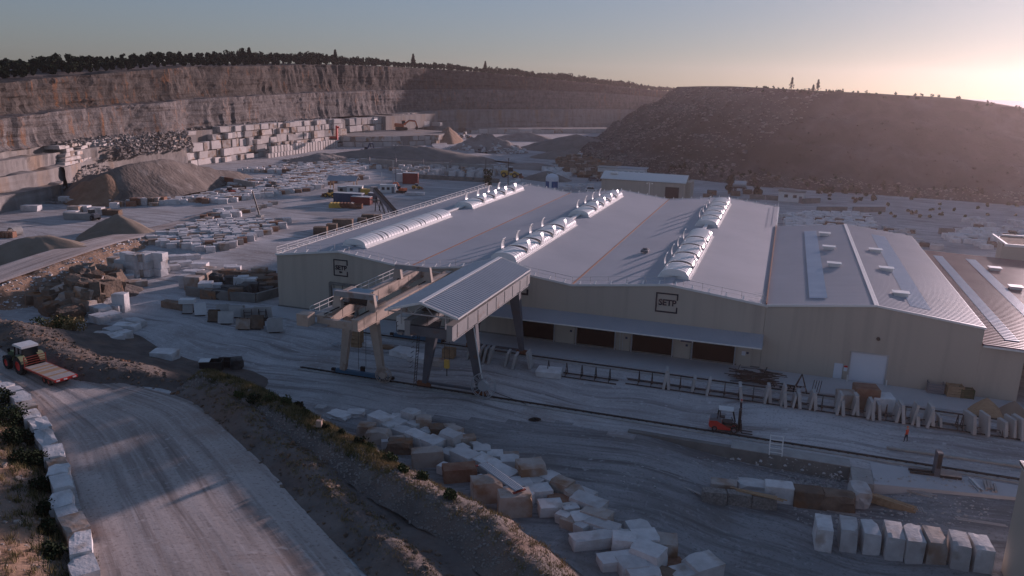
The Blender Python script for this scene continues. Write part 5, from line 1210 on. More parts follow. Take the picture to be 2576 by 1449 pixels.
rock_mass('rubble', np.array(fill), .3, .9, MT['stone_brown'], 21, 'brown broken stone packed under the boulder pile')
# walled pile beside the hall
def z7(x, y): return (429.3 + x/6.0, 644 + y/6.0)
pw = thing('bay_wall', 'low grey concrete wall around the block pile beside the hall', 'wall', P(*z7(1290, 690)))
o0 = P(*z7(1290, 690)); seg = [z7(240, 590), z7(700, 650), z7(1290, 700), z7(1680, 590)]; W_ = [P(*s) - o0 for s in seg]
for a, b in zip(W_[:-1], W_[1:]):
    n = max(1, round((b - a).length/5.5))
    for k in range(n):
        u, v = a + (b - a)*(k/n), a + (b - a)*((k + 1)/n); d_ = (v - u).normalized()*.03
        MB().beam(u + d_ + Vector((0, 0, .75)), v - d_ + Vector((0, 0, .75)), .5, 1.5).build('wall_panel', MT['concrete_dark'], pw)
pile = [(300, 210, 's', 'stone', 1.5), (400, 205, 's', 'stone', 1.5), (500, 230, 's', 'stone_stained', 2.4), (440, 100, 's', 'stone', 1.0), (560, 165, 's', 'stone_stained', 1), (660, 185, 's', 'stone_stained', 1.2), (380, 400, 's', 'stone', 1.2), (530, 390, 's', 'stone', 2), (640, 415, 's', 'stone', 1.4),
        (680, 270, 'r', 'stone_black', 2.2), (920, 300, 'r', 'stone_black', 1.9), (900, 140, 's', 'stone', .8), (950, 150, 's', 'stone', .8), (1060, 300, 's', 'stone', 1.9), (1190, 325, 's', 'stone', 1.7), (850, 200, 's', 'stone_brown', 1.2), (1030, 220, 's', 'stone_brown', 1.1), (1170, 240, 's', 'stone_brown', 1.2),
        (1340, 170, 's', 'stone_stained', 1.9), (1460, 225, 's', 'stone_brown', 1.3), (1310, 280, 's', 'stone_brown', 1.3), (1420, 320, 's', 'stone_brown', 1.5), (1570, 270, 's', 'stone_rust', 1.2), (1560, 380, 's', 'stone_brown', 1.3), (1080, 440, 'r', 'stone_black', 1.9), (980, 480, 's', 'stone_brown', 2.0), (860, 450, 'r', 'stone_black', 1.3),
        (740, 500, 'r', 'stone_black', 1.6), (1300, 440, 'r', 'stone_black', 1.0), (1450, 460, 'r', 'stone_black', .9), (1050, 545, 's', 'stone_brown', 1.0), (590, 500, 's', 'stone_brown', 1.5), (300, 330, 's', 'stone_stained', 1.6), (250, 280, 's', 'stone', 2.2), (1200, 400, 's', 'stone_black', 1.6), (1380, 400, 'r', 'stone_brown', 1.2), (350, 300, 's', 'stone_stained', 2.4)]
wn = {'stone': 'pale', 'stone_stained': 'ochre-stained', 'stone_rust': 'rust-red', 'stone_brown': 'brown', 'stone_black': 'very dark'}
for i, (x, y, k, m, h) in enumerate(sorted(pile)):
    p = P(*z7(x, y), h); p.z = -.03
    block(p, BR.uniform(2.1, 2.9), BR.uniform(1.6, 2.1), h, .4 + BR.uniform(-.25, .25), m, k, '%s block in the walled pile beside the hall, %s from its left end' % (wn[m], nth(i)), 'walled block pile')
# flat pale blocks under the cranes
def z1(x, y): return (670.8 + x/3.0, 603.7 + y/3.0)
for i, (x, y, w, d, h, rz, lb) in enumerate([(1035, 828, 3.3, 2.6, .75, -.15, 'large flat white block under the roofed crane'), (1150, 870, 2.6, 2.2, .7, -.1, 'flat white block behind the crane ladder'), (1290, 900, 2.0, 1.5, .8, .1, 'flat block on brown base beside the hook'), (2135, 975, 3.2, 2.4, .8, .1, 'broad white block alone on the yard right of the crane'),
        (785, 770, 2.2, 1.6, .5, .2, 'flat slab behind the beige crane legs'), (905, 800, 2.0, 1.2, .3, .3, 'broken brown slab behind the beige crane')]):
    p = P(*z1(x, y), h); p.z = .0
    block(p, w, d, h, rz, 'stone' if 'brown' not in lb else 'stone_stained', 's' if i != 5 else 'r', lb)
for i, (x, y, w, d, h, m, lb) in enumerate([(1480, 940, 2.2, 2.0, 2.0, 'stone_stained', 'round-shouldered stained block before the white roller door'), (1600, 905, 2.6, 2.2, 2.6, 'stone_rust', 'rust-red tall block before the white roller door'), (1695, 960, 2.3, 2.2, 1.7, 'stone', 'pale block right of the rust-red one')]):
    px, py = 1529.4 + x*.4073, 603.7 + y*.4073; p = P(px, py, h); p.z = .04
    block(p, w, d, h, .15, m, 's', lb)
link_ = block((P(1529.4 + 1600*.4073, 603.7 + 975*.4073).x, P(1529.4 + 1600*.4073, 603.7 + 985*.4073).y, .04), 2.4, 1.4, 1.0, .1, 'stone', 's', 'low pale block in front of the rust-red one')

# ------------------------------------------------------------------ slab racks on the yard
def zf(x, y): return (1529.4 + x*.4073, 603.7 + y*.4073)
rk = thing('slab_rack', 'long black steel A-frame slab rack near the hall', 'rack', (8, 93.4, 0))
for y in (-.75, .75): MB().beam((-24, y, .12), (22, y, .12), .10, .12).build('floor_bar', MT['iron'], rk)
MB().beam((-24, .0, .55), (22, 0, .55), .06, .08).build('tie_bar', MT['iron'], rk)
fr_m = MB().beam((0, -.7, .1), (0, 0, 1.75), .09).beam((0, .7, .1), (0, 0, 1.75), .09).beam((0, -.42, .75), (0, .42, .75), .07).tube((0, -.18, .38), (0, .18, .38), .16, 8).mesh('a_frame', MT['iron'])
for i, x in enumerate([168, 250, 345, 430, 520, 615, 710, 800, 890, 975, 1075, 1160, 1260, 1320, 1430, 1525, 1620, 1715, 1830, 1900, 1990, 2150, 2180, 2420]):
    p = P(*zf(x, 930 + .12*(x - 168)), 0); link('a_frame', fr_m, rk, (p.x - 8, 0, 0))
slabs = [(320, 1), (352, -1), (500, 1), (595, 1), (815, -1), (960, 1), (996, -1), (1062, 1), (1092, -1), (1137, 1), (1182, -1), (1242, 1), (1282, -1), (1412, 1), (1452, -1), (1512, 1), (1545, -1), (1602, 1), (1637, -1), (1682, -1), (1782, 1), (1827, -1), (1882, 1), (1917, -1), (1972, 1), (2012, -1), (2062, -1), (2247, -1), (2337, -1), (2452, -1), (2502, -1), (2548, -1)]
for i, (x, s) in enumerate(slabs):
    yb = 965 + (x - 320)*.128; p = P(*zf(x, yb), 0); h = 2.2 + .35*math.sin(i*2.1) - (.6 if i in (4, 9, 10, 19, 23, 26) else 0)
    o = block((p.x, 93.3 + .25*math.sin(i*1.3), .03), .32 + .06*math.sin(i*3.3), 1.7 + .3*math.sin(i*1.9), h, .10 if i < 27 else .35, 'slab_stone', 't', 'pale upright slab on the long rack, %s from the crane end' % nth(i), 'slabs standing on the long rack', (0, s*.14), 'stone_slab')
rk2 = thing('slab_rack', 'short black slab rack behind the roofed crane leg', 'rack', (-22, 92.6, 0))
for y in (-.7, .7): MB().beam((-5.5, y, .12), (5.0, y, .12), .1, .12).build('floor_bar', MT['iron'], rk2)
for x in (-4, -1.6, .4, 2.2, 4): link('a_frame', fr_m, rk2, (x, 0, 0))
for i, (x, y, s) in enumerate([(1510, 900, 1), (1560, 905, 1), (1598, 915, 1), (1632, 925, 1), (1670, 935, 1), (1795, 955, 1), (1852, 975, 1), (1985, 975, -1)]):
    p = P(*z1(x, y)); block((p.x, p.y + .6, .03), .32, 1.9, 2.1 + .2*math.sin(i*2), .12, 'slab_stone', 't', 'pale slab leaning behind the roofed crane, %s from the left' % ORD[i], 'slabs behind the roofed crane', (0, s*.2), 'stone_slab')
# slab stands, left yard: small A-stand each with slabs
def stand(c, rz, label, nslab=2, mat='slab_stone', w=2.2, h=1.9, top=None):
    t = thing('slab_stand', label, 'slab stand', c, rz, 'slab stands in a row left of the hall')
    MB().box((0, 0, .1), (1.5, 1.3, .16)).build('base', MT['iron'], t)
    for s in (-.55, .55): MB().beam((s, -.5, .16), (s, 0, 1.7), .08).beam((s, .5, .16), (s, 0, 1.7), .08).build('upright', MT['iron'], t)
    MB().beam((-.55, -.3, .8), (.55, -.3, .8), .06).beam((-.55, -.12, 1.3), (.55, -.12, 1.3), .06).build('crossbar', MT['iron'], t)
    for k in range(nslab):
        s = -1 if (k + int(abs(c[0]))) % 2 == 0 else 1
        o = link('slab', lib('t', mat, (k*3 + int(abs(c[0])*7)) % 10), t, (.1*k, s*(.62 + .14*(k//2)) , .17), 0, (w, .12, h), (-s*-.24, 0, 0))
    if top:
        for q in range(3): MB().box((0, 0, 1.75 + q*.22), (2.3, 1.3, .2)).build('sack_layer', MT['sack'], t)
st = [(265, 860, 2, 'slab_stone', 1.5, 1.5, True), (450, 890, 2, 'sack', 1.7, 1.8, False), (650, 980, 4, 'stone_brown', 1.5, 1.6, False), (850, 1015, 1, 'slab_stone', 2.3, 1.8, False), (800, 880, 1, 'slab_stone', 2.0, 1.6, False), (990, 920, 3, 'slab_stone', 2.1, 1.7, False), (1110, 1100, 2, 'stone_stained', 2.1, 1.5, False), (1170, 970, 1, 'slab_stone', 2.2, 1.8, False), (1300, 1090, 4, 'stone_brown', 1.7, 1.8, False), (1390, 960, 1, 'slab_stone', 2.7, 1.9, False), (1570, 1140, 3, 'slab_stone', 2.0, 1.9, False)]
for i, (x, y, n, m, w, h, top) in enumerate(st):
    p = P(*z7(x, y)); p.z = 0
    lb = {0: 'slab stand with white sacks stacked on top, left end of row', 10: 'big pale slab on black stand, right end of the row'}.get(i, 'black stand holding leaning slabs, %s in the row left of the hall' % ORD[i])
    stand(p, .45 + .15*math.sin(i*2), lb, n, m, w, h, top)
lw = P(*z7(70, 790)); lw.z = 0
block(lw, 5.0, 1.2, 1.1, -.1, 'stone_brown', 's', 'long low brown block at the left end of the slab stands')
# ------------------------------------------------------------------ vehicles and people
def wheel(parent, c, r, w, rim='grey_paint', axis='y', name='wheel', n=24, lug=False):
    t = MB().lathe([(r*.55, -w/2), (r*.92, -w/2), (r, -w*.32), (r, w*.32), (r*.92, w/2), (r*.55, w/2)], c, n, axis).build(name, MT['rubber'], parent)
    MB().lathe([(0, -w*.30), (r*.25, -w*.34), (r*.3, -w*.2), (r*.56, -w*.42), (r*.56, w*.42), (r*.3, w*.2), (r*.25, w*.34), (0, w*.30)], c, n, axis).build('rim', MT[rim], t)
    if lug:
        for k in range(18):
            a = 2*math.pi*k/18
            for s in (-1, 1):
                a2 = a + (.17 if s > 0 else 0)
                p = (c[0] + r*math.cos(a2), c[1] + s*w*.22, c[2] + r*math.sin(a2))
                MB().box(p, (.10, w*.5, .09), M=Matrix.Rotation(-a2 + math.pi/2, 3, 'Y') @ Matrix.Rotation(s*.5, 3, 'Z')).build('lug', MT['rubber'], t)
    return t
# forklift, facing +x
fk_p = P(1797, 1078); fk = thing('forklift', 'red and black forklift truck with raised mast on the yard', 'forklift', (fk_p.x + 1.2, fk_p.y, .0), .06)
MB().prism([(-1.75, .45), (-1.85, .75), (-1.75, 1.15), (-1.0, 1.2), (-.3, .85), (.2, .55), (1.0, .5), (1.0, .3), (-.5, .25), (-1.4, .28)], -.62, .62).build('body', MT['red'], fk)
MB().prism([(-1.78, 1.15), (-1.72, 1.45), (-1.3, 1.55), (-.55, 1.5), (-.5, .95), (-1.0, 1.2)], -.58, .58).build('hood', MT['grey_paint'], fk)
MB().box((.1, 0, .95), (1.1, 1.1, .35)).build('floor_panel', MT['black'], fk)
MB().box((-.45, 0, 1.55), (.5, .55, .12)).box((-.72, 0, 1.85), (.12, .52, .55)).build('seat', MT['black'], fk)
MB().beam((.75, 0, 1.1), (.5, 0, 1.55), .08).tube((.46, -.18, 1.57), (.46, .18, 1.57), .03).build('steering_column', MT['black'], fk)
cg = MB()
for s in (-.55, .55): cg.beam((-1.0, s, 1.45), (-.85, s, 2.5), .09).beam((.95, s, .9), (.55, s, 2.5), .09)
cg.build('overhead_guard', MT['black'], fk)
MB().box((-.15, 0, 2.53), (1.55, 1.2, .07)).build('guard_roof', MT['white_paint'], fk)
ms = MB()
for s in (-.35, .35): ms.box((1.28, s, 1.4), (.16, .12, 2.4)).box((1.42, s*.75, 1.4), (.12, .1, 2.3))
ms.box((1.3, 0, 2.56), (.14, .8, .12)).box((1.3, 0, 1.5), (.12, .7, .1)).box((1.3, 0, .35), (.14, .8, .14)); ms.build('mast', MT['black'], fk)
cr = MB().box((1.55, 0, .75), (.08, 1.15, .9)).build('fork_carriage', MT['black'], fk)
for s in (-.35, .35): MB().box((1.62, s, .45), (.07, .13, .8)).beam((1.6, s, .09), (2.8, s, .07), .13, .06).build('fork', MT['iron'], fk)
for s in (-.55, .55): wheel(fk, (.85, s, .38), .38, .3); wheel(fk, (-1.2, s, .3), .30, .24)
# tractor and flat trailer on the haul road
TA = rad(165)
tp = P(52, 925); tt = thing('tractor', 'green and pale yellow tractor with red wheel rims pulling the trailer', 'tractor', (-76.9, 60.8, BZ + .08), TA); tt.scale = (1.04, 1.04, 1.04)
MB().prism([(.3, .75), (.3, 1.75), (.6, 1.9), (2.3, 1.75), (2.75, 1.5), (2.8, .95), (2.5, .75)], -.42, .42).build('bonnet', MT['tractor_green'], tt)
MB().box((.4, 0, .8), (4.0, .6, .5)).build('chassis', MT['black'], tt)
MB().box((-.55, 0, 1.25), (1.3, 1.0, .8)).build('cab_floor', MT['black'], tt)
MB().prism([(-1.25, 1.6), (-1.35, 2.75), (.15, 2.8), (.45, 1.6)], -.74, .74).build('cab_glass', MT['glass'], tt)
for s in (-.76, .76):
    for a, b in (((-1.25, s, 1.5), (-1.36, s, 2.8)), ((.46, s, 1.5), (.16, s, 2.85)), ((-.5, s, 1.5), (-.55, s, 2.8))): MB().beam(a, b, .085).build('cab_pillar', MT['black'], tt)
MB().prism([(-1.55, 2.8), (-1.5, 3.02), (.2, 3.05), (.5, 2.9), (.45, 2.8)], -.85, .85).build('cab_roof', MT['white_paint'], tt)
for s in (-1, 1):
    wheel(tt, (-1.0, s*.95, .95), .95, .55, 'red', lug=True); wheel(tt, (1.75, s*.92, .70), .70, .45, 'red', lug=True)
    V = np.array([[(-1.0 + 1.06*math.cos(a), y, .98 + 1.06*math.sin(a)) for a in np.linspace(.35, 2.8, 9)] for y in (s*.62, s*1.26)])
    MB().grid(V).grid(V + np.array([0, 0, .05])).build('mudguard', MT['tractor_yellow'], tt)
    V = np.array([[(1.75 + .8*math.cos(a), y, .72 + .8*math.sin(a)) for a in np.linspace(.5, 2.7, 7)] for y in (s*.72, s*1.14)])
    MB().grid(V).build('mudguard', MT['black'], tt)
    mr = MB().beam((.3, s*.8, 2.6), (.35, s*1.25, 2.65), .05).build('mirror_arm', MT['black'], tt); MB().box((.35, s*1.28, 2.45), (.06, .25, .4)).build('mirror', MT['black'], mr)
MB().tube((.75, -.5, 1.7), (.75, -.5, 2.9), .06).build('exhaust', MT['iron'], tt)
MB().box((2.83, 0, 1.25), (.06, .6, .5)).build('grille', MT['black'], tt)
tl = thing('flatbed_trailer', 'red flat trailer with pale worn deck behind the tractor', 'trailer', (-71.8, 59.5, BZ + .08), TA); tl.scale = (.89, .89, .89)
MB().box((0, 0, .92), (7.0, .9, .22)).build('chassis', MT['red_dull'], tl)
MB().box((0, 1.3, 1.08), (7.1, .10, .2)).box((0, -1.3, 1.08), (7.1, .10, .2)).build('side_rail', MT['red_dull'], tl)
pk = MB().box((0, 0, 0), (.485, 2.5, .06)).mesh('deck_board', MT['wood_grey']); pk2 = MB().box((0, 0, 0), (.485, 2.5, .06)).mesh('deck_board', MT['wood'])
for k in range(14): link('deck_board', pk2 if k in (3, 6, 7, 9, 11) else pk, tl, (-3.25 + k*.5, 0, 1.14 + .004*(k % 3)))
rb = MB().box((-3.55, 0, 1.02), (.12, 2.62, .32)).build('rear_bar', MT['red'], tl)
for y in (-.95, .1, .95): MB().box((-3.63, y, 1.02), (.04, .4, .16)).build('marker_board', MT['white_paint'], rb)
hb2 = MB()
for z in (1.45, 1.75, 2.05, 2.35): hb2.beam((3.45, -1.28, z), (3.45, 1.28, z), .07)
for y in (-1.26, 1.26): hb2.box((3.45, y, 1.75), (.09, .09, 1.4))
hb2.build('headboard', MT['red_dull'], tl)
for x in (-1.6, -.55): 
    for s in (-1, 1): wheel(tl, (x, s*.95, .45), .45, .35, 'red_dull')
MB().beam((3.4, .35, .85), (5.3, 0, .75), .14).beam((3.4, -.35, .85), (5.3, 0, .75), .14).build('drawbar', MT['red_dull'], tl)
# worker by the slab rack
def person(c, rz, label, top, hat):
    v, e, r = [], [], []
    def n(p, rx, ry=None, par=None):
        v.append(p); r.append((rx, ry or rx)); 
        if par is not None: e.append((par, len(v) - 1))
        return len(v) - 1
    hip = n((0, 0, .95), .16, .12); wa = n((0, 0, 1.12), .15, .11, hip); ch = n((0, 0, 1.36), .185, .125, wa); nk = n((0, 0, 1.52), .062, .062, ch); hd = n((.015, 0, 1.63), .095, .085, nk); hd2 = n((.01, 0, 1.74), .09, .08, hd)
    for s in (-1, 1):
        h = n((.0, s*.10, .90), .10, .10, hip); k = n((.03 + .06*s, s*.13, .50), .07, .07, h); a = n((.0 + .1*s, s*.15, .10), .048, .048, k); f = n((.13 + .1*s, s*.17, .045), .042, .035, a)
        sh = n((0, s*.20, 1.42), .07, .07, ch); el = n((-.03, s*.27, 1.14), .052, .05, sh); wr = n((.06, s*.27, .90), .037, .035, el); pm = n((.08, s*.265, .82), .036, .022, wr)
        for q, (dx, L) in enumerate(((.03, .08), (.01, .09), (-.01, .085), (-.03, .07))): n((.085 + dx, s*.262, .82 - L), .010, .010, pm)
        n((.12, s*.25, .80), .011, .011, pm)
    me = bpy.data.meshes.new('person'); me.from_pydata(v, e, []); o = bpy.data.objects.new('person', me); COL.objects.link(o)
    m = o.modifiers.new('s', 'SKIN'); m.use_smooth_shade = True
    for i, s in enumerate(me.skin_vertices[0].data): s.radius = r[i]; s.use_root = (i == 0)
    o.modifiers.new('d', 'SUBSURF').levels = 1; bpy.context.view_layer.update()
    me2 = bpy.data.meshes.new_from_object(o.evaluated_get(bpy.context.evaluated_depsgraph_get())); bpy.data.objects.remove(o)
    me2.materials.clear()
    for q in (MT['skin'], top, MT['trousers'], MT['black']): me2.materials.append(q)
    for p in me2.polygons:
        z = p.center.z; p.material_index = 0 if z > 1.5 else (1 if z > .93 and not (z < .86) else (2 if z > .12 else 3))
        if abs(p.center.y) > .22 and z < .9 and z > .6: p.material_index = 0
    t = thing('person', label, 'person', c, rz); link('body', me2, t)
    MB().lathe([(.0, .11), (.07, .095), (.105, .03), (.108, 0), (.135, -.005)], (.01, 0, 1.735), 14).build('helmet', hat, t)
    MB().box((.108, 0, 1.65), (.03, .025, .04)).build('nose', MT['skin'], t)
    return t
pp = P(2278, 1112); person((pp.x, pp.y, 0), 2.6, 'worker in orange jacket and dark trousers standing before the slab rack', MT['hivis'], MT['orange'])
p2 = P(1862, 1042); person((p2.x, p2.y, 0), .3, 'worker in dark clothes with red helmet behind the forklift', MT['trousers'], MT['red'])

# ------------------------------------------------------------------ yard clutter, near
# ladder frame by the rail
lf = P(1950, 1148); t = thing('step_ladder', 'pale metal step ladder standing at the front rail', 'ladder', (lf.x, lf.y + .4, .1), .05)
for s in (-.62, .62): MB().beam((s, -.5, 0), (s, .35, 1.9), .09, .06).build('stile', MT['white_metal'], t)
for k in range(5): MB().beam((-.62, -.38 + .17*k, .3 + .38*k), (.62, -.38 + .17*k, .3 + .38*k), .08, .05).build('rung', MT['white_metal'], t)
for s in (-.62, .62): MB().beam((s, .35, 1.85), (s, .85, 0), .06).build('prop', MT['white_metal'], t)
# upright fork attachment and steel on the concrete pad
q = P(*z5(1985, 760), 0); t = thing('fork_attachment', 'dark upright steel fork attachment on the concrete pad', 'attachment', (q.x, q.y - .6, .02), .1)
MB().box((0, 0, 1.25), (.5, .9, 2.5)).build('mast_plate', MT['crane_steel'], t)
MB().box((0, -.48, 1.6), (.35, .06, 1.4)).build('stiffener', MT['iron'], t)
for s in (-.3, .3): MB().box((-1.3, s, .12), (2.2, .22, .2)).build('fork', MT['iron'], t)
MB().box((1.2, 0, .12), (1.9, 1.2, .22)).build('base_frame', MT['iron'], t)
for k in range(5): MB().box((1.2, -.5 + .25*k, .33), (1.9, .12, .14)).build('steel_bar', MT['wood_grey'], t)
def bundle(name, c, rz, n, L, w, h, mat, label, cat, seed, spread=.25):
    t = thing(name, label, cat, c, rz); r = random.Random(seed); per = max(1, int(math.sqrt(n*2)))
    me = MB().box((0, 0, 0), (L, w, h)).mesh('bar', MT[mat])
    for k in range(n):
        row, col = divmod(k, per)
        link('plank' if 'timber' in name or 'board' in name else 'bar', me, t, (r.uniform(-spread, spread), (col - per/2)*w*1.25 + r.uniform(-.02, .02), h/2 + row*h*1.03), 0, None, (0, 0, r.uniform(-.04, .04)*(1 + spread)))
    return t
g = lambda x, y: PG(*z5(x, y))
bundle('timber_stack', g(1715, 985), -.35, 10, 3.6, .24, .24, 'wood', 'stack of brown timber beams on dark gravel', 'timber', 1)
bundle('timber_stack', g(1850, 895), -.3, 6, 3.0, .2, .15, 'wood_grey', 'thin grey boards behind the brown timber stack', 'timber', 2, .4)
bundle('pipe_bundle', P(*z5(2245, 850), 0) + Vector((0, 0, .03)), 1.8, 5, 2.2, .12, .12, 'galvanised', 'pale pipes lying on the concrete pad', 'pipes', 3)
bundle('timber_stack', P(*z5(2340, 860), 0) + Vector((0, 0, .03)), 1.5, 8, 1.6, .2, .12, 'wood_grey', 'loose grey planks near the corner building', 'timber', 4, .3)
bundle('board_stack', PG(*z5(820, 905), 1.3), -.12, 5, 4.2, .18, .06, 'wood', 'loose planks lying across the pebbly blocks', 'planks', 5, .5)
bundle('board_stack', g(1395, 1030), -.05, 4, 3.2, .3, .08, 'wood_grey', 'grey planks behind the row of tall blocks', 'planks', 6, .3)
bundle('board_stack', g(2300, 1090), .05, 2, 4.0, .2, .08, 'wood_grey', 'single long plank before the corner building', 'planks', 7, .2)
bundle('board_stack', g(365, 875), -.5, 3, 1.8, .15, .08, 'wood_grey', 'short broken boards left of the pebbly blocks', 'planks', 8, .4)
pal = thing('pallet', 'wooden pallet lying beside the timber stack', 'pallet', g(1865, 1010), .1)
for k in range(6): MB().box((-.5 + .2*k, 0, .13), (.12, .9, .03)).build('slat', MT['wood_grey'], pal)
for y in (-.4, 0, .4): MB().box((0, y, .06), (1.1, .1, .1)).build('runner', MT['wood_grey'], pal)
# corrugated sheets on the bank pile and split stone heap
cs_p = PG(*z4(1560, 700), 2.25); t = thing('sheet_stack', 'stack of grey corrugated sheets lying on the bank-side blocks', 'sheets', cs_p, -.62)
for k in range(3):
    V = np.array([[(x, y, k*.06 + .05*(j % 2)) for x in (-2.9, 2.9)] for j, y in enumerate(np.linspace(-.45, .45, 11))])
    MB().grid(V + np.array([k*.05, 0, 0])).build('sheet', MT['galvanised'], t)
for x in (-2.95, 2.9): MB().box((x, 0, -.06), (.2, 1.3, .1)).build('bearer', MT['red_dull'], t)
ht = PG(*z4(2060, 965), .4); t = thing('offcut_heap', 'heap of split stone offcuts at the end of the bank pile', 'offcuts', (ht.x, ht.y, float(gz(ht.x, ht.y))))
for k in range(26):
    a = BR.uniform(0, 6.28); q_ = BR.random()**.6; link('offcut', lib('s', 'slab_stone', k % 10), t, (math.cos(a)*q_*1.3, math.sin(a)*q_*.9, (1 - q_)*.8), 0, (BR.uniform(.5, 1.0), .18, .2), (BR.uniform(-.6, .6), BR.uniform(-.6, .6), BR.uniform(0, 3)))
# scrap steel pile and frames by the hall
def scrap(c, label, n, L, seed, spread, hgt, mat='iron'):
    t = thing('scrap_pile', label, 'scrap', c); r = random.Random(seed)
    for k in range(n):
        a = r.uniform(-.25, .25) + (1.57 if r.random() < .15 else 0); z = r.uniform(.05, hgt); tl_ = r.uniform(-.1, .1)
        p = Vector((r.uniform(-spread, spread), r.uniform(-1.0, 1.0), z)); d = Vector((math.cos(a), math.sin(a), tl_))*r.uniform(.4, 1)*L/2
        MB().beam(p - d, p + d, r.uniform(.05, .12)).build('steel_bar', MT[mat], t)
scrap(P(*zf(905, 895)) + Vector((0, .8, .04)), 'tangled pile of black steel bars before the annex wall', 70, 3.4, 3, 2.6, 1.7)
scrap(P(*zf(1110, 925)) + Vector((0, .5, .04)), 'few loose steel bars right of the black scrap pile', 10, 2.4, 4, .6, .4)
p = P(*zf(1185, 960)); t = thing('trestle', 'black triangular steel trestle with pale bars standing by the scrap', 'trestle', (p.x, p.y + .6, .04))
MB().beam((-.8, 0, 0), (0, 0, 2.5), .12).beam((.8, 0, 0), (0, 0, 2.5), .12).beam((-.8, .9, 0), (0, 0, 2.5), .1).beam((.8, .9, 0), (0, 0, 2.5), .1).beam((-.5, 0, .9), (.5, 0, .9), .1).build('upright', MT['iron'], t)
for k in range(4): MB().box((-.6 + .4*k, -.05, .5), (.06, .05, .9)).build('bar', MT['wood_grey'], t)
for k in range(4): MB().beam((1.3 + .28*k, .3, 0), (1.5 + .28*k, .2, 1.9), .07).build('post', MT['iron'], t)
def bag(c, rz, label, mat, w=1.0, h=1.0):
    t = thing('bulk_bag', label, 'bag', c, rz)
    MB().lathe([(0, 0), (.48*w, .02), (.58*w, .25*h), (.60*w, .6*h), (.50*w, .92*h), (.2*w, 1.0*h), (0, .97*h)], n=14).build('sack', MT[mat], t)
    for s in (-1, 1): MB().tube((s*.3*w, 0, .9*h), (s*.15*w, 0, 1.25*h), .03, 6).build('strap', MT[mat], t)
def crate(c, rz, label, mat, d=(1.2, 1.0, .9)):
    t = thing('crate', label, 'crate', c, rz)
    for k in range(4):
        z = .12 + k*(d[2] - .1)/4 + .08
        for s in (-1, 1): MB().box((0, s*d[1]/2, z), (d[0], .04, (d[2] - .1)/4*.85)).build('board', MT[mat], t); MB().box((s*d[0]/2, 0, z), (.04, d[1] - .05, (d[2] - .1)/4*.85)).build('board', MT[mat], t)
    MB().box((0, 0, .1), (d[0] - .06, d[1] - .06, .08)).build('floor', MT[mat], t)
    for sx in (-1, 1):
        for sy in (-1, 1): MB().box((sx*(d[0]/2 - .05), sy*(d[1]/2 - .05), d[2]/2), (.08, .08, d[2])).build('post', MT[mat], t)
pz = P(*zf(2140, 975)); crate((pz.x, pz.y + .6, .04), .1, 'brown crate against the annex wall', 'wood', (1.8, 1.2, 1.5))
pz = P(*zf(2215, 985)); crate((pz.x, pz.y + .6, .04), .1, 'greenish crate right of the brown crate', 'leaf_mid', (1.5, 1.1, 1.2))
pz = P(*zf(2020, 950)); crate((pz.x, pz.y + .4, .04), .0, 'grey mesh cage by the annex wall', 'grey_paint', (1.8, 1.2, 1.4))
pz = P(*zf(2330, 1070)); heap('sawdust_heap', (pz.x, pz.y + .3, .0), 2.0, 1.6, 1.9, MT['wood'], 'brown heap of sawdust before the annex corner', seed=31)
pz = P(*zf(2500, 1090)); heap('sawdust_heap', (pz.x, pz.y + .3, .0), 1.9, 1.5, 1.8, MT['sand'], 'dark heap at the right edge near the rear rail', seed=32)
pz = P(*z6(760, 1210)) if 'z6' in globals() else P(*z1(685, 800)); crate((pz.x, pz.y, .02), .1, 'tall yellow-brown crate stack behind the beige crane leg', 'wood', (1.4, 1.2, 2.4))
pz = P(*z1(1370, 890)); crate((pz.x, pz.y + .3, .02), .1, 'yellow-brown crate near the crane hook', 'wood', (1.6, 1.3, 1.3))
pz = P(*z1(540, 800)); t = thing('wire_coil', 'tangled coil of pale wire on the yard left of the beige crane', 'coil', (pz.x, pz.y, 0))
for k in range(9):
    rr_ = BR.uniform(.5, 1.0); ox, oy = BR.uniform(-1.2, 1.2), BR.uniform(-.5, .5); tb_ = MB(); pts_ = [(ox + rr_*math.cos(a), oy + rr_*.7*math.sin(a), .08 + .5*abs(math.sin(a*.5 + k))) for a in np.linspace(0, 6.28, 14)]
    for a, b in zip(pts_[:-1], pts_[1:]): tb_.tube(a, b, .03, 5)
    tb_.build('wire_loop', MT['galvanised'], t)
# dark hollow boxes beside the bank, left centre
for i, (x, y, w, h, rz, lb) in enumerate([(1600, 1190, 2.6, 1.4, .5, 'open dark steel skip with pale lid beside the bank'), (1700, 1150, 1.8, .9, .4, 'low dark open box behind the steel skip')]):
    p = PG(*z9(x, y)); t = thing('steel_skip', lb, 'skip', tuple(p), rz)
    for s in (-1, 1): MB().box((0, s*.75, h/2), (w, .08, h)).build('side_panel', MT['iron'], t); MB().box((s*w/2, 0, h/2), (.08, 1.42, h)).build('end_panel', MT['iron'], t)
    MB().box((0, 0, .06), (w - .1, 1.4, .06)).build('floor', MT['black'], t)
    if i == 0: MB().box((-w*.3, 0, h + .06), (w*.5, 1.4, .06)).build('lid', MT['white_paint'], t)
p = PG(*z9(1790, 1165)); block(tuple(p), 1.6, 1.4, 1.3, .6, 'stone_black', 'r', 'dark jagged rock beside the steel skip', None, (0, 0), 'rough_boulder')
p = P(*z1(2010, 1362)); t = thing('cable_bundle', 'small black cable bundle lying in front of the rail', 'cable', (p.x, p.y, 0))
for k in range(5):
    tb_ = MB(); pts_ = [(.5*math.cos(a) + .1*k, .25*math.sin(a), .06 + .05*k) for a in np.linspace(0, 6.28, 10)]
    for a, b in zip(pts_[:-1], pts_[1:]): tb_.tube(a, b, .06, 5)
    tb_.build('cable_loop', MT['rubber'], t)
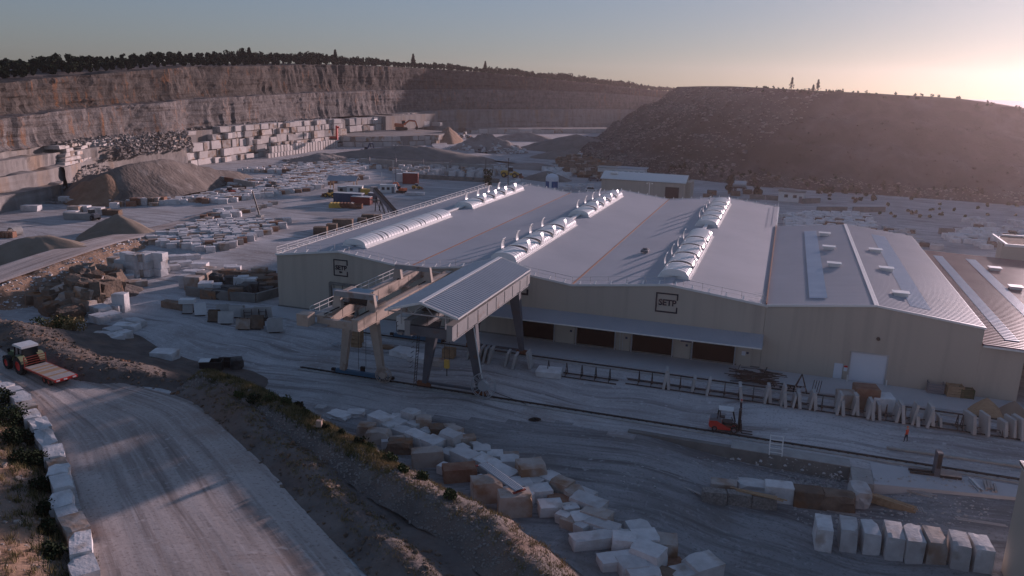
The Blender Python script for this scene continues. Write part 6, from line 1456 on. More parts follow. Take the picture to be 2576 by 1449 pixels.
# line of kerb stones at the right of the crane yard
for i in range(8):
    p = P(*z5(1740 + i*105, 612 + i*15)); block((p.x, p.y, .0), 2.1, .35, .22, -.02, 'concrete', 's', 'concrete kerb stone, %s from the left in the yard line' % ORD[i], 'line of kerb stones', name='kerb_block')
p = P(*z4(195, 275), BZ + 2.3); block((p.x, p.y, BZ + 1.7), .5, .4, .6, .2, 'stone_stained', 's', 'small cut stone standing on the planted bank')
# ------------------------------------------------------------------ middle distance: machines, cabins, containers
def zc(x, y): return (805 + x/6.0, 375.6 + y/6.0)
def zd(x, y): return (1234 + x/6.0, 375.6 + y/6.0)
def ze(x, y): return (1717 + x/3.0, 167.7 + y/3.0)
def container(c, rz, label, mat, L=6.0, W=2.4, H=2.5):
    t = thing('container', label, 'container', c, rz)
    for s in (-1, 1):
        V = np.array([[(x, s*(W/2 - .04*(k % 2)), z) for z in (.12, H - .1)] for k, x in enumerate(np.linspace(-L/2, L/2, 33))]); MB().grid(V).build('side_wall', MT[mat], t)
        V = np.array([[(s*(L/2 - .04*(k % 2)), y, z) for z in (.12, H - .1)] for k, y in enumerate(np.linspace(-W/2, W/2, 13))]); MB().grid(V).build('end_wall', MT[mat], t)
        for q in (-1, 1): MB().box((s*(L/2 - .06), q*(W/2 - .06), H/2), (.14, .14, H)).build('corner_post', MT[mat], t)
    MB().box((0, 0, H - .05), (L, W, .12)).build('roof', MT['white_paint'] if mat != 'yellow' else MT[mat], t); MB().box((0, 0, .08), (L, W, .14)).build('floor_frame', MT['iron'], t)
    for q in (-.3, .3): MB().box((-L/2 - .03, q, H/2), (.04, .05, H - .4)).build('lock_bar', MT['galvanised'], t)
def cabin(c, rz, label, L=5.5, W=2.4, H=2.5, wall='white_paint', roof='white_metal', wins=2):
    t = thing('site_cabin', label, 'cabin', c, rz)
    MB().box((0, 0, H/2 + .08), (L, W, H - .1)).build('wall', MT[wall], t); MB().box((0, 0, H + .06), (L + .25, W + .25, .14)).build('roof', MT[roof], t)
    for k in range(wins):
        w = MB().box((-L/2 + (k + .6)*L/(wins + 1), -W/2 - .02, H*.6), (.95, .05, .85)).build('window', MT['glass'], t); MB().box((-L/2 + (k + .6)*L/(wins + 1), -W/2 - .03, H*.6 - .48), (1.1, .08, .06)).build('sill', MT['grey_paint'], w)
    MB().box((L/2 - .8, -W/2 - .02, 1.1), (.85, .05, 2.0)).build('door', MT['grey_paint'], t); MB().box((-L/2 - .02, 0, H*.6), (.05, 1.0, .9)).build('window', MT['glass'], t)
def loader(c, rz, label, mat='yellow', s=1.0):
    t = thing('wheel_loader', label, 'loader', c, rz); q = lambda *a: tuple(s*k for k in a)
    MB().prism([q(-3.0, .9), q(-3.0, 1.9), q(-2.6, 2.2), q(-.6, 2.1), q(-.6, .8)], -.9*s, .9*s).build('engine_body', MT[mat], t)
    MB().box(q(.9, 0, 1.1), q(2.2, 1.3, .8)).build('front_frame', MT[mat], t)
    MB().prism([q(-.7, 1.9), q(-.75, 3.2), q(.45, 3.25), q(.75, 1.9)], -.75*s, .75*s).build('cab_glass', MT['glass'], t); MB().box(q(-.15, 0, 3.3), q(1.5, 1.7, .12)).build('cab_roof', MT['white_paint'], t)
    for y in (-.55, .55): MB().beam(q(1.0, y, 1.9), q(3.2, y, .9), .25*s, .35*s).build('lift_arm', MT[mat], t)
    MB().prism([q(3.1, .2), q(4.3, .15), q(3.5, .6), q(3.3, 1.4), q(3.0, 1.3)], -1.4*s, 1.4*s).build('bucket', MT['rusty'], t)
    for x in (-1.9, 1.6):
        for y in (-1, 1): wheel(t, q(x, y*1.1, .8), .8*s, .6*s, mat, n=16)
def excavator(c, rz, label, mat, s=1.0, reach=1.0):
    t = thing('excavator', label, 'excavator', c, rz); q = lambda *a: tuple(s*k for k in a)
    for y in (-1.1, 1.1):
        MB().prism([q(-2.0, .15), q(-1.7, 0), q(1.7, 0), q(2.0, .15), q(2.0, .7), q(1.7, .9), q(-1.7, .9), q(-2.0, .7)], (y - .3)*s, (y + .3)*s).build('track', MT['rubber'], t)
    MB().box(q(0, 0, .75), q(1.6, 1.7, .5)).build('undercarriage', MT['iron'], t)
    MB().prism([q(-2.3, 1.05), q(-2.3, 2.0), q(-1.9, 2.2), q(.6, 2.0), q(.9, 1.05)], -1.25*s, 1.25*s).build('upper_body', MT[mat], t)
    MB().prism([q(.2, 1.6), q(.1, 3.0), q(1.2, 3.0), q(1.5, 1.6)], .35*s, 1.25*s).build('cab', MT['glass'], t); MB().box(q(.7, .8, 3.05), q(1.3, 1.0, .1)).build('cab_roof', MT[mat], t)
    MB().beam(q(.8, -.2, 1.8), q(2.6, -.2, 4.2*reach), .45*s, .5*s).beam(q(2.6, -.2, 4.2*reach), q(4.6, -.2, 3.9*reach), .4*s, .45*s).build('boom', MT[mat], t)
    MB().beam(q(4.6, -.2, 3.9*reach), q(5.2, -.2, 1.2), .35*s, .4*s).build('stick', MT[mat], t); MB().tube(q(2.4, -.2, 4.5*reach), q(4.4, -.2, 4.35*reach), .1*s).build('ram', MT['galvanised'], t)
    MB().prism([q(4.8, 1.3), q(5.4, 1.2), q(5.5, .4), q(4.9, .1), q(4.5, .6)], -.8*s, .5*s).build('bucket', MT['iron'], t)
gg = lambda xy: (P(*xy).x, P(*xy).y, 0)
container(gg(zc(440, 800)), .15, 'dark blue shipping container with pale roof left of the hall', 'container_blue', 9.0, 2.5, 2.9)
container(gg(zc(630, 830)), .15, 'dull red shipping container in front of the blue one', 'container_red', 6.0, 2.4, 2.4)
container(gg(zc(820, 790)), .15, 'dark grey open container behind the red one', 'grey_paint', 3.0, 2.4, 2.8)
container(gg(zc(700, 680)), .15, 'small yellow container behind the blue container', 'yellow', 3.2, 2.0, 1.8)
container(gg(zc(1370, 520)), .3, 'tall red container beside the grey lamp post', 'container_red', 5.5, 2.6, 4.0)
container(gg(zc(1250, 500)), .3, 'pale box container behind the tall red one', 'white_paint', 4.0, 2.4, 3.2)
cabin(gg(zc(1030, 655)), .35, 'white site cabin with dark windows beside the orange excavator', 5.0, 2.4, 2.6)
cabin(gg(zc(530, 670)), .35, 'white cabin with black door left of the yellow container', 5.0, 2.3, 2.5, wins=1)
cabin(gg(zc(370, 665)), .35, 'grey low cabin under the open roof', 4.0, 2.2, 2.2, 'concrete', wins=1)
excavator(gg(zc(1230, 655)), 2.9, 'orange excavator with dark cab behind the hall roof', 'orange', .75)
excavator(tuple(P(1010, 327, 5.8)), .5, 'big orange-red excavator on the quarry terrace', 'orange', 1.9, .75)
loader(gg(zc(165, 725)), 3.0, 'yellow wheel loader left of the open roof shelter', 'yellow', .8)
loader(gg(zc(1460, 600)), .2, 'small yellow loader beside the tall red container', 'yellow', .55)
loader(gg(zd(300, 425)), .1, 'big yellow wheel loader behind the hall ridge', 'yellow', 1.25)
loader(gg((578, 491)), 2.8, 'dark red loader at the edge of the far block field', 'red_dull', .8)
loader(gg((690, 478)), .3, 'dark loader among the far blocks', 'grey_paint', .9)
loader(gg((1170, 347)), 0, 'white loader below the rear cliff', 'white_paint', 1.2)
excavator(gg((1205, 388)), 1.0, 'grey excavator before the broken rock heap', 'grey_paint', .9)
excavator(gg((920, 386)), 1.2, 'dark green drilling rig on the quarry floor', 'container_blue', 1.0, 1.2)
# red drilling mast on the bench
dp = P(848, 352, 5.7); t = thing('drill_rig', 'red drill rig with upright mast on the sawn bench', 'drill rig', (dp.x, dp.y, 5.7))
MB().box((0, 0, 3.6), (.9, .9, 7.2)).build('mast', MT['red'], t); MB().box((-2.2, 0, .9), (3.6, 1.8, 1.4)).build('carrier', MT['red_dull'], t)
for y in (-.9, .9): MB().box((-2.0, y, .3), (4.0, .5, .6)).build('track', MT['rubber'], t)
MB().box((.9, 0, 6.4), (1.2, .5, .9)).build('drill_head', MT['red'], t)
def car(c, rz, label, mat='white_paint', van=False):
    t = thing('parked_car', label, 'car', c, rz)
    MB().prism([(-2.2, .35), (-2.25, .85), (-1.9, 1.0), (1.1, 1.0), (2.1, .85), (2.2, .35)], -.88, .88).build('body', MT[mat], t)
    MB().prism([(-2.0 if van else -1.5, 1.0), (-1.95 if van else -1.2, 1.62), (.3, 1.62), (1.05, 1.0)], -.78, .78).build('cabin_glass', MT['glass'], t); MB().box((-.6, 0, 1.65), (1.9, 1.5, .06)).build('roof', MT[mat], t)
    for x in (-1.35, 1.35):
        for y in (-.8, .8): wheel(t, (x, y, .33), .33, .22, n=14)
    for y in (-.6, .6): MB().box((2.17, y, .72), (.06, .35, .15)).build('headlight', MT['white_paint'], t)
car(gg(zd(1520, 640)), .1, 'white pickup truck beside the cream shed')
car(gg(zd(1560, 480)), .3, 'dark van parked left of the cream shed', 'grey_paint', True)
for i, (x, y) in enumerate(((862, 323), (872, 322), (918, 326), (936, 326), (942, 303))): 
    p = P(x, y, 5.6 if y > 310 else 14.3)
    car((p.x, p.y, 5.6 if y > 310 else 14.3), .4*i, ['grey car on the quarry bench, leftmost of five', 'dark car beside it on the quarry bench', 'white van in the middle of the quarry bench', 'white car left of the big excavator', 'small white van above the quarry bench'][i], ['grey_paint', 'black', 'white_paint', 'white_paint', 'white_paint'][i])
# open roof shelter
sp = gg(zc(360, 620)); t = thing('open_shelter', 'open timber shelter with grey pitched roof left of the containers', 'shelter', sp, .25)
for x in (-4, 4):
    for y in (-1.8, 1.8): MB().box((x, y, 1.7), (.25, .25, 3.4)).build('post', MT['wood'], t)
for s in (-1, 1): MB().add([(-5, 0, 4.9), (5, 0, 4.9), (5, s*2.6, 3.5), (-5, s*2.6, 3.5), (-5, 0, 4.8), (5, 0, 4.8), (5, s*2.6, 3.4), (-5, s*2.6, 3.4)], [(0, 1, 2, 3), (7, 6, 5, 4), (3, 2, 6, 7), (0, 3, 7, 4), (1, 5, 6, 2)]).build('roof_slope', MT['roof_sheet'], t)
for y in (-1.8, 1.8): MB().beam((-4.6, y, 3.4), (4.6, y, 3.4), .2, .25).build('plate', MT['wood'], t)
# conveyor
cp = gg(zc(980, 960)); t = thing('conveyor', 'dark inclined belt conveyor rising behind the hall eave', 'conveyor', cp, 2.6)
MB().beam((-5.5, 0, .8), (5.5, 0, 6.0), 1.5, .9).build('belt_housing', MT['grey_paint'], t); MB().beam((-5.6, 0, 1.35), (5.2, 0, 6.45), 1.2, .1).build('belt', MT['rubber'], t)
MB().box((5.8, 0, 6.0), (1.5, 1.7, 1.4)).build('head_cover', MT['wood_grey'], t)
for y in (-.7, .7): MB().beam((-1, y, 0), (1.5, y, 3.6), .18).beam((4.2, y, 0), (3.2, y, 4.4), .18).beam((1.0, y, .1), (3.8, y, 3.9), .12).build('support_leg', MT['iron'], t)
MB().box((5.0, 0, 3.0), (2.8, 2.2, .12)).build('platform', MT['iron'], t)
# row of loader buckets
for i in range(7):
    x = 190 + i*52; p = P(*zc(x, 880)); t = thing('loader_bucket', ('yellow' if i < 3 else 'rusty') + ' spare bucket, %s from the left before the containers' % ORD[i], 'bucket', (p.x, p.y, 0), .3)
    m = MT['yellow' if i < 3 else ('rusty' if i < 6 else 'stone_stained')]
    MB().prism([(-.8, 0), (.9, .1), (.3, .5), (.2, 1.3), (-.5, 1.5), (-.9, .8)], -1.1, 1.1).build('shell', m, t); MB().box((.95, 0, .1), (.3, 2.1, .08)).build('lip', MT['iron'], t)
crate(gg(zc(545, 890)), .3, 'low rusty steel crate before the red container', 'rusty', (3.6, 2.0, 1.4))
# slabs and pallets near the hall's far-left eave
for i, (x, y) in enumerate(((1375, 690), (1500, 690))): p = P(*zc(x, y)); block((p.x, p.y, 0), 3.4, 2.4, .9, .25, 'stone', 's', ['flat white block pair, left one, beside the hall eave', 'flat white block pair, right one, beside the hall eave'][i])
for i, (x, y, w, h, m) in enumerate(((120, 1290, 3.2, 1.8, 'stone_brown'), (290, 1230, 2.6, 1.6, 'stone_brown'), (450, 1180, 5.0, 2.0, 'stone_brown'), (830, 1080, 3.4, 1.6, 'stone_brown'), (960, 1070, 2.4, 1.4, 'stone_stained'), (740, 1110, 2.4, 1.2, 'stone_brown'))):
    p = P(*zc(x, y)); block((p.x - 2.0, p.y, 0), w, 2.0, h, .4, m, 's', 'brown block stored along the hall eave, %s from the front' % ORD[i], 'brown blocks along the hall eave')
# low white annex roof beside the hall
p = P(*zc(1480, 880)); t = thing('low_shed', 'low cream shed with pale roof beside the hall eave', 'shed', (-79.8, 150, 0))
MB().box((0, 0, 1.6), (6.5, 12, 3.2)).build('wall', MT['cladding_side'], t); MB().prism([(-3.4, 3.2), (3.4, 3.2), (0, 4.0)], -6.2, 6.2).build('roof', MT['white_metal'], t)
# poles and lamp posts
def pole(c, h, label, mat='grey_paint', lamp=True):
    t = thing('lamp_post', label, 'lamp post', c); MB().tube((0, 0, 0), (0, 0, h), .16, 8, r2=.10).build('pole', MT[mat], t)
    if lamp:
        MB().beam((-.8, 0, h - .1), (.8, 0, h - .1), .08).build('crossarm', MT[mat], t)
        for x in (-.7, .7): MB().box((x, -.1, h - .25), (.4, .3, .2)).build('lamp', MT['white_metal'], t)
pole(gg(zc(1145, 490)), 13.5, 'tall grey lamp post beside the tall red container'); pole(gg(zc(2497, 610)), 10.5, 'dark post behind the hall rear edge beside the green tree', 'iron', False)
pole(gg(zd(262, 555)), 10, 'dark lamp post behind the hall with pale lamps', 'iron'); pole(gg(zc(1105, 500)), 8, 'short grey post left of the tall lamp post', 'galvanised', False); pole(gg(zc(935, 560)), 5, 'slim pale post at the site cabin', 'white_metal', False)
p = P(654, 545); t = thing('boom_arm', 'slanted dark steel mast on the open yard left of the hall', 'mast', (p.x, p.y, 0)); MB().beam((0, 0, 0), (-1.6, -.5, 6.8), .3, .3).build('mast', MT['iron'], t); MB().box((0, 0, .25), (1.6, 1.4, .5)).build('base', MT['concrete'], t)
p = P(1690, 500); pole((-34.0, 215, 0), 11, 'white lamp post with floodlights before the cream shed', 'white_metal')
# portal frame with canal basin behind the blocks
bp_ = P(1030, 425); t = thing('saw_portal', 'long low grey portal frame before the pale basin wall', 'portal', (bp_.x, bp_.y, 0), .1)
for x in (-18, -6, 6, 18): MB().box((x, 0, 2.2), (.35, .35, 4.4)).build('post', MT['grey_paint'], t)
MB().beam((-18.5, 0, 4.4), (18.5, 0, 4.4), .3, .35).build('beam', MT['grey_paint'], t)
wl_ = thing('basin_wall', 'long pale concrete wall in the middle of the quarry', 'wall', (bp_.x + 8, bp_.y + 4, 0), .1)
for k in range(12): MB().box((-30 + 5*k, 0, 1.5), (4.9, .6, 3.0)).build('wall_panel', MT['concrete'], wl_)
wl2 = thing('low_wall', 'long low grey wall behind the tall red container', 'wall', gg((1125, 453)), .08)
for k in range(8): MB().box((-17 + 5*k, 0, .8), (4.9, .7, 1.6)).build('wall_panel', MT['concrete_dark'], wl2)
# bay walls left of the far block field
bw_ = thing('bay_wall', 'angled pale concrete bay wall beyond the open yard', 'wall', gg((545, 470)))
o0 = Vector(gg((545, 470))); ww = [P(462, 467) - o0, P(545, 460) - o0, P(640, 478) - o0]
for a, b in zip(ww[:-1], ww[1:]):
    n = 4
    for k in range(n):
        u, v = a + (b - a)*(k/n), a + (b - a)*((k + 1)/n); dd = (v - u).normalized()*.04
        MB().beam(u + dd + Vector((0, 0, 1.3)), v - dd + Vector((0, 0, 1.3)), .9, 2.6).build('wall_panel', MT['rusty' if (k == 1) else 'concrete'], bw_)
# rows of single blocks on the open yard
for i, (x, y, w, h, m) in enumerate(((80, 530, 4.5, 1.5, 'stone'), (165, 510, 3, 1.8, 'stone'), (192, 513, 5, 1.5, 'stone'), (268, 514, 3.4, 1.5, 'stone'), (322, 502, 1.6, 2.8, 'stone'), (345, 515, 3, 2.0, 'stone_rust'), (362, 515, 3, 2.0, 'stone'), (378, 515, 2.5, 2.0, 'stone_brown'), (392, 514, 2.5, 2.0, 'stone_stained'), (405, 512, 3, 2.0, 'stone_rust'), (190, 541, 3, 2.4, 'stone_stained'), (212, 538, 3, 2.2, 'stone'), (245, 540, 3.4, 2.0, 'stone'), (262, 540, 3, 1.6, 'stone_brown'), (285, 541, 4, 1.4, 'stone_brown'), (182, 546, 3, 1.6, 'stone'), (205, 551, 8, 1.6, 'concrete'))):
    p = P(x, y); block((p.x, p.y, 0), w, 2.2, h, .3, m, 's', '%s block on the open yard far left, %s of the scattered ones' % ({'concrete': 'long grey'}.get(m, wn.get(m, 'pale')), nth(i)), 'scattered blocks on the far-left yard')
for i in range(14):
    p = P(505 + i*14, 561 - i*4.2 + 8*(i > 7)); block((p.x, p.y, 0), 2.6, 1.2, .9, 1.0, 'stone_stained' if i % 3 else 'stone', 's', 'block edging the track left of the hall, %s from the front' % nth(i), 'blocks edging the track')
loader(gg((232, 552)), 2.9, 'dark green loader with yellow front on the far-left yard', 'grey_paint', .8)
t = thing('concrete_pipe', 'short concrete pipe among rusty drums at the left edge', 'pipe', gg((40, 592)), 0)
MB().lathe([(1.0, -1.2), (1.0, 1.2), (.8, 1.2), (.8, -1.2), (1.0, -1.2)], (0, 0, 1.0), 16, 'y').build('shell', MT['concrete'], t)
for i in range(3): p = P(8 + i*11, 597); block((p.x, p.y, 0), 1.6, 1.4, 1.3, .2, 'stone_rust', 's', 'rusty red block left of the concrete pipe, %s from the left' % ORD[i], 'rusty blocks at the left edge')

# ------------------------------------------------------------------ behind the hall: shed, silo, white office, tanker, hut
t = thing('storage_shed', 'cream storage shed with pale blue-grey gabled roof behind the hall', 'shed', (-45, 272, 0))
MB().prism([(-6, 0), (6, 0), (6, 5.6), (-6, 5.6)], -13.5, 14.5, 'x').build('wall', MT['cladding'], t)
for s in (-1, 1):
    V = np.array([[(x, s*y, z) for y, z in ((0, 7.6), (6.4, 5.55))] for x in (-13.9, 14.9)]); MB().grid(V).grid(V - np.array([0, 0, .15])).build('roof_slope', MT['white_metal' if s < 0 else 'roof_sheet'], t)
for x in (-13.55, 14.52): MB().add([(x, -6, 5.6), (x, 6, 5.6), (x, 0, 7.5)], [(0, 1, 2)]).build('gable', MT['cladding_side'], t)
for y in (-3, 2): MB().box((-13.56, y, 2.2), (.06, 2.6, 4.4)).build('bay_shade_panel', MT['gap_shade'], t)  # near-black panels on the closed wall paint the shade of open bays
MB().box((10.5, -6.05, 2.0), (4.5, .08, 4.0)).build('bay_shade_panel', MT['gap_shade'], t); MB().box((-10, -2.5, 7.2), (2.4, 1.2, .5)).build('roof_vent', MT['white_metal'], t)
MB().box((14.9, 2, 2.8), (2.5, 9, 5.4)).build('side_wall', MT['cladding'], t)
p = P(1388, 481); t = thing('silo', 'white domed silo tank with blue panels behind the hall ridge', 'silo', (p.x, p.y, 0))
MB().lathe([(0, 0), (2.0, 0), (2.0, .6), (2.25, .8), (2.25, 4.6), (2.1, 5.2), (1.5, 5.8), (.6, 6.1), (0, 6.15)], n=28).build('tank', MT['water_tank'], t)
for a0, a1 in ((-2.9, -1.75), (-1.35, -.2)):
    V = np.array([[(2.28*math.cos(a), 2.28*math.sin(a), z) for z in (1.2, 3.6)] for a in np.linspace(a0, a1, 9)]); MB().grid(V).build('blue_panel', MT['tank_blue'], t)
for x in (-1.6, 1.6): MB().tube((x, 0, 5.2), (x, 0, 6.1), .12).build('vent_pipe', MT['white_paint'], t)
t = thing('office_building', 'flat white office building with grey windows before the spoil hill', 'building', (-62, 320, 0), .05)
MB().box((0, 0, 2.0), (19, 7, 4.0)).build('wall', MT['white_paint'], t); MB().box((4, .5, 4.15), (12, 8, .3)).build('roof', MT['roof_sheet'], t); MB().box((-6, 0, 4.1), (8, 7.4, .2)).build('roof', MT['concrete'], t)
for x in (-3, -.5, 2.0, 4.0, 6.2, 8.2): w = MB().box((x, -3.52, 2.3), (1.3, .06, 1.5)).build('window', MT['glass'], t); MB().box((x, -3.55, 1.5), (1.5, .1, .08)).build('sill', MT['grey_paint'], w)
p = P(1855, 480); t = thing('tank_trailer', 'pale cylindrical tank trailer parked behind the hall', 'tanker', (p.x, p.y, 0), .05)
MB().lathe([(0, -3.0), (1.0, -2.95), (1.2, -2.6), (1.2, 2.6), (1.0, 2.95), (0, 3.0)], (0, 0, 2.5), 18, 'x').build('tank', MT['galvanised'], t); MB().box((0, 0, 1.15), (6.4, 1.0, .3)).build('chassis', MT['iron'], t)
for x in (-2, -.8, 2.2):
    for y in (-.9, .9): wheel(t, (x, y, .5), .5, .3, n=14)
t = thing('weigh_hut', 'small white hut with two dark windows behind the hall', 'hut', tuple(P(1990, 507)), -.1)
MB().box((0, 0, 1.7), (8.0, 4, 3.4)).build('wall', MT['white_paint'], t); MB().box((0, 0, 3.5), (8.8, 4.8, .22)).build('roof', MT['concrete_dark'], t)
for x in (-1.6, 1.2): MB().box((x, -2.02, 2.0), (1.2, .06, 1.0)).build('window', MT['glass'], t)
MB().box((3.0, -2.02, 1.1), (1.0, .06, 2.1)).build('door', MT['grey_paint'], t)
# low walls of the stock yard
for i, (a, b, lb) in enumerate((((2054, 533), (2130, 533), 'low brown wall behind the slab stock, left piece'), ((2144, 533), (2226, 533), 'low brown wall behind the slab stock, right piece'), ((1885, 500), (1965, 505), 'low dark wall left of the white hut'), ((2017, 512), (2062, 510), 'short wall right of the white hut'), ((2225, 600), (2260, 625), 'angled wall dividing the slab stock'), ((2360, 588), (2400, 590), 'short wall at the far stone stock'))):
    A, B_ = P(*a), P(*b); t = thing('low_wall', lb, 'wall', tuple((A + B_)/2)); L_ = (B_ - A).length; n = max(1, int(L_/4)); c_ = (A + B_)/2
    for k in range(n): MB().beam(A + (B_ - A)*((k + .01)/n) - c_ + Vector((0, 0, .8)), A + (B_ - A)*((k + .99)/n) - c_ + Vector((0, 0, .8)), .6, 1.6).build('wall_panel', MT['concrete_dark'], t)
# slab stock: pallets of cut stone, nearest rows
def pallets(poly, dx, dy, rz, seed, label, group, single, fill=.9):
    pts = field(poly, dx, dy, rz, seed, fill)
    if single:
        for x, y in pts:
            block((x, y, 0), 2.3, 1.6, BR.uniform(.8, 1.3), rz + BR.uniform(-.05, .05), 'slab_stone', 's', label, group, name='stone_pack')
    else: far_blocks('stone_packs', pts, seed, label, ['stone', 'stone', 'stone', 'stone_brown'], .8, 1.3, rz); print('packs', len(pts))
pallets([(1964, 541), (2060, 538), (2180, 542), (2200, 560), (2200, 585), (1964, 582)], 2.7, 2.7, .0, 41, 'rows of stone packs on the stock yard right of the hall roof', None, False, .92)
pallets([(2225, 575), (2285, 580), (2300, 592), (2240, 592)], 2.6, 2.4, .1, 42, 'white stone packs beyond the dividing wall', None, False)
pallets([(2255, 595), (2330, 600), (2370, 628), (2270, 626)], 2.8, 3.2, .1, 43, 'pale stone packs above the lean-to roof', None, False, .7)
pallets([(2395, 580), (2480, 578), (2576, 590), (2576, 625), (2480, 625), (2380, 606)], 2.7, 3.0, .1, 44, 'pale stone packs at the right edge before the spoil hill', None, False, .8)
pallets([(2410, 550), (2576, 560), (2576, 585), (2430, 575)], 3.4, 3.8, .1, 45, 'scattered stone packs beneath the spoil hill', None, False, .45)
for i, (x, y) in enumerate(((1850, 492), (1880, 488), (1905, 492), (1780, 500), (1790, 490))):
    p = P(x, y); block((p.x, p.y, 0), 3.2, 2.2, 1.6, .1, 'stone_brown', 's', 'dark block behind the hall rear edge, %s in the group' % ORD[i], 'dark blocks behind the hall')
strip('site_track', [P(x, y) for x, y in [(1945, 476), (2150, 478), (2350, 492), (2590, 520)]], [P(x, y) for x, y in [(1945, 472.5), (2150, 474.5), (2350, 487), (2590, 513)]], MT['dust'], z=.25, step=4, cross=1.5)
# ------------------------------------------------------------------ vegetation
def leaf_cloud(centers, radii, n, size, rs, squash=1.0):
    """leaf-sized quads spread through crown lobes; returns verts, faces"""
    k = rs.randint(0, len(centers), n); d = rs.normal(size=(n, 3)); d /= np.linalg.norm(d, axis=1)[:, None]
    r = radii[k]*(.55 + .5*rs.rand(n)**.5); c = centers[k] + d*r[:, None]*np.array([1, 1, squash])
    a = rs.normal(size=(n, 3)); a /= np.linalg.norm(a, axis=1)[:, None]; b = np.cross(a, rs.normal(size=(n, 3))); b /= np.linalg.norm(b, axis=1)[:, None]
    s = size*(.6 + .8*rs.rand(n))[:, None]
    V = np.stack([c - a*s - b*s*.5, c + a*s*.9 - b*s*.55, c + a*s*.8 + b*s*.6, c - a*s*.7 + b*s*.5], 1)
    return V
def quads_mesh(name, V, mat):
    n = V.shape[0]; me = bpy.data.meshes.new(name); me.from_pydata(V.reshape(-1, 3).tolist(), [], (np.arange(n*4).reshape(n, 4)).tolist()); me.materials.append(mat); me.update(); return me
def crown_lobes(rs, h, w, n=9, bottom=.25):
    z = rs.uniform(bottom, .92, n)*h; env = w*np.sin(np.pi*np.clip((z/h - bottom*.6)/(1.05 - bottom*.6), .08, 1))**.7
    th = rs.rand(n)*6.28; rr_ = env*rs.uniform(.2, .75, n)
    C = np.stack([np.cos(th)*rr_, np.sin(th)*rr_, z], -1); R = w*rs.uniform(.35, .6, n); return C, R
def forest():
    rs = np.random.RandomState(77); allV = []; tr = MB()
    rim = [(p[0], p[1], p[2]) for p in hb]
    L = [0]
    for a, b in zip(rim[:-1], rim[1:]): L.append(L[-1] + math.hypot(b[0] - a[0], b[1] - a[1]))
    rows = ((2.5, .75), (7, 1.0), (13, 1.0), (20, 1.05))
    for ri, (dd, hs) in enumerate(rows):
        q = setback([(p[0], p[1]) for p in rim], dd); s = 0
        while s < L[-1]:
            x = np.interp(s, L, [p[0] for p in q]) + rs.uniform(-1.5, 1.5); y = np.interp(s, L, [p[1] for p in q]) + rs.uniform(-1.5, 1.5); z = np.interp(s, L, [p[2] for p in rim]) + [0.6, 1.2, 1.8, 2.2][ri]
            far = math.hypot(x, y); h = rs.uniform(2.9, 4.8)*hs*(.9 + .25*math.sin(s*.021 + ri*.3) + .15*math.sin(s*.09)); w = h*rs.uniform(.36, .52)
            if ri == 0 and rs.rand() < .3: s += 3; continue
            C, R = crown_lobes(rs, h, w, 7, .12); n = 240 if far < 420 else 130
            V = leaf_cloud(C, R, n, .34 if far < 420 else .5, rs); V += np.array([x, y, z - .4]); allV.append(V)
            tr.tube((x, y, z - .8), (x, y, z + h*.5), .16, 5, r2=.06, cap=False)
            s += rs.uniform(1.8, 3.2)*(1.0 if far < 420 else 1.25)
    me = quads_mesh('forest', np.concatenate(allV), MT['leaf_dark']); o = tag(link('forest', me), 'dark woodland along the skyline above the quarry cliffs', 'forest', None, 'stuff')
    tr.build('trunks', MT['bark'], o, fix=False)['kind'] = 'stuff'
    print('forest quads', sum(v.shape[0] for v in allV))
forest()
def conifer(c, h, label, w=.22, seed=0, mat='leaf_dark', group=None, n=420, leaf=.3):
    rs = np.random.RandomState(seed); t = thing('conifer_tree', label, 'tree', c, 0, group)
    MB().tube((0, 0, -.3), (0, 0, h*.97), .035*h, 6, r2=.01).build('trunk', MT['bark'], t)
    z = rs.rand(n)**.8; zz = h*(.12 + .88*z); rad_ = h*w*(1 - z)**.9*(.75 + .35*np.sin(zz*5.5/ (h/9))) + .12; th = rs.rand(n)*6.28; q = rs.rand(n)**.45
    ctr = np.stack([np.cos(th)*rad_*q, np.sin(th)*rad_*q, zz - .25*rad_*q], -1)
    V = leaf_cloud(ctr, np.full(n, .05), n, leaf, rs); link('crown', quads_mesh('crown', V, MT[mat]), t)
def rim_at(px):
    """point on the wooded rim that the photo shows at column px"""
    best = None; q = setback([(p[0], p[1]) for p in hb], 8)
    for i in range(len(q) - 1):
        for k in range(40):
            t_ = k/40; w = np.array([q[i][0]*(1 - t_) + q[i + 1][0]*t_, q[i][1]*(1 - t_) + q[i + 1][1]*t_, hb[i][2]*(1 - t_) + hb[i + 1][2]*t_ + 1.3])
            c_ = RC.T @ (w - np.array([0, 0, CAM_Z])); x = PW/2 + FPX*c_[0]/c_[2]
            if c_[2] > 0 and (best is None or abs(x - px) < best[0]): best = (abs(x - px), w)
    return tuple(best[1])
for px, h, lb, w in ((843, 8, 'broad dark conifer standing above the woodland left of centre', .3), (1040, 9, 'tall conifer alone above the woodland near the centre', .27), (1222, 8, 'slim conifer above the woodland right of centre', .24), (628, 7.5, 'tall round-topped tree rising above the woodland at left', .36), (612, 7, 'second round-topped tree beside the tallest one at left', .33)):
    conifer(rim_at(px), h, lb, w, int(px), n=1100, leaf=.5)
for px, h, lb in ((1992, 5.5, 'lone small conifer on the spoil hill crest'), (2058, 5.0, 'second small conifer right on the spoil hill crest'), (2043, 2.6, 'tiny conifer left of the second on the spoil hill')):
    best = min(((abs(PW/2 + FPX*(RC.T @ (HV[i, 55] - np.array([0, 0, CAM_Z])))[0]/(RC.T @ (HV[i, 55] - np.array([0, 0, CAM_Z])))[2] - px), i) for i in range(HV.shape[0])))
    conifer(tuple(HV[best[1], 55] + np.array([0, 0, -.2])), h, lb, .26, int(px), n=220)
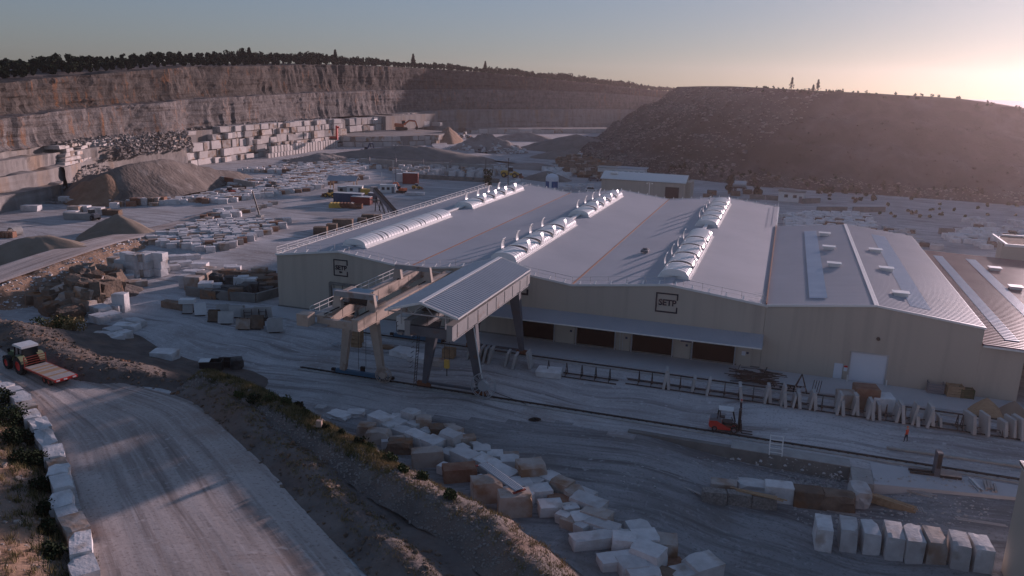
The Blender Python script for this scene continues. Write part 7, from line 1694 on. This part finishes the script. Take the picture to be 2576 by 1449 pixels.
# scrub along the spoil hill crest and toe
def scrub(name, pts, h, n, size, mat, label, seed):
    rs = np.random.RandomState(seed); A = []
    for p in pts:
        k = rs.uniform(.5, 1.2); C, R = crown_lobes(rs, h*k, h*k*.7, 4, .05); V = leaf_cloud(C, R, n, size, rs); A.append(V + np.asarray(p))
    o = link(name, quads_mesh(name, np.concatenate(A), MT[mat])); return tag(o, label, 'scrub', None, 'stuff')
scrub('scrub', scatter(HV, 90, 53, 56, 3, 60, 220), 1.1, 26, .3, 'leaf_dark', 'thin scrub along the crest of the spoil hill', 5)
scrub('scrub', scatter(HV, 90, 1, 6, 5, 90, 200), 1.3, 30, .35, 'leaf_dark', 'dark scrub on the lower slope of the spoil hill', 6)
rs_ = np.random.RandomState(3)
scrub('scrub', np.array([tuple(P(x, y)) for x, y in [(2040 + 536*rs_.rand()**.9, 484 + 5*rs_.rand()) for k in range(46)]]), 1.9, 46, .4, 'leaf_dark', 'hedge-like scrub beside the far track at right', 7)
scrub('scrub', np.array([tuple(P(2050 + 526*rs_.rand(), 493 + 12*rs_.rand()*rs_.rand() + 10*rs_.rand())) for k in range(34)]), 1.2, 36, .4, 'leaf_dark', 'lower scrub belt below the far track at right', 9)
rs = np.random.RandomState(12)
scrub('scrub', np.array([tuple(P(rs.uniform(2180, 2576), rs.uniform(515, 548))) for k in range(26)]), .8, 24, .4, 'leaf_mid', 'dry brown scrub strip at the right below the hill', 11)
def broadleaf(c, h, w, label, seed, mat='leaf_mid', n=900, leaf=.22):
    rs = np.random.RandomState(seed); t = thing('broadleaf_tree', label, 'tree', c)
    tk = MB().tube((0, 0, -.1), (0, 0, h*.5), .05*h*.5, 7, r2=.06)
    for k in range(5): a = k*1.3; tk.tube((0, 0, h*(.2 + .07*k)), (math.cos(a)*w*.5, math.sin(a)*w*.5, h*(.5 + .08*k)), .07, 5, r2=.03)
    tk.build('trunk', MT['bark'], t); C, R = crown_lobes(rs, h, w, 12, .15); link('crown', quads_mesh('crown', leaf_cloud(C, R, n, leaf, rs), MT[mat]), t)
broadleaf(gg(zc(2545, 610)), 7.5, 2.0, 'slender green tree beside the dark post behind the hall', 3)
broadleaf(gg(ze(345, 960)), 6.5, 1.7, 'dark slim tree left of the tank trailer', 4, 'leaf_dark')
broadleaf(gg(ze(565, 985)), 4.0, 1.8, 'small bushy tree left of the white hut', 6, 'leaf_dark')
# shrubs and dry grass on the near banks
def shrub(c, h, w, label, seed, mat='leaf_mid', n=520, leaf=.10, group=None):
    rs = np.random.RandomState(seed); t = thing('shrub', label, 'shrub', c, 0, group); st = MB()
    for k in range(6): a = k*1.05 + seed; st.tube((0, 0, -.1), (math.cos(a)*w*.5, math.sin(a)*w*.5, h*.75), .03, 5, r2=.012)
    st.build('stem', MT['bark'], t); C, R = crown_lobes(rs, h, w, 9, .05); link('foliage', quads_mesh('foliage', leaf_cloud(C, R, n, leaf, rs), MT[mat]), t)
def near_z(V, x, y):
    d = (V[..., 0] - x)**2 + (V[..., 1] - y)**2; i = np.unravel_index(np.argmin(d), d.shape); return float(V[i][2]) if d[i] < 1.5 else 0.0
sh = [(640, 1000, 1.2, 1.0), (680, 1010, 1.3, 1.1), (720, 1012, 1.1, .9), (750, 1000, 1.6, .8), (600, 985, 1.0, .9), (770, 1030, 1.0, .8), (815, 1075, .7, .6), (1010, 1180, .8, .8), (930, 1115, .9, .9), (905, 1105, .9, .9), (980, 1140, .9, .9), (1135, 1245, .8, .8), (860, 1085, .8, .7), (1060, 1190, .8, .8)]
for i, (x, y, h, w) in enumerate(sh):
    p = P(x, y, BZ + 1.5); z = near_z(V2, p.x, p.y); shrub((p.x, p.y, z - .05), h*.5, w*.75, 'scrubby shrub on the planted bank, %s from the road end' % nth(i), 40 + i, 'leaf_mid' if i % 3 else 'leaf_dark', 420, .09, 'shrubs on the planted bank')
lf_ = [(10, 1010, 1.5, 1.3), (45, 1060, 1.6, 1.2), (70, 1110, 1.4, 1.1), (30, 1130, 1.5, 1.2), (90, 1170, 1.2, 1.0), (105, 1230, 1.2, .9), (115, 1290, 1.1, .8), (125, 1350, 1.1, .8), (60, 1180, 1.2, 1.0), (20, 1080, 1.6, 1.3), (130, 1410, 1.0, .8)]
for i, (x, y, h, w) in enumerate(lf_):
    p = P(x, y, BZ + .4); z = max(BZ, near_z(V3, p.x, p.y)); shrub((p.x, p.y, z - .1), h, w, 'dark shrub behind the road block wall, %s from the far end' % nth(i), 70 + i, 'leaf_dark', 560, .10, 'shrubs behind the road block wall')
for i, (x, y) in enumerate(((105, 838), (135, 848), (165, 850), (190, 862))):
    p = PG(x, y, .8); shrub((p.x, p.y, max(p.z - .8, near_z(V1, p.x, p.y)) - .1), 1.6, 1.6, 'dry brown bush below the boulder pile, %s from the left' % ORD[i], 90 + i, 'grass_dry' if i % 2 else 'leaf_mid', 700, .12, 'bushes below the boulder pile')
def grass(name, pts, h, mat, label, seed, blades=14):
    rs = np.random.RandomState(seed); pts = np.repeat(np.asarray(pts), blades, 0); n = len(pts); p = pts + np.stack([rs.normal(0, .16, n), rs.normal(0, .16, n), np.zeros(n) - .02], -1)
    a = rs.rand(n)*6.28; L_ = h*(.5 + .8*rs.rand(n)); lean = rs.normal(0, .28, (n, 2))*L_[:, None]; w = .018 + .012*rs.rand(n)
    dx, dy = np.cos(a)*w, np.sin(a)*w
    V = np.stack([p + np.stack([-dx, -dy, 0*dx], -1), p + np.stack([dx, dy, 0*dx], -1), p + np.stack([lean[:, 0], lean[:, 1], L_], -1)], 1)
    me = bpy.data.meshes.new(name); me.from_pydata(V.reshape(-1, 3).tolist(), [], np.arange(3*n).reshape(n, 3).tolist()); me.materials.append(MT[mat]); me.update()
    return tag(link(name, me), label, 'grass', None, 'stuff')
nB = V2.shape[1]
grass('dry_grass', scatter(V2, 1500, 11, nB - 5, 31, 0, int(V2.shape[0]*.62)), .28, 'grass_dry', 'dry tawny grass along the planted bank crest', 1, 16)
grass('dry_grass', scatter(V2, 700, 6, nB - 4, 33, int(V2.shape[0]*.5), V2.shape[0] - 1), .25, 'grass_dry', 'sparse dry grass on the near end of the bank', 2)
grass('dry_grass', scatter(V3, 1300, 3, V3.shape[1] - 6, 35), .5, 'grass_dry', 'dry grass on the soil slope at the lower left', 3, 16)
grass('green_grass', np.concatenate([scatter(V3, 500, 1, 9, 36), scatter(V2, 500, 9, nB - 4, 37, 0, int(V2.shape[0]*.55))]), .38, 'leaf_mid', 'green weeds among the dry grass on the banks', 4, 14)
grass('dry_grass', scatter(V1b, 500, 3, 8, 38), .2, 'grass_dry', 'thin grass behind the lit bank crest', 5)
# ------------------------------------------------------------------ air
hz_m = bpy.data.materials.new('haze_air'); hz_m.use_nodes = True; _n = hz_m.node_tree.nodes
_n.remove(_n['Principled BSDF']); _pv = _n.new('ShaderNodeVolumePrincipled')
_pv.inputs['Color'].default_value = (.98, .84, .80, 1); _pv.inputs['Density'].default_value = HAZE_D; _pv.inputs['Anisotropy'].default_value = .72
hz_m.node_tree.links.new(_pv.outputs[0], _n['Material Output'].inputs['Volume'])
hzo = MB().box((-50, 480, 29), (1500, 1200, 66)).build('haze', hz_m); tag(hzo, 'thin warm haze hanging over the whole quarry', 'haze', kind='stuff')
